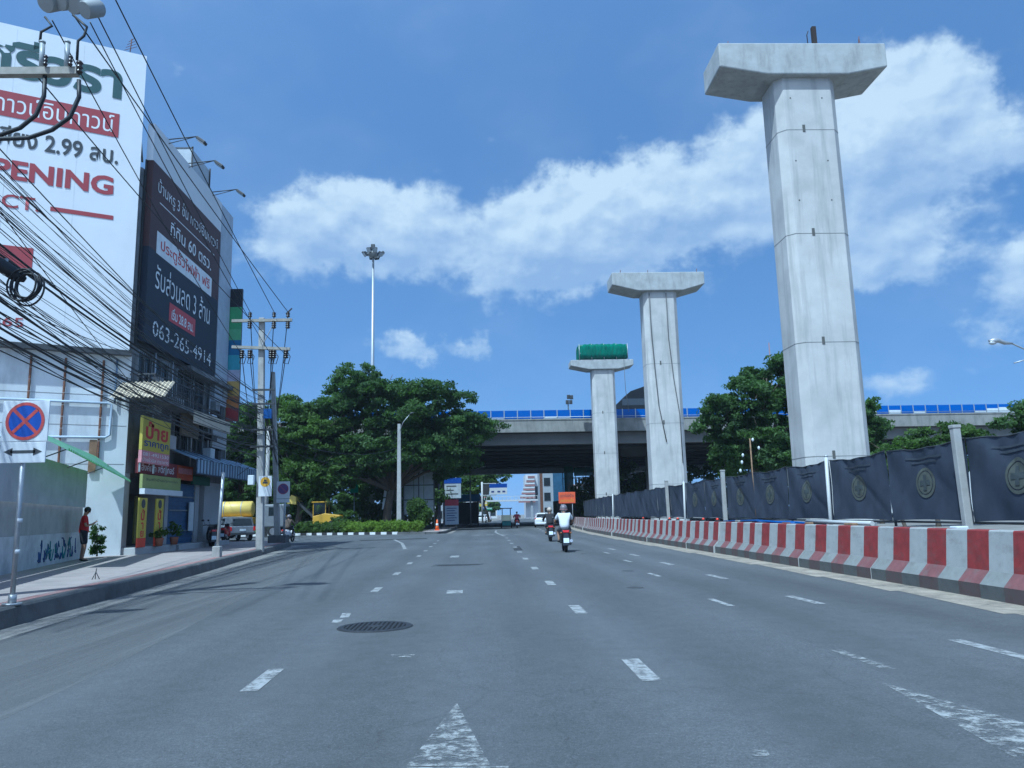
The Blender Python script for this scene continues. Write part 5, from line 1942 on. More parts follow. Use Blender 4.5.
cc_ = at_y(25, 285, NY + 0.7)
CO = empty('cable_coil', cc_, 'black coil of spare cable hanging in the bundle at the left edge', 'cable coil')
for k in range(7):
    b = MB()
    rr = 0.24 + 0.02 * rc.uniform(-2, 3)
    a0_ = rc.uniform(-0.35, 0.35)
    cx = Vector((rc.uniform(-0.05, 0.05), rc.uniform(-0.1, 0.1), rc.uniform(-0.05, 0.03)))
    b.tube([cc_ + cx + Vector((rr * math.cos(t) * math.cos(a0_), rr * math.cos(t) * math.sin(a0_), rr * 1.05 * math.sin(t))) for t in [2 * math.pi * i / 24 for i in range(25)]], 0.017, 6, False)
    b.build('loop', CABLE, CO)
cb_ = at_y(9, 270, NY + 0.7)
CBX = empty('splice_box', cb_, 'black splice enclosure in the cable bundle beside the coil', 'splice box')
b = MB()
b.tube([cb_ + Vector((-0.5, -0.25, 0.32)), cb_ + Vector((-0.3, -0.15, 0.2)), cb_ + Vector((0.1, 0.1, -0.08)), cb_ + Vector((0.2, 0.15, -0.14))], [0.05, 0.12, 0.12, 0.05], 12)
b.build('enclosure', CABLE, CBX)
b = MB()
b.tube([cb_ + Vector((-0.06, -0.02, -0.1)), cb_ + Vector((-0.05, -0.01, 0.2))], 0.03, 8)
b.build('clamp', GALV, CBX)


# ------------------------------------------------------------------ people
SKIN = mat('brown skin', (0.33, 0.19, 0.12), 0.6, var=0.05)
HAIR = mat('black hair', (0.012, 0.011, 0.011), 0.6)
RED_SHIRT = mat('red cotton', (0.40, 0.02, 0.025), 0.9, var=0.15, scale=7)
WHITE_SHIRT = mat('white cotton', (0.60, 0.61, 0.64), 0.9, var=0.05, scale=7)
BLACK_CLOTH = mat('black jacket cloth', (0.018, 0.018, 0.021), 0.85, var=0.2, scale=7)
DARK_SHORTS = mat('dark shorts', (0.02, 0.022, 0.03), 0.9, var=0.2)
GREY_TROUSERS = mat('grey trousers', (0.12, 0.12, 0.13), 0.9, var=0.15)
BROWN_JACKET = mat('brown jacket', (0.10, 0.075, 0.055), 0.9, var=0.2)
MAROON = mat('maroon vest', (0.22, 0.03, 0.045), 0.9, var=0.2)
SHOE = mat('dark shoe', (0.03, 0.03, 0.032), 0.7)
HELM_G = mat('grey helmet shell', (0.16, 0.14, 0.15), 0.3, coat=0.4)
HELM_P = mat('pinkish helmet stripe', (0.42, 0.22, 0.22), 0.35, coat=0.3)
HELM_B = mat('beige helmet shell', (0.40, 0.33, 0.26), 0.35, coat=0.3)
EYE = mat('dark eye', (0.01, 0.01, 0.01), 0.2)


def hand(J, E, Rr, wrist, i_wrist, d, side, curl):
    """palm, four bent fingers of unequal length and a thumb; appended to the body graph"""
    d = Vector(d).normalized()
    up = Vector((0, 0, 1)) if abs(d.z) < 0.8 else Vector((0, 1, 0))
    lat = d.cross(up).normalized()
    nrm = lat.cross(d).normalized()
    w = Vector(wrist)
    palm = w + d * 0.07
    J.append(palm)
    Rr.append((0.036, 0.018))
    ip = len(J) - 1
    E.append((i_wrist, ip))
    for k, L in enumerate((0.070, 0.080, 0.075, 0.058)):
        b0 = palm + lat * (k - 1.5) * 0.020 + d * 0.028
        m_ = b0 + d * L * 0.55 - nrm * curl * L * 0.35
        e_ = m_ + d * L * 0.4 * (1 - curl) - nrm * L * 0.55 * curl
        j = len(J)
        J.extend([b0, m_, e_])
        Rr.extend([0.010, 0.009, 0.008])
        E.extend([(ip, j), (j, j + 1), (j + 1, j + 2)])
    j = len(J)
    J.extend([w + d * 0.045 + lat * side * 0.038, w + d * 0.082 + lat * side * 0.052 - nrm * 0.02])
    Rr.extend([0.011, 0.009])
    E.extend([(ip, j), (j, j + 1)])


def figure(root, P, top, bottom, hair=None, helmet=None, stripe=None, sleeve=0.5, legs=1.0, top_name='shirt', bottom_name='trousers', hands=True, curl=0.6):
    """P: joints in the thing's local space. Body is one skinned surface; clothes are grown over the same bones."""
    V = {k: Vector(v) for k, v in P.items()}
    J, E, Rr, idx = [], [], [], {}

    def add(k, r, prev=None, v=None):
        J.append(V[k] if v is None else v)
        Rr.append(r)
        idx[k] = len(J) - 1
        if prev is not None:
            E.append((idx[prev], idx[k]))

    add('pelvis', (0.125, 0.10))
    add('waist', (0.115, 0.09), 'pelvis', V['pelvis'].lerp(V['chest'], 0.45))
    add('chest', (0.15, 0.105), 'waist')
    add('neck', (0.052, 0.052), 'chest')
    hd = (V['head'] - V['neck'])
    add('head', (0.078, 0.092), 'neck')
    add('crown', (0.07, 0.08), 'head', V['head'] + hd.normalized() * 0.075)
    for s_ in ('L', 'R'):
        add('sh' + s_, 0.062, 'chest')
        add('el' + s_, 0.042, 'sh' + s_)
        add('wr' + s_, 0.029, 'el' + s_)
        add('hip' + s_, 0.095, 'pelvis')
        add('kn' + s_, 0.06, 'hip' + s_)
        add('an' + s_, 0.038, 'kn' + s_)
        add('toe' + s_, (0.04, 0.028), 'an' + s_)
    if hands:
        for s_, sd in (('L', 1), ('R', -1)):
            hand(J, E, Rr, V['wr' + s_], idx['wr' + s_], P.get('hd' + s_, V['wr' + s_] - V['el' + s_]), sd, curl)
    vs, fs = skin_mesh(J, E, Rr, 2 if hands else 1)
    b = MB()
    b.add(vs, fs, 0, True)
    # face: nose, ears on the head surface
    fwd = Vector(P.get('face', (0, 1, 0))).normalized()
    upv = hd.normalized()
    sidev = fwd.cross(upv).normalized()
    hc = V['head'] + upv * 0.02
    b.loft([[hc + fwd * 0.088 + upv * 0.018 + sidev * 0.010, hc + fwd * 0.088 + upv * 0.018 - sidev * 0.010, hc + fwd * 0.09 - upv * 0.022 - sidev * 0.016, hc + fwd * 0.09 - upv * 0.022 + sidev * 0.016],
            [hc + fwd * 0.098 + upv * 0.005 + sidev * 0.004, hc + fwd * 0.098 + upv * 0.005 - sidev * 0.004, hc + fwd * 0.112 - upv * 0.018 - sidev * 0.008, hc + fwd * 0.112 - upv * 0.018 + sidev * 0.008]], True, True, sm=True)
    for sd in (-1, 1):
        b.sphere(hc + sidev * sd * 0.082, 0.022, 8, 6, (0.5, 0.9, 1.3))
    body = b.build('body', SKIN, root, local=True)
    b = MB()
    for sd in (-1, 1):
        b.sphere(hc + fwd * 0.084 + sidev * sd * 0.032 + upv * 0.02, 0.012, 8, 6)
    b.build('eyes', EYE, body, local=True)
    b = MB()
    b.sphere(hc + fwd * 0.088 - upv * 0.045, 0.018, 8, 6, (1.4, 0.5, 0.4))
    b.build('mouth', mat('lips', (0.28, 0.11, 0.09), 0.5), body, local=True)
    # top
    J2, E2, R2 = [V['pelvis'] - (V['chest'] - V['pelvis']) * 0.34, V['pelvis'].lerp(V['chest'], 0.5), V['chest'], V['chest'].lerp(V['neck'], 0.72)], [(0, 1), (1, 2), (2, 3)], [(0.215, 0.19), (0.19, 0.15), (0.178, 0.128), (0.08, 0.075)]
    for s_ in ('L', 'R'):
        j = len(J2)
        J2.append(V['sh' + s_])
        R2.append(0.082)
        E2.append((2, j))
        if sleeve <= 1:
            J2.append(V['sh' + s_].lerp(V['el' + s_], sleeve))
            R2.append(0.072)
            E2.append((j, j + 1))
        else:
            J2 += [V['el' + s_], V['el' + s_].lerp(V['wr' + s_], sleeve - 1)]
            R2 += [0.062, 0.045]
            E2 += [(j, j + 1), (j + 1, j + 2)]
    vs, fs = skin_mesh(J2, E2, R2, 2)
    MB().add(vs, fs, 0, True).build(top_name, top, root, local=True)
    J3, E3, R3 = [V['pelvis'] + (V['chest'] - V['pelvis']) * 0.5, V['pelvis']], [(0, 1)], [(0.16, 0.13), (0.175, 0.15)]
    for s_ in ('L', 'R'):
        j = len(J3)
        J3.append(V['hip' + s_])
        R3.append(0.125)
        E3.append((1, j))
        if legs <= 1:
            J3.append(V['hip' + s_].lerp(V['kn' + s_], legs))
            R3.append(0.09)
            E3.append((j, j + 1))
        else:
            J3 += [V['kn' + s_], V['kn' + s_].lerp(V['an' + s_], legs - 1)]
            R3 += [0.076, 0.058]
            E3 += [(j, j + 1), (j + 1, j + 2)]
    vs, fs = skin_mesh(J3, E3, R3, 2)
    MB().add(vs, fs, 0, True).build(bottom_name, bottom, root, local=True)
    for s_ in ('L', 'R'):
        a, t = V['an' + s_], V['toe' + s_]
        vs, fs = skin_mesh([a, a + Vector((0, 0, -0.045)) - (t - a) * 0.2, t + Vector((0, 0, -0.01))], [(0, 1), (1, 2)], [0.044, 0.046, (0.05, 0.034)], 1)
        MB().add(vs, fs, 0, True).build('shoe', SHOE, root, local=True)
    if hair:
        b = MB()
        b.sphere(hc - fwd * 0.016 + upv * 0.035, 0.105, 14, 10, (0.92, 1.0, 1.0))
        b.build('hair', hair, root, local=True)
    if helmet:
        b = MB()
        b.sphere(hc + upv * 0.03, 0.145, 18, 12, (0.95, 1.08, 1.0))
        h_ = b.build('helmet', helmet, root, local=True)
        b = MB()
        b.tube([hc + upv * 0.03 + (fwd * math.cos(t) + sidev * math.sin(t)) * 0.148 * (1.06 if abs(math.cos(t)) > .5 else .98) - upv * 0.05 for t in [2 * math.pi * i / 20 for i in range(21)]], 0.009, 6, False)
        b.build('helmet_rim', stripe or BLACK, h_, local=True)
        b = MB()
        b.sphere(hc + upv * 0.06 + fwd * 0.05, 0.122, 14, 8, (0.9, 1.0, 0.55))
        b.build('visor', GLASS_D, h_, local=True)
    return root


st = empty('person', (-12.85, 25.9, 0.245), 'person in a red shirt and dark shorts standing by the wall with a phone', 'person', rz=R(-60))
figure(st, dict(pelvis=(0, 0, 0.92), chest=(0, 0.0, 1.28), neck=(0, 0.01, 1.46), head=(0, 0.06, 1.56), shL=(-0.18, 0, 1.38), shR=(0.18, 0, 1.38),
                elL=(-0.24, 0.03, 1.10), elR=(0.24, 0.03, 1.10), wrL=(-0.12, 0.24, 1.16), wrR=(0.10, 0.25, 1.17), hdL=(0.3, 0.6, 0.5), hdR=(-0.3, 0.6, 0.5),
                hipL=(-0.095, 0, 0.88), hipR=(0.095, 0, 0.88), knL=(-0.11, 0.02, 0.48), knR=(0.12, 0.05, 0.48), anL=(-0.11, -0.03, 0.08), anR=(0.14, 0.0, 0.08),
                toeL=(-0.13, 0.13, 0.03), toeR=(0.17, 0.16, 0.03), face=(0, 0.9, -0.45)),
       RED_SHIRT, DARK_SHORTS, hair=HAIR, sleeve=0.7, legs=0.95, bottom_name='shorts', curl=0.5)
ph = MB()
ph.box((-0.035, -0.005, -0.07), (0.035, 0.005, 0.07), Matrix.Translation(st.location) @ Matrix.Rotation(R(-60), 4, 'Z') @ Matrix.Translation((-0.01, 0.32, 1.24)) @ Matrix.Rotation(R(-40), 4, 'X'))
tag(ph.build('mobile_phone', DARKSTEEL), 'dark mobile phone held by the person in the red shirt', 'phone')

# ------------------------------------------------------------------ motorbikes
TYRE = mat('tyre rubber', (0.016, 0.016, 0.017), 0.85, var=0.2, scale=10)
RIM = mat('alloy rim', (0.35, 0.35, 0.36), 0.35, metal=0.8)
PL_BLACK = mat('black plastic fairing', (0.02, 0.02, 0.023), 0.3, coat=0.3)
PL_RED = mat('red plastic fairing', (0.38, 0.02, 0.02), 0.3, coat=0.4)
PL_WHITE = mat('white plastic fairing', (0.6, 0.6, 0.62), 0.3, coat=0.4)
CHROME = mat('chrome', (0.55, 0.55, 0.56), 0.2, metal=0.9)
PLATE = mat('number plate', (0.66, 0.72, 0.76), 0.4)


def motorbike(loc, rz, lab, paint, group='motorbikes on the road', full=True):
    r_ = empty('motorbike', loc, lab, 'motorbike', group, rz=rz)

    def bl(b, n, m_, p=None, bevel=0.0):
        return b.build(n, m_, p or r_, bevel=bevel, local=True)

    for yy_ in (-0.62, 0.62):
        b = MB()
        N, n2 = 28, 8
        secs = []
        for i in range(N + 1):
            t = 2 * math.pi * i / N
            secs.append([(0.055 * math.cos(a), yy_ + (0.245 + 0.045 * math.sin(a)) * math.cos(t), 0.29 + (0.245 + 0.045 * math.sin(a)) * math.sin(t)) for a in [2 * math.pi * k / n2 for k in range(n2)]])
        b.loft(secs, True, False)
        ty = bl(b, 'wheel', TYRE)
        b = MB()
        b.tube([(-0.05, yy_, 0.29), (0.05, yy_, 0.29)], 0.05, 12)
        for k in range(5):
            t = 2 * math.pi * k / 5
            b.bar((0, yy_, 0.29), (0, yy_ + 0.2 * math.cos(t), 0.29 + 0.2 * math.sin(t)), 0.025, 0.035)
        bl(b, 'rim', RIM, ty)
    # rear body: narrow tail rising from the seat, widest at the hips
    b = MB()
    b.loft([[(-w, y, zl), (-w * 1.15, y, (zl + zu) / 2), (-w * 0.8, y, zu), (w * 0.8, y, zu), (w * 1.15, y, (zl + zu) / 2), (w, y, zl)] for y, w, zl, zu in
            ((-0.92, 0.10, 0.66, 0.80), (-0.75, 0.16, 0.48, 0.80), (-0.45, 0.19, 0.38, 0.77), (-0.1, 0.16, 0.36, 0.72), (0.12, 0.10, 0.34, 0.50))])
    bl(b, 'tail_fairing', paint)
    b = MB()
    b.loft([[(-w, y, zl), (-w, y, zu - 0.02), (-w * 0.7, y, zu), (w * 0.7, y, zu), (w, y, zu - 0.02), (w, y, zl)] for y, w, zl, zu in
            ((-0.9, 0.09, 0.79, 0.83), (-0.6, 0.13, 0.77, 0.845), (-0.2, 0.125, 0.74, 0.80), (0.12, 0.09, 0.70, 0.76))])
    bl(b, 'seat', BLACK)
    b = MB()
    b.loft([[(-0.19, 0.30, 0.34), (0.19, 0.30, 0.34), (0.19, 0.34, 0.34), (-0.19, 0.34, 0.34)], [(-0.2, 0.40, 0.62), (0.2, 0.40, 0.62), (0.18, 0.46, 0.62), (-0.18, 0.46, 0.62)],
            [(-0.13, 0.40, 0.90), (0.13, 0.40, 0.90), (0.11, 0.50, 0.90), (-0.11, 0.50, 0.90)]])
    bl(b, 'leg_shield', paint)
    MB_ = MB().box((-0.17, -0.02, 0.30), (0.17, 0.34, 0.35))
    bl(MB_, 'foot_board', BLACK, bevel=0.01)
    b = MB()
    b.tube([(0, 0.62, 0.29), (0, 0.40, 0.93)], 0.035, 8)
    b.tube([(-0.07, 0.62, 0.29), (-0.07, 0.50, 0.62)], 0.02, 6)
    b.tube([(0.07, 0.62, 0.29), (0.07, 0.50, 0.62)], 0.02, 6)
    bl(b, 'front_fork', DARKSTEEL)
    b = MB()
    b.tube([(-0.36, 0.30, 1.0), (-0.2, 0.40, 1.02), (0, 0.44, 0.96), (0.2, 0.40, 1.02), (0.36, 0.30, 1.0)], 0.02, 8)
    b.loft([[(-0.12, 0.36, 0.9), (0.12, 0.36, 0.9), (0.12, 0.36, 1.02), (-0.12, 0.36, 1.02)], [(-0.09, 0.54, 0.9), (0.09, 0.54, 0.9), (0.07, 0.5, 1.04), (-0.07, 0.5, 1.04)]])
    hb = bl(b, 'handlebar', PL_BLACK)
    for sd in (-1, 1):
        b = MB()
        b.tube([(sd * 0.26, 0.37, 1.02), (sd * 0.34, 0.38, 1.2)], 0.009, 6)
        b.sphere((sd * 0.37, 0.385, 1.23), 0.07, 10, 7, (1.0, 0.3, 0.65))
        bl(b, 'mirror', PL_BLACK, hb)
    b = MB()
    b.sphere((0, 0.55, 0.95), 0.075, 10, 7, (1.1, 0.5, 0.8))
    bl(b, 'headlight', mat('headlight glass', (0.6, 0.62, 0.64), 0.15))
    b = MB()
    b.loft([[(-0.11, -0.90, 0.70), (0.11, -0.90, 0.70), (0.13, -0.88, 0.80), (-0.13, -0.88, 0.80)], [(-0.09, -0.95, 0.72), (0.09, -0.95, 0.72), (0.11, -0.94, 0.79), (-0.11, -0.94, 0.79)]])
    bl(b, 'tail_light', TAIL_RED)
    for sd in (-1, 1):
        b = MB()
        b.sphere((sd * 0.17, -0.88, 0.70), 0.035, 8, 6, (1.2, 0.7, 0.8))
        bl(b, 'indicator', mat('amber lens', (0.25, 0.09, 0.02), 0.3))
    b = MB()
    b.loft([[(-0.08, -0.92, 0.69), (0.08, -0.92, 0.69), (0.08, -0.86, 0.69), (-0.08, -0.86, 0.69)], [(-0.13, -1.0, 0.26), (0.13, -1.0, 0.26), (0.13, -0.97, 0.26), (-0.13, -0.97, 0.26)]], sm=False)
    fd = bl(b, 'rear_mudguard', PL_BLACK)
    b = MB()
    b.box((-0.10, -0.012, -0.085), (0.10, 0.0, 0.085), Matrix.Translation((0, -0.99, 0.43)) @ Matrix.Rotation(R(-12), 4, 'X'))
    bl(b, 'number_plate', PLATE, fd)
    b = MB()
    b.tube([(0.14, -0.15, 0.26), (0.16, -0.45, 0.28), (0.17, -0.55, 0.30), (0.18, -0.95, 0.42)], [0.025, 0.03, 0.055, 0.06], 10)
    bl(b, 'exhaust', CHROME if full else DARKSTEEL)
    b = MB()
    b.loft([[(-0.12, -0.3, 0.2), (0.12, -0.3, 0.2), (0.12, -0.3, 0.42), (-0.12, -0.3, 0.42)], [(-0.1, 0.15, 0.2), (0.1, 0.15, 0.2), (0.1, 0.15, 0.34), (-0.1, 0.15, 0.34)]], sm=False)
    bl(b, 'engine', DARKSTEEL)
    b = MB()
    for sd in (-1, 1):
        b.tube([(sd * 0.1, -0.62, 0.29), (sd * 0.12, -0.5, 0.6)], 0.028, 8)
    bl(b, 'shock_absorber', DARKSTEEL)
    b = MB()
    N = 10
    b.loft([[(-0.07, 0.62 + 0.33 * math.cos(t), 0.29 + 0.33 * math.sin(t)), (0.07, 0.62 + 0.33 * math.cos(t), 0.29 + 0.33 * math.sin(t)), (0.06, 0.62 + 0.345 * math.cos(t), 0.29 + 0.345 * math.sin(t)), (-0.06, 0.62 + 0.345 * math.cos(t), 0.29 + 0.345 * math.sin(t))] for t in [R(20 + 150 * k / N) for k in range(N + 1)]])
    bl(b, 'front_mudguard', paint)
    return r_


RIDE = dict(pelvis=(0, -0.26, 0.90), chest=(0, -0.14, 1.24), neck=(0, -0.08, 1.42), head=(0, -0.04, 1.54), shL=(-0.20, -0.12, 1.35), shR=(0.20, -0.12, 1.35),
            elL=(-0.34, 0.04, 1.10), elR=(0.34, 0.04, 1.10), wrL=(-0.31, 0.26, 1.03), wrR=(0.31, 0.26, 1.03), hdL=(0.0, 1.0, -0.1), hdR=(0.0, 1.0, -0.1),
            hipL=(-0.11, -0.22, 0.88), hipR=(0.11, -0.22, 0.88), knL=(-0.22, 0.18, 0.78), knR=(0.22, 0.18, 0.78), anL=(-0.20, 0.06, 0.42), anR=(0.20, 0.06, 0.42),
            toeL=(-0.22, 0.22, 0.37), toeR=(0.22, 0.22, 0.37))


def rider(loc, rz, lab, **kw):
    r_ = empty('person', loc, lab, 'person', 'riders on motorbikes', rz=rz)
    return figure(r_, RIDE, **kw)


motorbike((3.02, 29.3, 0), R(-2), 'black motorbike with a red tail light and pale plate, nearest on the road', PL_BLACK)
rider((3.02, 29.3, 0), R(-2), 'rider in a white T-shirt and greyish pink helmet, seen from behind', top=WHITE_SHIRT, bottom=GREY_TROUSERS, helmet=HELM_G, stripe=HELM_P, sleeve=0.75, legs=1.1)
motorbike((3.45, 40.6, 0), R(-2), 'dark motorbike ahead of the white shirted rider, half hidden by him', PL_BLACK)
rider((3.45, 40.6, 0), R(-2), 'rider in a black jacket and beige helmet ahead of the white shirted one', top=BLACK_CLOTH, bottom=GREY_TROUSERS, helmet=HELM_B, stripe=BLACK, sleeve=1.9, legs=1.9, top_name='jacket')
motorbike((-12.3, 50.5, 0), R(-8), 'white motorbike leaving the pavement corner into the side street', PL_WHITE)
rider((-12.3, 50.5, 0), R(-8), 'rider in a brown jacket and grey helmet at the pavement corner', top=BROWN_JACKET, bottom=BLACK_CLOTH, helmet=HELM_G, stripe=BLACK, sleeve=1.9, legs=1.9, top_name='jacket', hands=False)
motorbike((3.55, 82, 0), R(-3), 'far motorbike with a cart beside it, under the flyover edge', PL_RED)
rider((3.55, 82, 0), R(-3), 'far rider in a maroon vest beside the pale food cart', top=MAROON, bottom=BLACK_CLOTH, helmet=None, hair=HAIR, sleeve=1.2, legs=1.9, hands=False)
motorbike((-13.05, 38.9, 0.23), R(12), 'black motorbike parked on the pavement against the grey pillar', PL_BLACK, 'parked motorbikes')
motorbike((-14.3, 44.4, 0.23), R(8), 'red motorbike parked past the far corner of the building', PL_RED, 'parked motorbikes')
motorbike((-12.75, 37.6, 0.23), R(25), 'dark motorbike parked in front of the blue shutters', PL_BLACK, 'parked motorbikes')

CT = empty('food_cart', (2.45, 82, 0), 'pale yellow food cart with a teal skirt beside the far motorbike', 'food cart')
MB().box((1.95, 81.3, 0.75), (2.95, 82.7, 1.35)).build('counter', mat('cream cart panel', (0.62, 0.60, 0.42), 0.6), CT, bevel=0.03)
MB().box((2.0, 81.35, 0.28), (2.9, 82.65, 0.745)).build('skirt', mat('teal cart panel', (0.03, 0.13, 0.13), 0.6), CT)
for x in (2.0, 2.85):
    for y in (81.35, 82.6):
        MB().box((x, y, 1.35), (x + 0.05, y + 0.05, 2.0)).build('canopy_post', DARKSTEEL, CT)
MB().box((1.85, 81.2, 2.0), (3.05, 82.8, 2.08)).build('canopy', mat('dark canopy', (0.06, 0.03, 0.035), 0.8), CT)
for x in (1.93, 2.97):
    b = MB()
    b.tube([(x - 0.04, 82, 0.3), (x + 0.04, 82, 0.3)], 0.3, 18)
    b.build('wheel', TYRE, CT)

# ------------------------------------------------------------------ cars and trucks
CAR_W = mat('white car paint', (0.70, 0.71, 0.72), 0.25, coat=0.8, var=0.02)
CAR_S = mat('silver car paint', (0.30, 0.31, 0.32), 0.3, metal=0.5, coat=0.6, var=0.04)
CAR_GLASS = mat('car glass', (0.02, 0.026, 0.03), 0.08, var=0.1)
YELLOW_M = mat('yellow machine paint', (0.50, 0.30, 0.02), 0.5, var=0.12, dark=(0.3, 0.2, 0.04), dark_amt=0.4)
YELLOW_T = mat('pale yellow tank paint', (0.62, 0.46, 0.10), 0.45, var=0.08)
BROWN_T = mat('rusty tank end', (0.30, 0.12, 0.04), 0.8, var=0.25)


def wheel(b_parent, x, y, r, w, nm='wheel'):
    b = MB()
    b.tube([(x - w / 2, y, r), (x - w / 2 + 0.03, y, r), (x + w / 2 - 0.03, y, r), (x + w / 2, y, r)], [r - 0.04, r, r, r - 0.04], 22)
    t = b.build(nm, TYRE, b_parent, local=True)
    b = MB()
    b.tube([(x - w / 2 - 0.006, y, r), (x + w / 2 + 0.006, y, r)], r * 0.6, 16)
    b.build('rim', RIM, t, local=True)


def car_body(secs):
    """secs: y, half width, z low, z belt"""
    return [[(-w * 0.94, y, zl), (-w, y, zl + 0.12), (-w, y, zb - 0.15), (-w * 0.95, y, zb), (w * 0.95, y, zb), (w, y, zb - 0.15), (w, y, zl + 0.12), (w * 0.94, y, zl)] for y, w, zl, zb in secs]


CARO = empty('hatchback_car', (6.35, 84, 0), 'white hatchback seen from behind in the right lane under the flyover', 'car', rz=R(-4))
b = MB()
b.loft(car_body(((-1.95, 0.74, 0.34, 0.80), (-1.85, 0.82, 0.26, 0.98), (-1.2, 0.85, 0.24, 0.99), (0.6, 0.85, 0.24, 0.97), (1.5, 0.82, 0.26, 0.86), (1.9, 0.70, 0.34, 0.66))))
b.build('body', CAR_W, CARO, bevel=0.03, local=True)
b = MB()
b.loft([[(-w * 0.86, y0, 0.97), (w * 0.86, y0, 0.97), (w * 0.66, y1, zt), (-w * 0.66, y1, zt)] for y0, y1, w, zt in ((-1.82, -1.5, 0.85, 1.42), (-1.2, -1.2, 0.87, 1.50), (0.0, 0.0, 0.87, 1.52), (0.95, 0.35, 0.86, 1.42))], sm=False)
b.build('cabin', CAR_W, CARO, bevel=0.03, local=True)
b = MB()
b.add([(-0.62, -1.805, 1.03), (0.62, -1.805, 1.03), (0.52, -1.555, 1.38), (-0.52, -1.555, 1.38)], [(0, 1, 2, 3)])
b.build('rear_window', CAR_GLASS, CARO, local=True)
b = MB()
b.add([(-0.66, 0.92, 1.02), (0.66, 0.92, 1.02), (0.54, 0.40, 1.40), (-0.54, 0.40, 1.40)], [(0, 1, 2, 3)])
b.build('windscreen', CAR_GLASS, CARO, local=True)
for sd in (-1, 1):
    b = MB()
    b.add([(sd * 0.745, -1.25, 1.02), (sd * 0.745, 0.7, 1.02), (sd * 0.60, 0.3, 1.42), (sd * 0.60, -1.15, 1.45)], [(0, 1, 2, 3)])
    b.build('side_window', CAR_GLASS, CARO, local=True)
    MB().box((sd * 0.72 - 0.08, -1.90, 0.78), (sd * 0.72 + 0.08, -1.83, 1.0)).build('tail_light', TAIL_RED, CARO, local=True)
    for y in (-1.25, 1.2):
        wheel(CARO, sd * 0.76, y, 0.29, 0.18)
MB().box((-0.78, -2.0, 0.32), (0.78, -1.86, 0.52)).build('bumper', CAR_W, CARO, bevel=0.03, local=True)
MB().box((-0.2, -1.97, 0.62), (0.2, -1.945, 0.74)).build('number_plate', PLATE, CARO, local=True)

PK = empty('pickup_truck', (-18.0, 57.5, 0), 'silver pickup truck parked in the side street, tail towards the road', 'pickup', rz=R(32))
b = MB()
b.loft(car_body(((-2.5, 0.80, 0.50, 1.02), (-2.4, 0.86, 0.42, 1.04), (0.0, 0.88, 0.40, 1.05), (1.6, 0.86, 0.42, 1.04), (2.4, 0.78, 0.45, 0.90))))
b.build('body', CAR_S, PK, bevel=0.03, local=True)
b = MB()
b.loft([[(-0.78, y0, 1.04), (0.78, y0, 1.04), (0.66, y1, zt), (-0.66, y1, zt)] for y0, y1, zt in ((-0.75, -0.6, 1.66), (0.2, 0.2, 1.72), (1.5, 0.75, 1.62))], sm=False)
b.build('cabin', CAR_S, PK, bevel=0.03, local=True)
b = MB()
b.loft([[(-0.80, y0, 1.05), (0.80, y0, 1.05), (0.70, y1, zt), (-0.70, y1, zt)] for y0, y1, zt in ((-2.42, -2.3, 1.62), (-0.8, -0.8, 1.66))], sm=False)
b.build('canopy', mat('dark canopy shell', (0.10, 0.105, 0.11), 0.4), PK, bevel=0.03, local=True)
b = MB()
b.add([(-0.66, -2.43, 1.12), (0.66, -2.43, 1.12), (0.58, -2.33, 1.54), (-0.58, -2.33, 1.54)], [(0, 1, 2, 3)])
b.build('rear_window', CAR_GLASS, PK, local=True)
for sd in (-1, 1):
    MB().box((sd * 0.80 - 0.07, -2.54, 0.72), (sd * 0.80 + 0.07, -2.46, 1.0)).build('tail_light', TAIL_RED, PK, local=True)
    b = MB()
    b.add([(sd * 0.765, -0.55, 1.12), (sd * 0.765, 1.2, 1.12), (sd * 0.685, 0.72, 1.58), (sd * 0.685, -0.5, 1.62)], [(0, 1, 2, 3)])
    b.build('side_window', CAR_GLASS, PK, local=True)
    for y in (-1.5, 1.5):
        wheel(PK, sd * 0.78, y, 0.36, 0.24)
MB().box((-0.85, -2.62, 0.45), (0.85, -2.5, 0.6)).build('bumper', DARKSTEEL, PK, bevel=0.02, local=True)
MB().box((-0.2, -2.56, 0.7), (0.2, -2.53, 0.84)).build('number_plate', PLATE, PK, local=True)

TK = empty('tank_truck', (-20.3, 66.5, 0), 'yellow tank truck with a rusty brown tank end, behind the silver pickup', 'truck', rz=R(-88))
b = MB()
b.tube([(0, y, 2.35) for y in (-2.0, -1.9, 1.0, 1.1)], [0.55, 0.66, 0.66, 0.55], 24)
tk = b.build('tank', YELLOW_T, TK, local=True)
b = MB()
b.tube([(0, -2.7, 2.3), (0, -2.5, 2.35), (0, -2.004, 2.35)], [0.35, 0.6, 0.62], 20)
b.build('tank_end', BROWN_T, tk, local=True)
for y in (-1.2, 0.2):
    b = MB()
    b.tube([(0, y, 2.35), (0, y + 0.06, 2.35)], 0.675, 24)
    b.build('strap', GALV, tk, local=True)
MB().box((-0.45, -2.8, 0.85), (0.45, 3.6, 1.1)).build('chassis', DARKSTEEL, TK, local=True)
MB().box((-0.9, -2.4, 1.1), (0.9, 1.3, 1.65)).build('side_skirt', YELLOW_M, TK, local=True, bevel=0.03)
cb = MB().box((-1.05, 2.2, 0.8), (1.05, 3.9, 2.7)).build('cab', mat('grey cab paint', (0.16, 0.17, 0.18), 0.5), TK, local=True, bevel=0.12)
MB().box((-1.062, 2.6, 1.75), (1.062, 3.5, 2.45)).build('side_window', CAR_GLASS, cb, local=True)
MB().box((-0.9, 3.88, 1.7), (0.9, 3.915, 2.5)).build('windscreen', CAR_GLASS, cb, local=True)
for y in (-1.9, -0.9, 3.0):
    for sd in (-1, 1):
        wheel(TK, sd * 0.88, y, 0.48, 0.3)

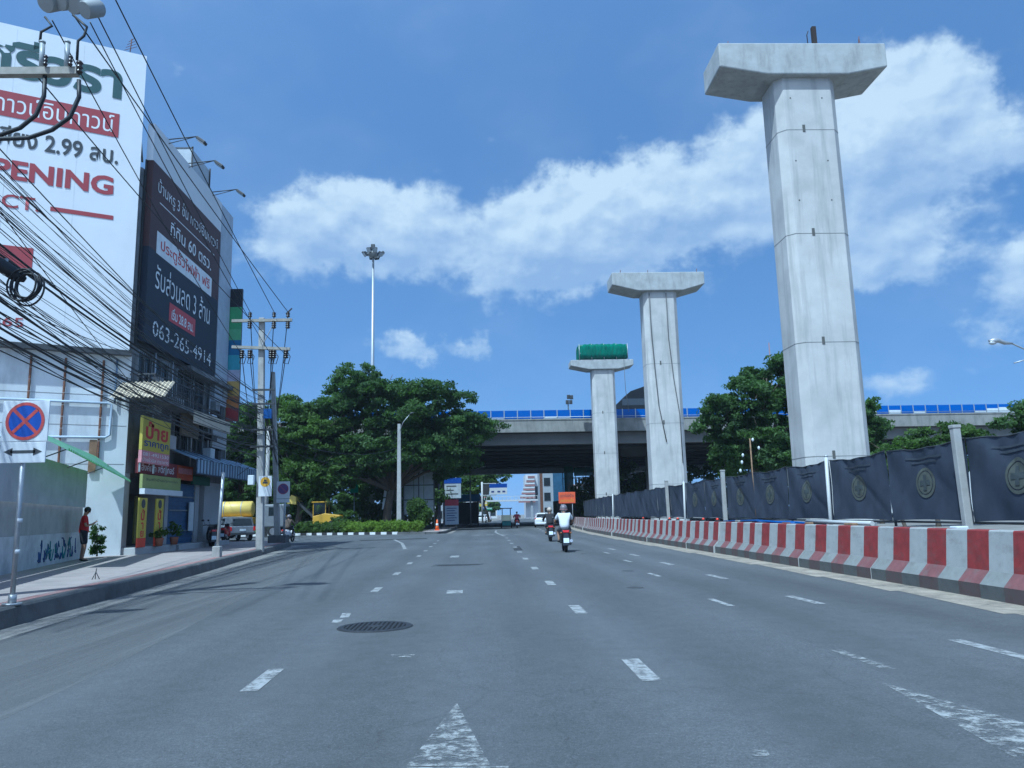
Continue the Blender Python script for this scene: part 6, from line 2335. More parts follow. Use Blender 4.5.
LD = empty('wheel_loader', (-15.0, 73.6, 0.15), 'yellow wheel loader with a raised bucket under the trees behind the hedge', 'loader', rz=R(86))
b = MB()
b.loft([[(-0.7, -2.0, 0.8), (0.7, -2.0, 0.8), (0.65, -1.9, 1.55), (-0.65, -1.9, 1.55)], [(-0.75, -0.5, 0.7), (0.75, -0.5, 0.7), (0.7, -0.5, 1.75), (-0.7, -0.5, 1.75)], [(-0.75, 0.6, 0.7), (0.75, 0.6, 0.7), (0.7, 0.6, 1.5), (-0.7, 0.6, 1.5)]], sm=False)
b.build('body', YELLOW_M, LD, local=True, bevel=0.05)
b = MB()
for x in (-0.62, 0.57):
    for y in (-0.6, 0.55):
        b.box((x, y, 1.5), (x + 0.06, y + 0.06, 2.75))
b.box((-0.72, -0.7, 2.75), (0.72, 0.7, 2.85))
cbn = b.build('cab', YELLOW_M, LD, local=True)
MB().box((-0.58, -0.55, 1.75), (0.58, 0.54, 2.7)).build('cab_glass', CAR_GLASS, cbn, local=True)
b = MB()
for x in (-0.5, 0.42):
    b.bar((x, 0.4, 1.3), (x, 2.2, 2.9), 0.12, 0.22)
ar = b.build('lift_arm', DARKSTEEL, LD, local=True)
b = MB()
b.extrude([(-1.0, 2.1, 2.6), (-1.0, 2.9, 2.7), (-1.0, 3.0, 3.1), (-1.0, 2.5, 3.5), (-1.0, 2.1, 3.3)], (2.0, 0, 0))
b.build('bucket', YELLOW_T, ar, local=True, bevel=0.03)
for y in (-1.3, 1.0):
    for sd in (-1, 1):
        wheel(LD, sd * 0.8, y, 0.55, 0.35)

# more traffic and parked vehicles beyond the flyover
for k, (x, y, rz, lab) in enumerate(((-0.2, 148, -3, 'white hatchback parked by the left kerb beyond the flyover'), (1.0, 175, -4, 'farther white hatchback parked by the left kerb, beyond the first one'), (13.5, 190, -6, 'small white car far up the road on the right'))):
    c_ = copy_tree(CARO)
    c_.location = (x, y, 0)
    c_.rotation_euler = (0, 0, R(rz))
    tag(c_, lab, 'car', 'cars far up the road')


# ------------------------------------------------------------------ trees and plants
BARK = mat('tree bark', (0.10, 0.08, 0.06), 0.95, var=0.3, scale=4, stretch=(1, 1, 0.3), bump=0.6, bscale=10)
LEAF_D = leaf_mat('deep green leaves', (0.068, 0.118, 0.038), 0.42, 0.55)
LEAF_M = leaf_mat('mid green leaves', (0.085, 0.138, 0.036), 0.42, 0.5)
LEAF_L = leaf_mat('light green leaves', (0.075, 0.125, 0.034), 0.4)
LEAF_SUN = leaf_mat('sunlit tone yellow green hedge leaves', (0.15, 0.22, 0.035), 0.4, 0.35)  # sunlight on the open half of the hedge put into the leaf colour
RNG = np.random.default_rng(7)


def leaves(blobs, clumps, per, size, flat=0.5, crad=0.9, seed=1, shell=0.62, squash=0.55):
    """many small leaf faces in clumps spread through ellipsoid blobs (cx,cy,cz,rx,ry,rz); returns verts, quads"""
    g = np.random.default_rng(seed)
    B = np.array(blobs, float)
    wts = (B[:, 3] * B[:, 4] * B[:, 5]) ** 0.8
    k = g.choice(len(B), clumps, p=wts / wts.sum())
    d = g.normal(size=(clumps, 3))
    d /= np.linalg.norm(d, axis=1)[:, None]
    r = shell + (1.08 - shell) * g.random(clumps) ** 0.8
    cc = B[k, :3] + d * B[k, 3:] * r[:, None]
    rad = crad * g.uniform(0.55, 1.35, clumps)
    n = clumps * per
    c = np.repeat(cc, per, 0)
    rr = np.repeat(rad, per)
    o = g.normal(size=(n, 3))
    o /= np.linalg.norm(o, axis=1)[:, None]
    o *= (g.random(n) ** 0.45)[:, None]
    o[:, 2] *= squash
    p = c + o * rr[:, None]
    nrm = np.repeat(d, per, 0) * 0.5 + g.normal(size=(n, 3)) * 0.75 + np.array([0, 0, flat])
    nrm /= np.linalg.norm(nrm, axis=1)[:, None]
    a = np.cross(nrm, g.normal(size=(n, 3)))
    a /= np.linalg.norm(a, axis=1)[:, None]
    b = np.cross(nrm, a)
    s = size * g.uniform(0.6, 1.35, n)[:, None]
    V = np.stack([p + a * s, p + b * s * 0.45, p - a * s, p - b * s * 0.45], 1).reshape(-1, 3)
    return V


def leaf_object(name, V, m_, parent=None):
    n = len(V) // 4
    if parent is None:
        loc = Vector((float(V[:, 0].mean()), float(V[:, 1].mean()), float(V[:, 2].min())))
    else:
        loc = wm(parent).translation
    V = V - np.array(loc)
    me = bpy.data.meshes.new(name)
    me.vertices.add(len(V))
    me.vertices.foreach_set('co', V.astype(np.float32).ravel())
    me.loops.add(4 * n)
    me.loops.foreach_set('vertex_index', np.arange(4 * n, dtype=np.int32))
    me.polygons.add(n)
    me.polygons.foreach_set('loop_start', np.arange(0, 4 * n, 4, dtype=np.int32))
    me.materials.append(m_)
    me.update(calc_edges=True)
    o = bpy.data.objects.new(name, me)
    if parent is not None:
        o.parent = parent
        CHILD.setdefault(parent.name, []).append(o)
    else:
        o.location = loc
    COL.objects.link(o)
    return o


def bumpy(blobs, seed):
    """break smooth lobes into many uneven, flattened sprays"""
    g = random.Random(seed * 7 + 1)
    out = []
    for cx, cy, cz, rx, ry, rz in blobs:
        out.append((cx, cy, cz, rx * 0.72, ry * 0.72, rz * 0.72))
        for k in range(9):
            a, e = g.uniform(0, 6.283), g.uniform(-0.45, 1.35)
            q = g.uniform(0.72, 1.05)
            sx = g.uniform(0.22, 0.46)
            out.append((cx + rx * q * math.cos(a) * math.cos(e), cy + ry * q * math.sin(a) * math.cos(e), cz + rz * q * math.sin(e), rx * sx, ry * sx, max(0.3, rz * sx * 0.6)))
    return out


def tree(name, base, blobs, lab, m_, clumps, per=70, size=0.2, trunk=0.3, crad=0.95, seed=1, group='trees', flat=0.5, squash=0.5):
    r_ = empty(name, base, lab, 'tree', group)
    g = random.Random(seed)
    base = Vector(base)
    cen = Vector(np.array(blobs)[:, :3].mean(0))
    fork = base.lerp(Vector((cen.x, cen.y, cen.z)), 0.45)
    fork.z = base.z + (cen.z - base.z) * 0.45
    b = MB()
    mid = base.lerp(fork, 0.5) + Vector((g.uniform(-.2, .2), g.uniform(-.2, .2), 0))
    b.tube([base - Vector((0, 0, 0.2)), base + Vector((0, 0, 0.25)), mid, fork], [trunk * 1.5, trunk * 1.1, trunk, trunk * 0.85], 10)
    for bl_ in blobs:
        c = Vector(bl_[:3])
        for q in range(2):
            e = c + Vector((g.uniform(-.5, .5) * bl_[3], g.uniform(-.5, .5) * bl_[4], g.uniform(0, .5) * bl_[5]))
            m2 = fork.lerp(e, 0.5) + Vector((g.uniform(-.4, .4), g.uniform(-.4, .4), 0.4))
            b.tube([fork - Vector((0, 0, 0.1)), m2, e], [trunk * 0.55, trunk * 0.33, trunk * 0.1], 6)
            for q2 in range(2):
                e2 = e + Vector((g.uniform(-.5, .5) * bl_[3], g.uniform(-.5, .5) * bl_[4], g.uniform(-.1, .6) * bl_[5]))
                b.tube([m2.lerp(e, 0.5), e2], [trunk * 0.2, trunk * 0.05], 5)
    b.build('trunk', BARK, r_)
    leaf_object('crown', leaves(bumpy(blobs, seed), int(clumps * 1.5), per, size * 0.86, flat, crad * 0.72, seed, squash=squash), m_, r_)
    return r_


TG = 'trees on the traffic island'
tree('rain_tree', (-9.5, 78, 0.15), [(-12.6, 76, 15.0, 2.6, 2.5, 1.2), (-9.5, 76, 13.0, 5.0, 4, 2.2), (-5.0, 76, 12.0, 4.2, 4, 2.2), (-1.5, 77, 9.9, 3.3, 3.5, 2.0), (-11, 77, 9.5, 6.0, 4, 2.6), (-4.5, 77, 8.0, 5.0, 3.5, 2.2), (-14.0, 76, 12.3, 2.5, 3, 1.3), (-9.0, 79, 6.4, 5.0, 2.5, 1.8), (-13.5, 78, 6.0, 3.5, 2.5, 1.8), (-3.5, 79, 6.3, 3.2, 2.2, 1.6), (-10.5, 74.5, 7.0, 4.5, 1.8, 2.2), (-6.0, 74.5, 6.8, 3.5, 1.8, 1.9), (-2.5, 75.5, 7.6, 2.6, 1.8, 1.6), (-14.0, 74.5, 5.0, 2.6, 1.6, 1.6)],
     'broad dark rain tree with layered crown, tallest left of the flyover, trunk behind the hedge', LEAF_D, 900, 85, 0.21, 0.42, 1.05, 3, TG)
tree('street_tree', (-17.5, 75, 0.15), [(-18.5, 75, 10.5, 3.6, 3, 2.2), (-15.5, 75, 9.0, 3.0, 3, 2.5), (-18, 76, 7.0, 4.0, 3, 2.2), (-16.5, 75, 11.2, 2.0, 2, 1.1), (-17.5, 74, 4.6, 3.4, 1.8, 1.8), (-15.5, 74, 6.0, 2.6, 1.8, 2.0)],
     'olive green tree left of the broad rain tree, above the yellow loader', LEAF_M, 430, 80, 0.19, 0.3, 0.9, 5, TG)
tree('street_tree', (-23.0, 76, 0.15), [(-23.5, 76, 10.0, 3.0, 3, 2.6), (-22.0, 76, 7.2, 3.4, 3, 2.6), (-25.5, 77, 7.5, 2.5, 3, 2.5), (-22.5, 75, 4.6, 3.0, 2, 2.0)],
     'bushy dark tree directly behind the crossarm pole', LEAF_D, 270, 80, 0.2, 0.26, 0.85, 6, TG)
tree('street_tree', (-30.0, 78, 0.0), [(-29.0, 78, 9.8, 3.2, 3, 3.2), (-31.5, 79, 7.0, 4.0, 3, 3.2), (-27.5, 78, 6.5, 3, 3, 2.6), (-29, 77, 4.0, 4, 2, 2.2)],
     'dark tree showing between the building corner and the crossarm pole', LEAF_D, 280, 80, 0.21, 0.28, 0.9, 8, TG)
tree('street_tree', (-5.6, 92, 0.15), [(-5.2, 91, 6.4, 2.2, 2, 1.7), (-3.0, 91, 7.4, 2.6, 2.2, 1.6), (-6.2, 91, 4.6, 1.8, 1.6, 1.6)],
     'small drooping tree beside the flyover edge, under the rain tree', LEAF_D, 150, 75, 0.19, 0.18, 0.8, 9, TG)
tree('street_tree', (-6.8, 72.0, 0.15), [(-6.0, 72, 2.1, 0.7, 0.7, 0.7), (-5.4, 72, 1.3, 0.7, 0.7, 0.5)],
     'slender weeping tree with light leaves next to the concrete lamp post', LEAF_M, 90, 75, 0.15, 0.10, 0.6, 12, TG, flat=-0.2, squash=1.1)
# palm with arching fronds
PM = empty('palm_tree', (-15.2, 74.5, 0.15), 'low palm with arching pale fronds beneath the trees behind the hedge', 'palm', TG)
b = MB()
b.tube([(-15.2, 74.5, 0.1), (-15.15, 74.5, 1.3), (-15.1, 74.5, 2.3)], [0.2, 0.16, 0.13], 9)
b.build('trunk', BARK, PM)
gp = random.Random(4)
for k in range(15):
    a = 2 * math.pi * k / 15 + gp.uniform(-.15, .15)
    L = gp.uniform(1.9, 2.6)
    lift = gp.uniform(0.5, 1.5)
    b = MB()
    pts = []
    for q in range(9):
        t = q / 8
        pts.append(Vector((-15.1 + math.cos(a) * L * t, 74.5 + math.sin(a) * L * t, 2.3 + lift * math.sin(t * 2.0) * 1.1 - 1.0 * t * t)))
    b.tube(pts, [0.03 * (1 - q / 9) + 0.006 for q in range(9)], 5)
    side = Vector((-math.sin(a), math.cos(a), 0))
    for q in range(1, 9):
        for sd in (-1, 1):
            for h in (0.0, 0.5):
                p0 = pts[q - 1].lerp(pts[q], h)
                tip = p0 + side * sd * 0.55 * math.sin(math.pi * (q + h) / 10 + 0.25) + (pts[q] - pts[q - 1]) * 0.9 - Vector((0, 0, 0.16))
                w_ = (pts[q] - pts[q - 1]).normalized() * 0.05
                b.add([p0 - w_, p0 + w_, tip], [(0, 1, 2)])
    b.build('frond', LEAF_L, PM, fix=False)

RG = 'trees behind the hoarding'
tree('street_tree', (23.0, 63, 0), [(19.4, 62, 8.4, 2.0, 2.5, 2.2), (21.8, 62.5, 9.8, 2.6, 2.8, 2.6), (24.5, 63, 11.4, 2.8, 2.8, 2.2), (22.5, 62, 6.0, 4.0, 3, 2.6), (27.0, 63, 8.8, 3.2, 3, 3.2), (19.8, 62, 5.2, 1.6, 2, 1.6), (25.3, 62.5, 13.0, 1.3, 1.3, 0.9)],
     'full green tree between the middle pier and the nearest pier', LEAF_D, 520, 80, 0.19, 0.32, 0.85, 15, RG)
tree('street_tree', (32.0, 62, 0), [(31.0, 62, 9.2, 1.7, 1.8, 1.2), (31.5, 62, 7.0, 2.0, 2, 1.8), (30.5, 62, 5.2, 1.8, 2, 1.5)],
     'small tree peeping out right behind the nearest pier', LEAF_D, 110, 70, 0.18, 0.16, 0.75, 16, RG)
tree('street_tree', (29.5, 50, 0), [(27.0, 50, 4.6, 1.5, 1.5, 1.0), (29.3, 50, 5.4, 1.7, 1.5, 0.9), (31.6, 50, 5.8, 1.5, 1.5, 0.8), (30.0, 50, 4.0, 3.0, 1.6, 0.9)],
     'light green low tree rising over the hoarding right of the nearest pier', LEAF_L, 150, 70, 0.16, 0.14, 0.6, 17, RG)
tree('street_tree', (24.0, 44, 0), [(23.6, 44, 3.5, 1.2, 1.2, 1.1), (24.4, 44, 2.8, 1.2, 1.2, 1.0)],
     'small bush-like tree in the cloth gap right of the nearest pier', LEAF_L, 60, 70, 0.15, 0.1, 0.55, 18, RG)
tree('street_tree', (37.5, 48, 0), [(35.2, 48, 6.5, 1.6, 1.5, 1.3), (37.0, 48, 7.2, 1.8, 1.6, 1.5), (38.2, 48, 5.4, 2.2, 1.6, 1.6)],
     'dark green tree at the right photo edge above the hoarding', LEAF_D, 130, 75, 0.17, 0.2, 0.7, 19, RG)
tree('street_tree', (1.2, 152, 0), [(-1.0, 152, 7.5, 3.0, 3, 3.0), (2.0, 152, 8.6, 2.8, 3, 2.6), (-4, 152, 6.5, 3.0, 3, 3.2)],
     'far roadside tree visible under the flyover beside the blue sign', LEAF_M, 170, 60, 0.32, 0.25, 1.1, 20, 'trees beyond the flyover')
tree('street_tree', (-5.0, 140, 0), [(-6.0, 140, 6.0, 3.4, 3, 3.0), (-8.5, 140, 8.0, 3.5, 3, 3.0)],
     'far dark tree behind the lamp post under the flyover', LEAF_D, 140, 60, 0.32, 0.25, 1.1, 22, 'trees beyond the flyover')
tree('street_tree', (0.5, 240, 0), [(0.0, 240, 4.4, 3.0, 3, 2.4), (3.5, 240, 3.6, 2.4, 3, 2.0)],
     'farthest small tree beneath the footbridge', LEAF_M, 60, 50, 0.45, 0.25, 1.2, 23, 'trees beyond the flyover')

# traffic island, its striped kerb and hedge
ISL = [(-46, 73.8), (-19.0, 71.2), (-15.5, 70.0), (-7.0, 65.2), (-4.6, 63.7), (-3.7, 63.6), (-3.25, 65.0), (-3.0, 85), (-2.2, 131), (-2.4, 165), (-46, 165)]
b = MB()
b.prism(ISL, -0.1, 0.14)
tag(b.build('traffic_island', PAVE), kind='structure')
GRASSM = mat('dark park soil', (0.06, 0.065, 0.035), 0.95, var=0.4, scale=1.5)  # dark olive soil, mottled at random
b = MB()
b.add([(x, y, 0.146) for x, y in ((-46, 76), (-19, 73), (-15, 71.6), (-7.2, 67.4), (-5.2, 68), (-5.2, 84), (-5.2, 130), (-46, 150))], [tuple(range(8))])
tag(b.build('park_soil', GRASSM), kind='structure')
KW, KK = mat('white kerb paint', (0.62, 0.62, 0.60), 0.8, var=0.15), mat('black kerb paint', (0.03, 0.03, 0.032), 0.8, var=0.2)
b = MB()
path = [(-46, 73.75), (-19.0, 71.15), (-15.5, 69.95), (-7.0, 65.15)]
run = 0.0
for (x0, y0), (x1, y1) in zip(path, path[1:]):
    L = math.hypot(x1 - x0, y1 - y0)
    n = max(1, int(L / 0.55))
    for k in range(n):
        t0, t1 = k / n, (k + 1) / n
        p, q = (x0 + (x1 - x0) * t0, y0 + (y1 - y0) * t0), (x0 + (x1 - x0) * t1, y0 + (y1 - y0) * t1)
        b.extrude([(p[0], p[1] - 0.01, 0), (q[0], q[1] - 0.01, 0), (q[0], q[1] - 0.01, 0.2), (p[0], p[1] - 0.01, 0.2)], (0, 0.24, 0), mi=k % 2)
tag(b.build('island_kerb', [KW, KK]), kind='structure')
b = MB()
for (x0, y0), (x1, y1) in (((-7.0, 65.15), (-4.6, 63.65)), ((-4.6, 63.65), (-3.7, 63.55)), ((-3.7, 63.55), (-3.2, 65)), ((-3.2, 65), (-2.95, 85)), ((-2.95, 85), (-2.15, 131))):
    b.bar((x0, y0, 0.08), (x1, y1, 0.08), 0.2, 0.2)
tag(b.build('island_corner_kerb', KERB), kind='structure')


def hedge(lab, pts, h, m_, n, seed):
    g = np.random.default_rng(seed)
    segs = [(np.array(a), np.array(b_)) for a, b_ in zip(pts, pts[1:])]
    bl = []
    for a, b_ in segs:
        L = np.linalg.norm(b_ - a)
        for k in range(int(L / 0.7) + 1):
            p = a + (b_ - a) * k / max(1, int(L / 0.7))
            bl.append((p[0], p[1], 0.14 + h * 0.52, 0.55, 0.62, h * 0.47))
    r_ = empty('hedge', (pts[0][0], pts[0][1], 0.14), lab, 'hedge', 'clipped hedges on the island')
    leaf_object('foliage', leaves(bl, n, 40, 0.075, 0.5, 0.26, seed, 0.45, 0.8), m_, r_)
    b = MB()
    for q in bl[::2]:
        b.tube([(q[0], q[1], 0.1), (q[0] + 0.05, q[1], 0.6)], [0.03, 0.012], 5)
    b.build('stems', BARK, r_)


hedge('long clipped hedge with tree shade in its darker leaf colour behind the black and white kerb, left half', [(-22, 73.4), (-15.6, 71.6), (-12.0, 69.6)], 0.95, LEAF_M, 620, 31)  # tree shade put into this half by a darker leaf colour
hedge('clipped hedge with sunlight in its yellow green leaf colour beside the concrete lamp post, right half', [(-11.8, 69.5), (-7.2, 66.9), (-5.6, 66.8)], 0.95, LEAF_SUN, 520, 32)  # sunlight put into this half by a brighter leaf colour
ug = [(-46 + 2.1 * k, 97 + 2 * math.sin(k * 1.9), 3.6 + 0.9 * abs(math.sin(k * 2.1)), 2.1, 1.6, 3.4) for k in range(19)] + [(-44 + 1.9 * k + 0.4 * math.sin(k * 3.1), 84 + 3 * math.sin(k * 1.7), 1.9 + 1.2 * abs(math.sin(k * 2.3)), 1.9, 1.6, 1.7 + 0.9 * abs(math.sin(k * 1.3))) for k in range(21)]
o = leaf_object('undergrowth', leaves(ug, 1050, 60, 0.25, 0.4, 0.9, 40), LEAF_D)
tag(o, 'dark shrubby undergrowth beneath the island trees', 'undergrowth', kind='stuff')
shr = [(-13.0, 71.9, 0.95, 0.6, 0.6, 0.8), (-12.2, 72.3, 1.2, 0.6, 0.6, 1.0)]
r_ = empty('shrub', (-12.6, 72.2, 0.14), 'loose light shrub poking above the hedge left of the concrete lamp post', 'shrub')
leaf_object('foliage', leaves(shr, 40, 50, 0.11, 0.4, 0.35, 41), LEAF_L, r_)
MB().tube([(-12.6, 72.2, 0.1), (-12.5, 72.2, 1.0)], [0.04, 0.015], 6).build('stem', BARK, r_)
r_ = empty('shrub', (-13.6, 29.2, 0.3), 'dark leafy plant against the white wall beside the sign shop', 'shrub')
leaf_object('foliage', leaves([(-13.72, 28.6, 0.9, 0.17, 0.2, 0.55), (-13.68, 28.65, 0.6, 0.16, 0.2, 0.35)], 34, 40, 0.06, 0.3, 0.15, 42), LEAF_D, r_)
MB().tube([(-13.7, 28.65, 0.28), (-13.7, 28.6, 1.1)], [0.03, 0.012], 6).build('stem', BARK, r_)
POT = mat('terracotta pot', (0.28, 0.12, 0.07), 0.85, var=0.2)
for k, (x, y, h, lab) in enumerate(((-12.85, 32.45, 0.42, 'terracotta pot plant between the two upright yellow banners'),
                                   (-12.9, 34.1, 0.8, 'tall terracotta pot plant right of the upright yellow banners'))):
    y -= 0.6
    r_ = empty('potted_plant', (x, y, 0.49), lab, 'potted plant', 'pot plants at the sign shop')
    b = MB()
    b.tube([(x, y, 0.49), (x, y, 0.75), (x, y, 0.80)], [0.13, 0.17, 0.18], 14)
    b.build('pot', POT, r_)
    leaf_object('foliage', leaves([(x, y, 0.8 + h * 0.4, 0.2, 0.2, h * 0.4)], 10, 36, 0.06, 0.3, 0.2, 50 + k), LEAF_M, r_)

# ------------------------------------------------------------------ masts, lamps, boards
FL_GLASS = mat('floodlight glass', (0.5, 0.52, 0.54), 0.15)
HM = empty('high_mast_light', (-12.1, 86, 0.1), 'very tall thin mast with a ring of floodlights, rising above the rain tree', 'light mast')
b = MB()
b.tube([(-12.1, 86, 0), (-12.1, 86, 15), (-12.1, 86, 31.6)], [0.34, 0.22, 0.12], 14)
b.build('mast', GALV, HM)
b = MB()
b.tube([(-12.1, 86, 30.9), (-12.1, 86, 31.3), (-12.1, 86, 31.5)], [0.35, 0.75, 0.6], 16)
b.build('head_frame', GALV, HM)
for k in range(10):
    a = 2 * math.pi * k / 10
    cx, cy = -12.1 + 1.05 * math.cos(a), 86 + 1.05 * math.sin(a)
    z = 31.35 + 0.25 * math.sin(3 * a)
    mt_ = Matrix.Translation((cx, cy, z)) @ Matrix.Rotation(a, 4, 'Z') @ Matrix.Rotation(R(40), 4, 'Y')
    fl = MB().box((-0.12, -0.26, -0.28), (0.12, 0.26, 0.28), mt_).build('floodlight', DARKSTEEL, HM, bevel=0.03)
    MB().box((0.122, -0.22, -0.24), (0.13, 0.22, 0.24), mt_).build('lens', FL_GLASS, fl)
mt_ = Matrix.Translation((-12.1, 85.8, 32.1))
MB().box((-0.22, -0.2, -0.3), (0.22, 0.2, 0.3), mt_).build('floodlight', DARKSTEEL, HM, bevel=0.03)

LPo = empty('lamp_post', (-7.15, 67.5, 0.14), 'plain concrete lamp post standing in the hedge before the rain tree', 'lamp post')
b = MB()
b.loft([[(-7.15 - w_, 67.5 - w_, z), (-7.15 + w_, 67.5 - w_, z), (-7.15 + w_, 67.5 + w_, z), (-7.15 - w_, 67.5 + w_, z)] for z, w_ in ((0.1, 0.2), (9.4, 0.13))], True, True, sm=False)
b.build('shaft', POLE_C, LPo, bevel=0.02)
b = MB()
b.tube([(-7.15, 67.4, 8.6), (-6.8, 67.3, 9.5), (-6.2, 67.2, 10.2)], 0.025, 8)
a_ = b.build('arm', GALV, LPo)
b = MB()
b.tube([(-6.25, 67.2, 10.15), (-6.1, 67.18, 10.28), (-5.8, 67.15, 10.35)], [0.03, 0.07, 0.04], 10)
b.build('lamp_head', DARKSTEEL, LPo)


def street_lamp(x, y, h, dx, lab, g='street lamps'):
    r_ = empty('street_lamp', (x, y, 0), lab, 'street lamp', g)
    b = MB()
    b.tube([(x, y, 0), (x, y, h * 0.5), (x, y, h - 0.5)], [0.1, 0.085, 0.06], 10)
    b.build('pole', GALV, r_)
    b = MB()
    b.tube([(x, y, h - 0.6), (x + dx * 0.25, y, h - 0.15), (x + dx, y, h + 0.25)], 0.035, 8)
    b.build('arm', GALV, r_)
    b = MB()
    b.tube([(x + dx * 0.97, y, h + 0.25), (x + dx * 1.15, y, h + 0.32), (x + dx * 1.45, y, h + 0.36)], [0.05, 0.13, 0.05], 10)
    b.build('lamp_head', GALV, r_)


street_lamp(-1.55, 100, 7.2, 1.4, 'grey street lamp with a slanting arm, at the roadside under the flyover')
RL = empty('street_lamp', (24.3, 30, 0), 'street lamp reaching in from the right photo edge over the hoarding', 'street lamp', 'street lamps')
hp, h2 = at_y(990, 341, 30), at_y(1012, 343.5, 30)
e1, e2 = at_y(1024, 350, 30), at_y(1014, 363, 30)
b = MB()
b.tube([(24.3, 30, 0), (24.3, 30, 4), (24.3, 30, 6.9)], [0.11, 0.09, 0.07], 10)
b.build('pole', GALV, RL)
b = MB()
b.tube([(24.3, 30, 6.6), (23.2, 30, 7.0), (e1.x + 0.1, 30, e1.z), (h2.x, 30, h2.z), (h2.x - 0.2, 30, h2.z + 0.02)], 0.035, 8)
b.tube([(24.3, 30, 7.0), (e2.x + 0.5, 30, e2.z + 0.13), (e2.x, 30, e2.z)], 0.025, 8)
b.build('arm', GALV, RL)
b = MB()
b.tube([(h2.x + 0.02, 30, h2.z), (h2.x - 0.3, 30, h2.z + 0.03), (hp.x + 0.35, 30, hp.z + 0.02), (hp.x + 0.15, 30, hp.z), (hp.x - 0.05, 30, hp.z)], [0.04, 0.08, 0.09, 0.13, 0.05], 12)
lh = b.build('lamp_head', GALV, RL)
b = MB()
b.sphere((hp.x + 0.1, 30, hp.z - 0.08), 0.13, 12, 8, (1.2, 0.8, 0.6))
b.build('glass_bowl', FL_GLASS, lh)
b = MB()
b.cyl((9.81, 86.2, 11.5), (9.81, 86.2, 13.6), 0.06, 8)
dl = empty('deck_floodlight', (9.81, 86.2, 11.5), 'dark floodlight cluster on a short pole above the flyover parapet', 'floodlight')
b.build('pole', DARKSTEEL, dl)
for x, z in ((9.55, 13.5), (9.95, 13.5), (9.7, 14.1), (10.05, 14.05)):
    MB().box((x, 86.0, z), (x + 0.34, 86.3, z + 0.45)).build('lamp_head', DARKSTEEL, dl, bevel=0.03)

# billboard back frame among the trees
BBG = mat('grey board back', (0.30, 0.32, 0.33), 0.7, var=0.12)
BBF = empty('board_frame', (-6.4, 79, 0.14), 'back of a grey gridded billboard half hidden by the rain tree', 'billboard frame', 'grey board frames in the trees')
for i in range(3):
    for j in range(4):
        x0, z0 = -7.9 + i * 1.0, 1.6 + j * 1.45
        MB().box((x0 + 0.02, 79, z0 + 0.02), (x0 + 0.97, 79.06, z0 + 1.42)).build('board_panel', BBG, BBF)
for x in (-7.95, -6.45, -4.9):
    MB().box((x, 78.93, 0.1), (x + 0.1, 78.99, 8.6)).build('upright', DARKSTEEL, BBF)
for z in (1.55, 3.03, 4.48, 5.93, 7.4):
    MB().box((-7.98, 78.90, z), (-4.8, 78.927, z + 0.09)).build('rail', DARKSTEEL, BBF)
BB2 = empty('board_frame', (-9.6, 79, 0.14), 'narrow white slanted board strips left of the grey board back', 'billboard frame', 'grey board frames in the trees')
for j in range(3):
    b = MB()
    b.extrude([(-10.1 + 0.14 * j, 79, 2.2 + j * 1.2), (-9.1 + 0.06 * j, 79, 2.2 + j * 1.2), (-9.04 + 0.06 * j, 79, 3.3 + j * 1.2), (-9.95 + 0.14 * j, 79, 3.3 + j * 1.2)], (0, 0.06, 0))
    b.build('board_panel', WHITE_PANEL, BB2)
MB().box((-9.75, 79.07, 0.1), (-9.6, 79.2, 5.6)).build('upright', DARKSTEEL, BB2)
gs = empty('road_sign', (-12.7, 79, 3.5), 'small green sign among the dark leaves of the island trees', 'road sign', 'signs near the island')
MB().box((-13.2, 78.6, 3.9), (-12.4, 78.66, 5.2)).build('sign_plate', mat('sign green', (0.0, 0.25, 0.14), 0.5), gs)
MB().cyl((-12.8, 78.7, 0.1), (-12.8, 78.7, 3.9), 0.05, 8).build('post', GALV, gs)
# signs at the island tip
s = empty('road_sign', (-3.3, 86, 0.14), 'blue topped grey information board on a pole above the red and white notice', 'road sign', 'signs near the island')
MB().box((-4.15, 85.9, 3.3), (-2.35, 86.0, 4.9)).build('sign_plate', mat('pale grey board', (0.42, 0.45, 0.48), 0.6, var=0.15, scale=3), s)
MB().box((-4.2, 85.88, 4.904), (-2.3, 86.0, 5.5)).build('blue_header', SIGN_BLUE, s)
for z, w_ in ((4.55, 1.1), (4.1, 0.8), (3.7, 1.3)):
    MB().box((-3.95, 85.89, z), (-3.95 + w_, 85.898, z + 0.12)).build('text_line', INK_K, s)
MB().cyl((-2.9, 86.06, 0.1), (-2.9, 86.06, 7.6), 0.06, 8).build('post', GALV, s)
s = empty('notice_board', (-3.3, 83, 0.14), 'white notice board with a red header standing at the island tip', 'notice board')
MB().box((-3.98, 83, 0.5), (-2.55, 83.08, 2.45)).build('board', mat('pale notice print', (0.50, 0.54, 0.60), 0.6, var=0.1, scale=4), s)
MB().box((-3.98, 82.99, 2.454), (-2.55, 83.08, 3.1)).build('red_header', mat('red header', (0.45, 0.06, 0.08), 0.6), s)
for k in range(6):
    MB().box((-3.8, 82.99, 2.15 - k * 0.25), (-2.75 - 0.2 * (k % 2), 82.998, 2.22 - k * 0.25)).build('text_line', INK_B, s)
for x in (-3.8, -2.75):
    MB().cyl((x, 83.12, 0.1), (x, 83.12, 3.0), 0.04, 8).build('leg', GALV, s)
for x, lab in ((-5.0, 'purple grey square column left of the red and white notice, thicker one'), (-4.45, 'purple grey square column nearer the notice board')):
    o = MB().box((x, 88, 0.1), (x + 0.32, 88.3, 5.0)).build('gate_column', mat('purple grey render', (0.16, 0.15, 0.19), 0.9), bevel=0.02)
    tag(o, lab, 'column', 'gate columns')
tc_ = empty('traffic_cone', (-4.15, 71.5, 0.14), 'orange traffic cone at the tip of the island', 'traffic cone')
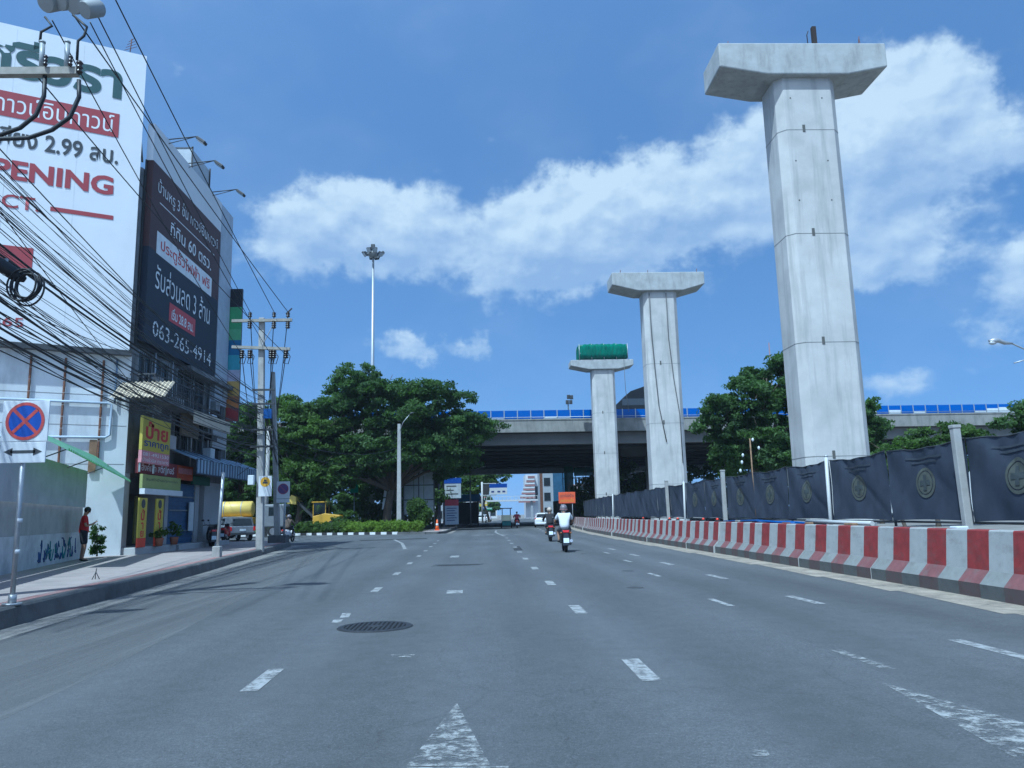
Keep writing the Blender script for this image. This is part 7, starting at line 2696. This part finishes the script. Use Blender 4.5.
MB().box((-4.37, 71.28, 0.14), (-3.93, 71.72, 0.19)).build('base', ORANGE, tc_, bevel=0.01)
b = MB()
b.tube([(-4.15, 71.5, 0.19), (-4.15, 71.5, 0.55), (-4.15, 71.5, 0.75), (-4.15, 71.5, 1.1)], [0.19, 0.13, 0.10, 0.05], 16)
b.build('cone', ORANGE, tc_)
MB().tube([(-4.15, 71.5, 0.55), (-4.15, 71.5, 0.75)], [0.137, 0.107], 16).build('white_band', SIGN_W, tc_)
# gantry sign, shelter
s = empty('direction_sign', (0.0, 141, 0), 'blue and white direction sign on a white post over the road beyond the flyover', 'direction sign')
MB().cyl((-0.06, 141, 0), (-0.06, 141, 7.3), 0.17, 10).build('post', WHITE_PIPE, s)
MB().box((0.13, 140.95, 5.0), (1.2, 141.05, 6.85)).build('dark_panel', DARKSTEEL, s)
for z in (4.83, 6.93):
    MB().box((-0.06, 140.9, z), (2.5, 141.0, z + 0.14)).build('arm', WHITE_PIPE, s)
MB().box((1.27, 140.85, 5.02), (4.45, 140.95, 6.2)).build('white_panel', SIGN_W, s)
MB().box((1.27, 140.85, 6.204), (4.45, 140.95, 6.92)).build('blue_header', SIGN_BLUE, s)
for x in (1.6, 2.7, 3.6):
    MB().box((x, 140.84, 5.35), (x + 0.5, 140.848, 5.65)).build('symbol', INK_B, s)
s = empty('bus_shelter', (-2.8, 115, 0), 'blue roofed roadside shelter under the flyover', 'shelter')
MB().box((-4.2, 113.5, 3.4), (-0.4, 116.5, 4.4)).build('roof', mat('bright blue fascia', (0.05, 0.22, 0.45), 0.5), s)
for x in (-4.0, -0.7):
    for y in (113.7, 116.2):
        MB().cyl((x, y, 0), (x, y, 3.4), 0.08, 8).build('post', DARKSTEEL, s)
MB().box((-4.1, 116.2, 0.2), (-0.6, 116.3, 3.3)).build('back_panel', DARKSTEEL, s)
os_ = empty('warning_sign', (8.3, 77, 0), 'orange construction warning sign above the barrier beside the riders', 'warning sign')
MB().box((7.5, 77, 2.35), (9.15, 77.06, 3.45)).build('panel', mat('orange sign sheet', (0.62, 0.10, 0.03), 0.5), os_, bevel=0.02)
text_part('เขตก่อสร้าง', os_, (7.62, 76.99, 2.95), (1, 0, 0), ZD, 1.4, 0.36, INK_K)
text_part('ลดความเร็ว', os_, (7.68, 76.99, 2.5), (1, 0, 0), ZD, 1.3, 0.32, SIGN_Y)
for x in (7.75, 8.85):
    MB().cyl((x, 77.1, 0), (x, 77.1, 3.4), 0.04, 8).build('leg', GALV, os_)

# ------------------------------------------------------------------ buildings and structures beyond the flyover
def block(name, lab, x0, y0, x1, y1, h, wall, floors, bays, m_win=GLASS_D, roof=None, cat='building', face='s', win_h=0.55, group='buildings beyond the flyover'):
    r_ = empty(name, ((x0 + x1) / 2, (y0 + y1) / 2, 0), lab, cat, group)
    MB().box((x0, y0, -0.2), (x1, y1, h)).build('wall', wall, r_)
    MB().box((x0 - 0.2, y0 - 0.2, h + 0.002), (x1 + 0.2, y1 + 0.2, h + 0.35)).build('roof', roof or wall, r_)
    fh = h / floors
    for f_ in range(floors):
        for k in range(bays):
            w_ = (x1 - x0) / bays
            xa = x0 + w_ * (k + 0.18)
            za = fh * f_ + fh * 0.28
            fr_ = MB().box((xa - 0.06, y0 - 0.05, za - 0.06), (xa + w_ * 0.64 + 0.06, y0 - 0.003, za + fh * win_h + 0.06)).build('window', FRAME_G, r_)
            MB().box((xa, y0 - 0.06, za), (xa + w_ * 0.64, y0 - 0.052, za + fh * win_h)).build('pane', m_win, fr_)
    return r_


PALE = mat('pale wall paint', (0.50, 0.50, 0.50), 0.8, var=0.1)
GREYB = mat('grey wall paint', (0.30, 0.32, 0.34), 0.8, var=0.1)
PINK_W = mat('pinkish wall paint', (0.52, 0.40, 0.38), 0.8, var=0.1)
RED_B = mat('brick red band paint', (0.30, 0.15, 0.14), 0.8, var=0.1)
TW = empty('tiered_tower', (16, 265, 0), 'stepped tower with red and white balcony tiers far up the road', 'building', 'buildings beyond the flyover')
MB().box((14.5, 262, -0.2), (22, 275, 14.5)).build('wall', PALE, TW)
for k in range(7):
    MB().box((12.0 + 0.55 * k, 259.5, 5.2 + k * 1.35), (17.5, 261.99, 5.75 + k * 1.35)).build('balcony', RED_B, TW)
    MB().box((12.0 + 0.55 * k, 259.4, 5.754 + k * 1.35), (17.4, 261.98, 6.3 + k * 1.35)).build('balcony_wall', PALE, TW)
MB().box((17.7, 261.9, 6.0), (19.4, 262.02, 10.5)).build('pane', GLASS_D, TW)
block('office_building', 'tall pale grey office block right of the far brown post', 13.2, 172, 17.5, 186, 13.0, GREYB, 4, 2)
block('shophouse', 'far left shophouse with a dark front beyond the flyover, nearest of the row', -14, 172, -5.5, 190, 9, GREYB, 3, 3)
block('shophouse', 'far left pale shophouse second in the row beyond the flyover', -9, 205, -1.5, 225, 7.5, PALE, 2, 3)
block('shophouse', 'far right pinkish block at the end of the road', 26, 300, 40, 320, 12, PINK_W, 4, 4)
block('shophouse', 'pale low block closing the far end of the road on the left', -8, 330, 6, 345, 7, PALE, 2, 4)
gp_ = empty('steel_column', (11.3, 150, 0), 'rusty brown steel column standing beyond the flyover', 'column')
MB().box((11.05, 149.8, 0), (11.6, 150.2, 11.0)).build('shaft', RUST, gp_)
MB().box((10.8, 149.6, 0), (11.85, 150.4, 0.5)).build('base', CONC_OLD, gp_)
fbz = empty('footbridge', (8, 200, 0), 'white railed footbridge crossing the road far beyond the flyover', 'footbridge')
MB().box((-6, 199, 4.7), (20, 201, 5.1)).build('deck', PALE, fbz)
b = MB()
b.box((-6, 198.95, 5.9), (20, 199.0, 6.0))
for k in range(27):
    b.box((-6 + k, 198.95, 5.1), (-5.9 + k, 199.0, 5.9))
b.build('railing', WHITE_PIPE, fbz)
for x in (-5.0, 12.2, 19):
    MB().box((x, 199.6, 0), (x + 0.6, 200.4, 4.7)).build('column', GREYB, fbz)
SCF = empty('scaffold_tower', (15, 112, 0), 'construction scaffold hung with green netting and pale sheets under the flyover', 'scaffold')
for k, x in enumerate((11.8, 13.3, 14.8, 16.3, 17.8)):
    for y in (111, 114):
        MB().cyl((x, y, 0), (x, y, 8.0), 0.06, 6).build('scaffold_tube', GALV, SCF)
for z in (2.0, 4.2, 6.4, 7.9):
    for y in (111, 114):
        MB().cyl((11.8, y, z), (17.8, y, z), 0.05, 6).build('scaffold_tube', GALV, SCF)
for xa, xb, za, zb, m_ in ((11.7, 13.0, 4.2, 8.0, NET_G), (16.5, 17.9, 4.0, 8.0, NET_G), (13.1, 16.4, 6.6, 7.8, NET_G)):
    MB().box((xa, 110.9, za), (xb, 110.93, zb)).build('net', m_, SCF)
for k in range(7):
    MB().box((13.2 + k * 0.46, 110.95, 5.3 + 0.1 * (k % 3)), (13.2 + k * 0.46 + 0.3, 111.0, 6.2 + 0.15 * (k % 2))).build('pale_sheet', WHITE_PANEL, SCF)
cnt = empty('site_container', (13.5, 108, 0), 'dark blue site container behind the orange warning sign', 'container', 'site containers')
b = MB()
for k in range(30):
    x = 11.0 + k * 0.2
    b.box((x, 106.5 + (0.04 if k % 2 else 0), 1.6), (x + 0.2, 109, 4.1))
b.build('shell', mat('dark blue container paint', (0.03, 0.06, 0.13), 0.6, var=0.2), cnt)
MB().box((11.0, 106.48, 0.2), (17.0, 109, 1.596)).build('base_frame', DARKSTEEL, cnt)
MB().box((12.9, 142, 0.0), (15.6, 142.2, 11.0)).build('tmp', mat('slate blue sheeting', (0.035, 0.10, 0.19), 0.7, var=0.2))
o = bpy.data.objects['tmp']
o.name = 'site_screen'
tag(o, 'tall blue sheet screen standing left of the green netted scaffold', 'screen')
trk = empty('site_truck', (9.6, 96, 0), 'dark parked truck tail beside the barrier end under the flyover', 'truck')
MB().box((8.9, 94, 0.7), (10.9, 99, 2.9)).build('cargo_box', mat('black tarpaulin', (0.02, 0.02, 0.022), 0.8), trk, bevel=0.05)
MB().box((9.0, 93.9, 0.5), (10.8, 99.5, 0.696)).build('chassis', DARKSTEEL, trk)
for x in (9.15, 10.65):
    for y in (95, 98.5):
        b = MB()
        b.tube([(x - 0.12, y, 0.42), (x + 0.12, y, 0.42)], 0.42, 18)
        b.build('wheel', TYRE, trk)
# dark glass building over the flyover, red and white mast
gb = empty('glass_building', (32, 160, 0), 'dark building with a curved top showing over the flyover between the piers', 'building', 'buildings beyond the flyover')
b = MB()
prof = [(29.2, 0), (36.5, 0), (36.5, 27.5), (34.5, 27.4), (31.5, 26.4), (29.2, 24.2)]
b.extrude([(x, 160, z) for x, z in prof], (0, 8, 0))
b.build('wall', mat('dark cladding', (0.015, 0.017, 0.02), 0.9, var=0.15, spec=0.1), gb)
for k in range(3):
    MB().box((29.6, 159.96, 19 + k * 2.2), (36, 159.994, 20.4 + k * 2.2)).build('window', mat('blue grey glass', (0.03, 0.04, 0.055), 0.5), gb)
rm_ = empty('radio_mast', (112, 290, 0), 'faint red and white radio mast far behind the tree by the nearest pier', 'radio mast')
for k in range(12):
    MB().box((111.85, 289.85, k * 5.4), (112.15, 290.15, k * 5.4 + 5.39)).build('mast_section', (mat('mast red', (0.35, 0.2, 0.18), 0.7) if k % 2 else WHITE_PIPE), rm_)
# string of white floats hanging in the tree
stg = empty('pole_with_bags', (19.2, 55, 0), 'thin brown pole with little white bags, before the tree between the piers', 'pole')
MB().cyl((19.3, 55, 0), (19.3, 55, 6.4), 0.05, 6).build('pole', WOOD, stg)
for k, (x, z) in enumerate(((18.5, 3.4), (18.45, 4.1), (18.6, 4.7), (19.5, 6.3), (19.9, 5.7), (18.7, 5.2))):
    b = MB()
    b.sphere((x, 55, z), 0.09, 8, 6, (1, 1, 1.5))
    b.build('bag', WHITE_PANEL, stg)
# far city backdrop blocks at the horizon on both sides
for k, (x, y, w_, d_, h, lab) in enumerate(((-60, 130, 22, 14, 12, 'wide pale low building behind the island trees'), (-95, 120, 20, 16, 16, 'grey building far left behind the side street'),
                                            (70, 150, 26, 16, 9, 'long low pale building far right behind the flyover'), (120, 170, 24, 18, 10, 'grey warehouse far right'))):
    block('city_block', lab, x, y, x + w_, y + d_, h, (PALE, GREYB)[k % 2], 3, 5)

SGN = [mat('shop sign colour', c_, 0.6) for c_ in ((0.05, 0.12, 0.35), (0.40, 0.05, 0.05), (0.5, 0.38, 0.06), (0.45, 0.47, 0.48), (0.05, 0.22, 0.12))]
rs = random.Random(99)
WORDS = ('first', 'second', 'third', 'fourth', 'fifth', 'sixth', 'seventh', 'eighth', 'ninth', 'tenth', 'eleventh', 'twelfth')
CW = ('blue', 'red', 'yellow', 'pale grey', 'green')
for k in range(12):
    y_ = 136 + k * 9
    x_ = -3.4 + (y_ - 136) * 0.045 + rs.uniform(-1.2, 0.8)
    z_ = rs.uniform(2.2, 5.2)
    ci = rs.randrange(5)
    r_ = empty('street_sign', (x_, y_, 0), '%s shop sign on a post, %s along the far left kerb beyond the flyover' % (CW[ci], WORDS[k]), 'shop sign', 'far shop signs')
    w_, h_ = rs.uniform(0.9, 2.2), rs.uniform(0.7, 1.6)
    MB().box((x_, y_, z_), (x_ + w_, y_ + 0.1, z_ + h_)).build('panel', SGN[ci], r_)
    MB().box((x_ + 0.1, y_ - 0.01, z_ + h_ * 0.55), (x_ + w_ - 0.1, y_ - 0.002, z_ + h_ * 0.75)).build('text_band', SIGN_W if ci != 3 else INK_B, r_)
    MB().cyl((x_ + w_ / 2, y_ + 0.15, 0), (x_ + w_ / 2, y_ + 0.15, z_ + h_), 0.06, 6).build('post', DARKSTEEL, r_)
scr = tag(MB().box((16.2, 119, 0), (26, 119.2, 6.2)).build('site_screen', mat('dark navy sheeting', (0.03, 0.045, 0.08), 0.85)), 'wide dark navy sheet added to darken the gap behind the scaffold under the flyover', 'screen')  # dark sheet added to dim the bright opening under the deck
ug2 = [(14 + 2.1 * k, 101 + 2 * math.sin(k * 1.9), 3.5 + 0.9 * abs(math.sin(k * 2.1)), 2.0, 1.5, 3.4) for k in range(17)]
o = leaf_object('undergrowth', leaves(ug2, 620, 60, 0.24, 0.4, 0.85, 61), LEAF_D)
tag(o, 'dark shrubby undergrowth behind the hoarding beneath the flyover', 'undergrowth', kind='stuff')

# ------------------------------------------------------------------ thin volume added to lift dark tones towards blue
hz = bpy.data.materials.new('thin haze')
hz.use_nodes = True
hn = hz.node_tree
hn.nodes.remove(hn.nodes['Principled BSDF'])
pv_ = hn.nodes.new('ShaderNodeVolumePrincipled')
pv_.inputs['Color'].default_value = (0.80, 0.88, 1.0, 1)
pv_.inputs['Density'].default_value = 0.00022
pv_.inputs['Anisotropy'].default_value = 0.2
hn.links.new(pv_.outputs[0], hn.nodes['Material Output'].inputs['Volume'])
b = MB()
b.box((-1600, -700, -1.2), (1600, 3100, 72))
tag(b.build('lift_haze', hz), kind='stuff')
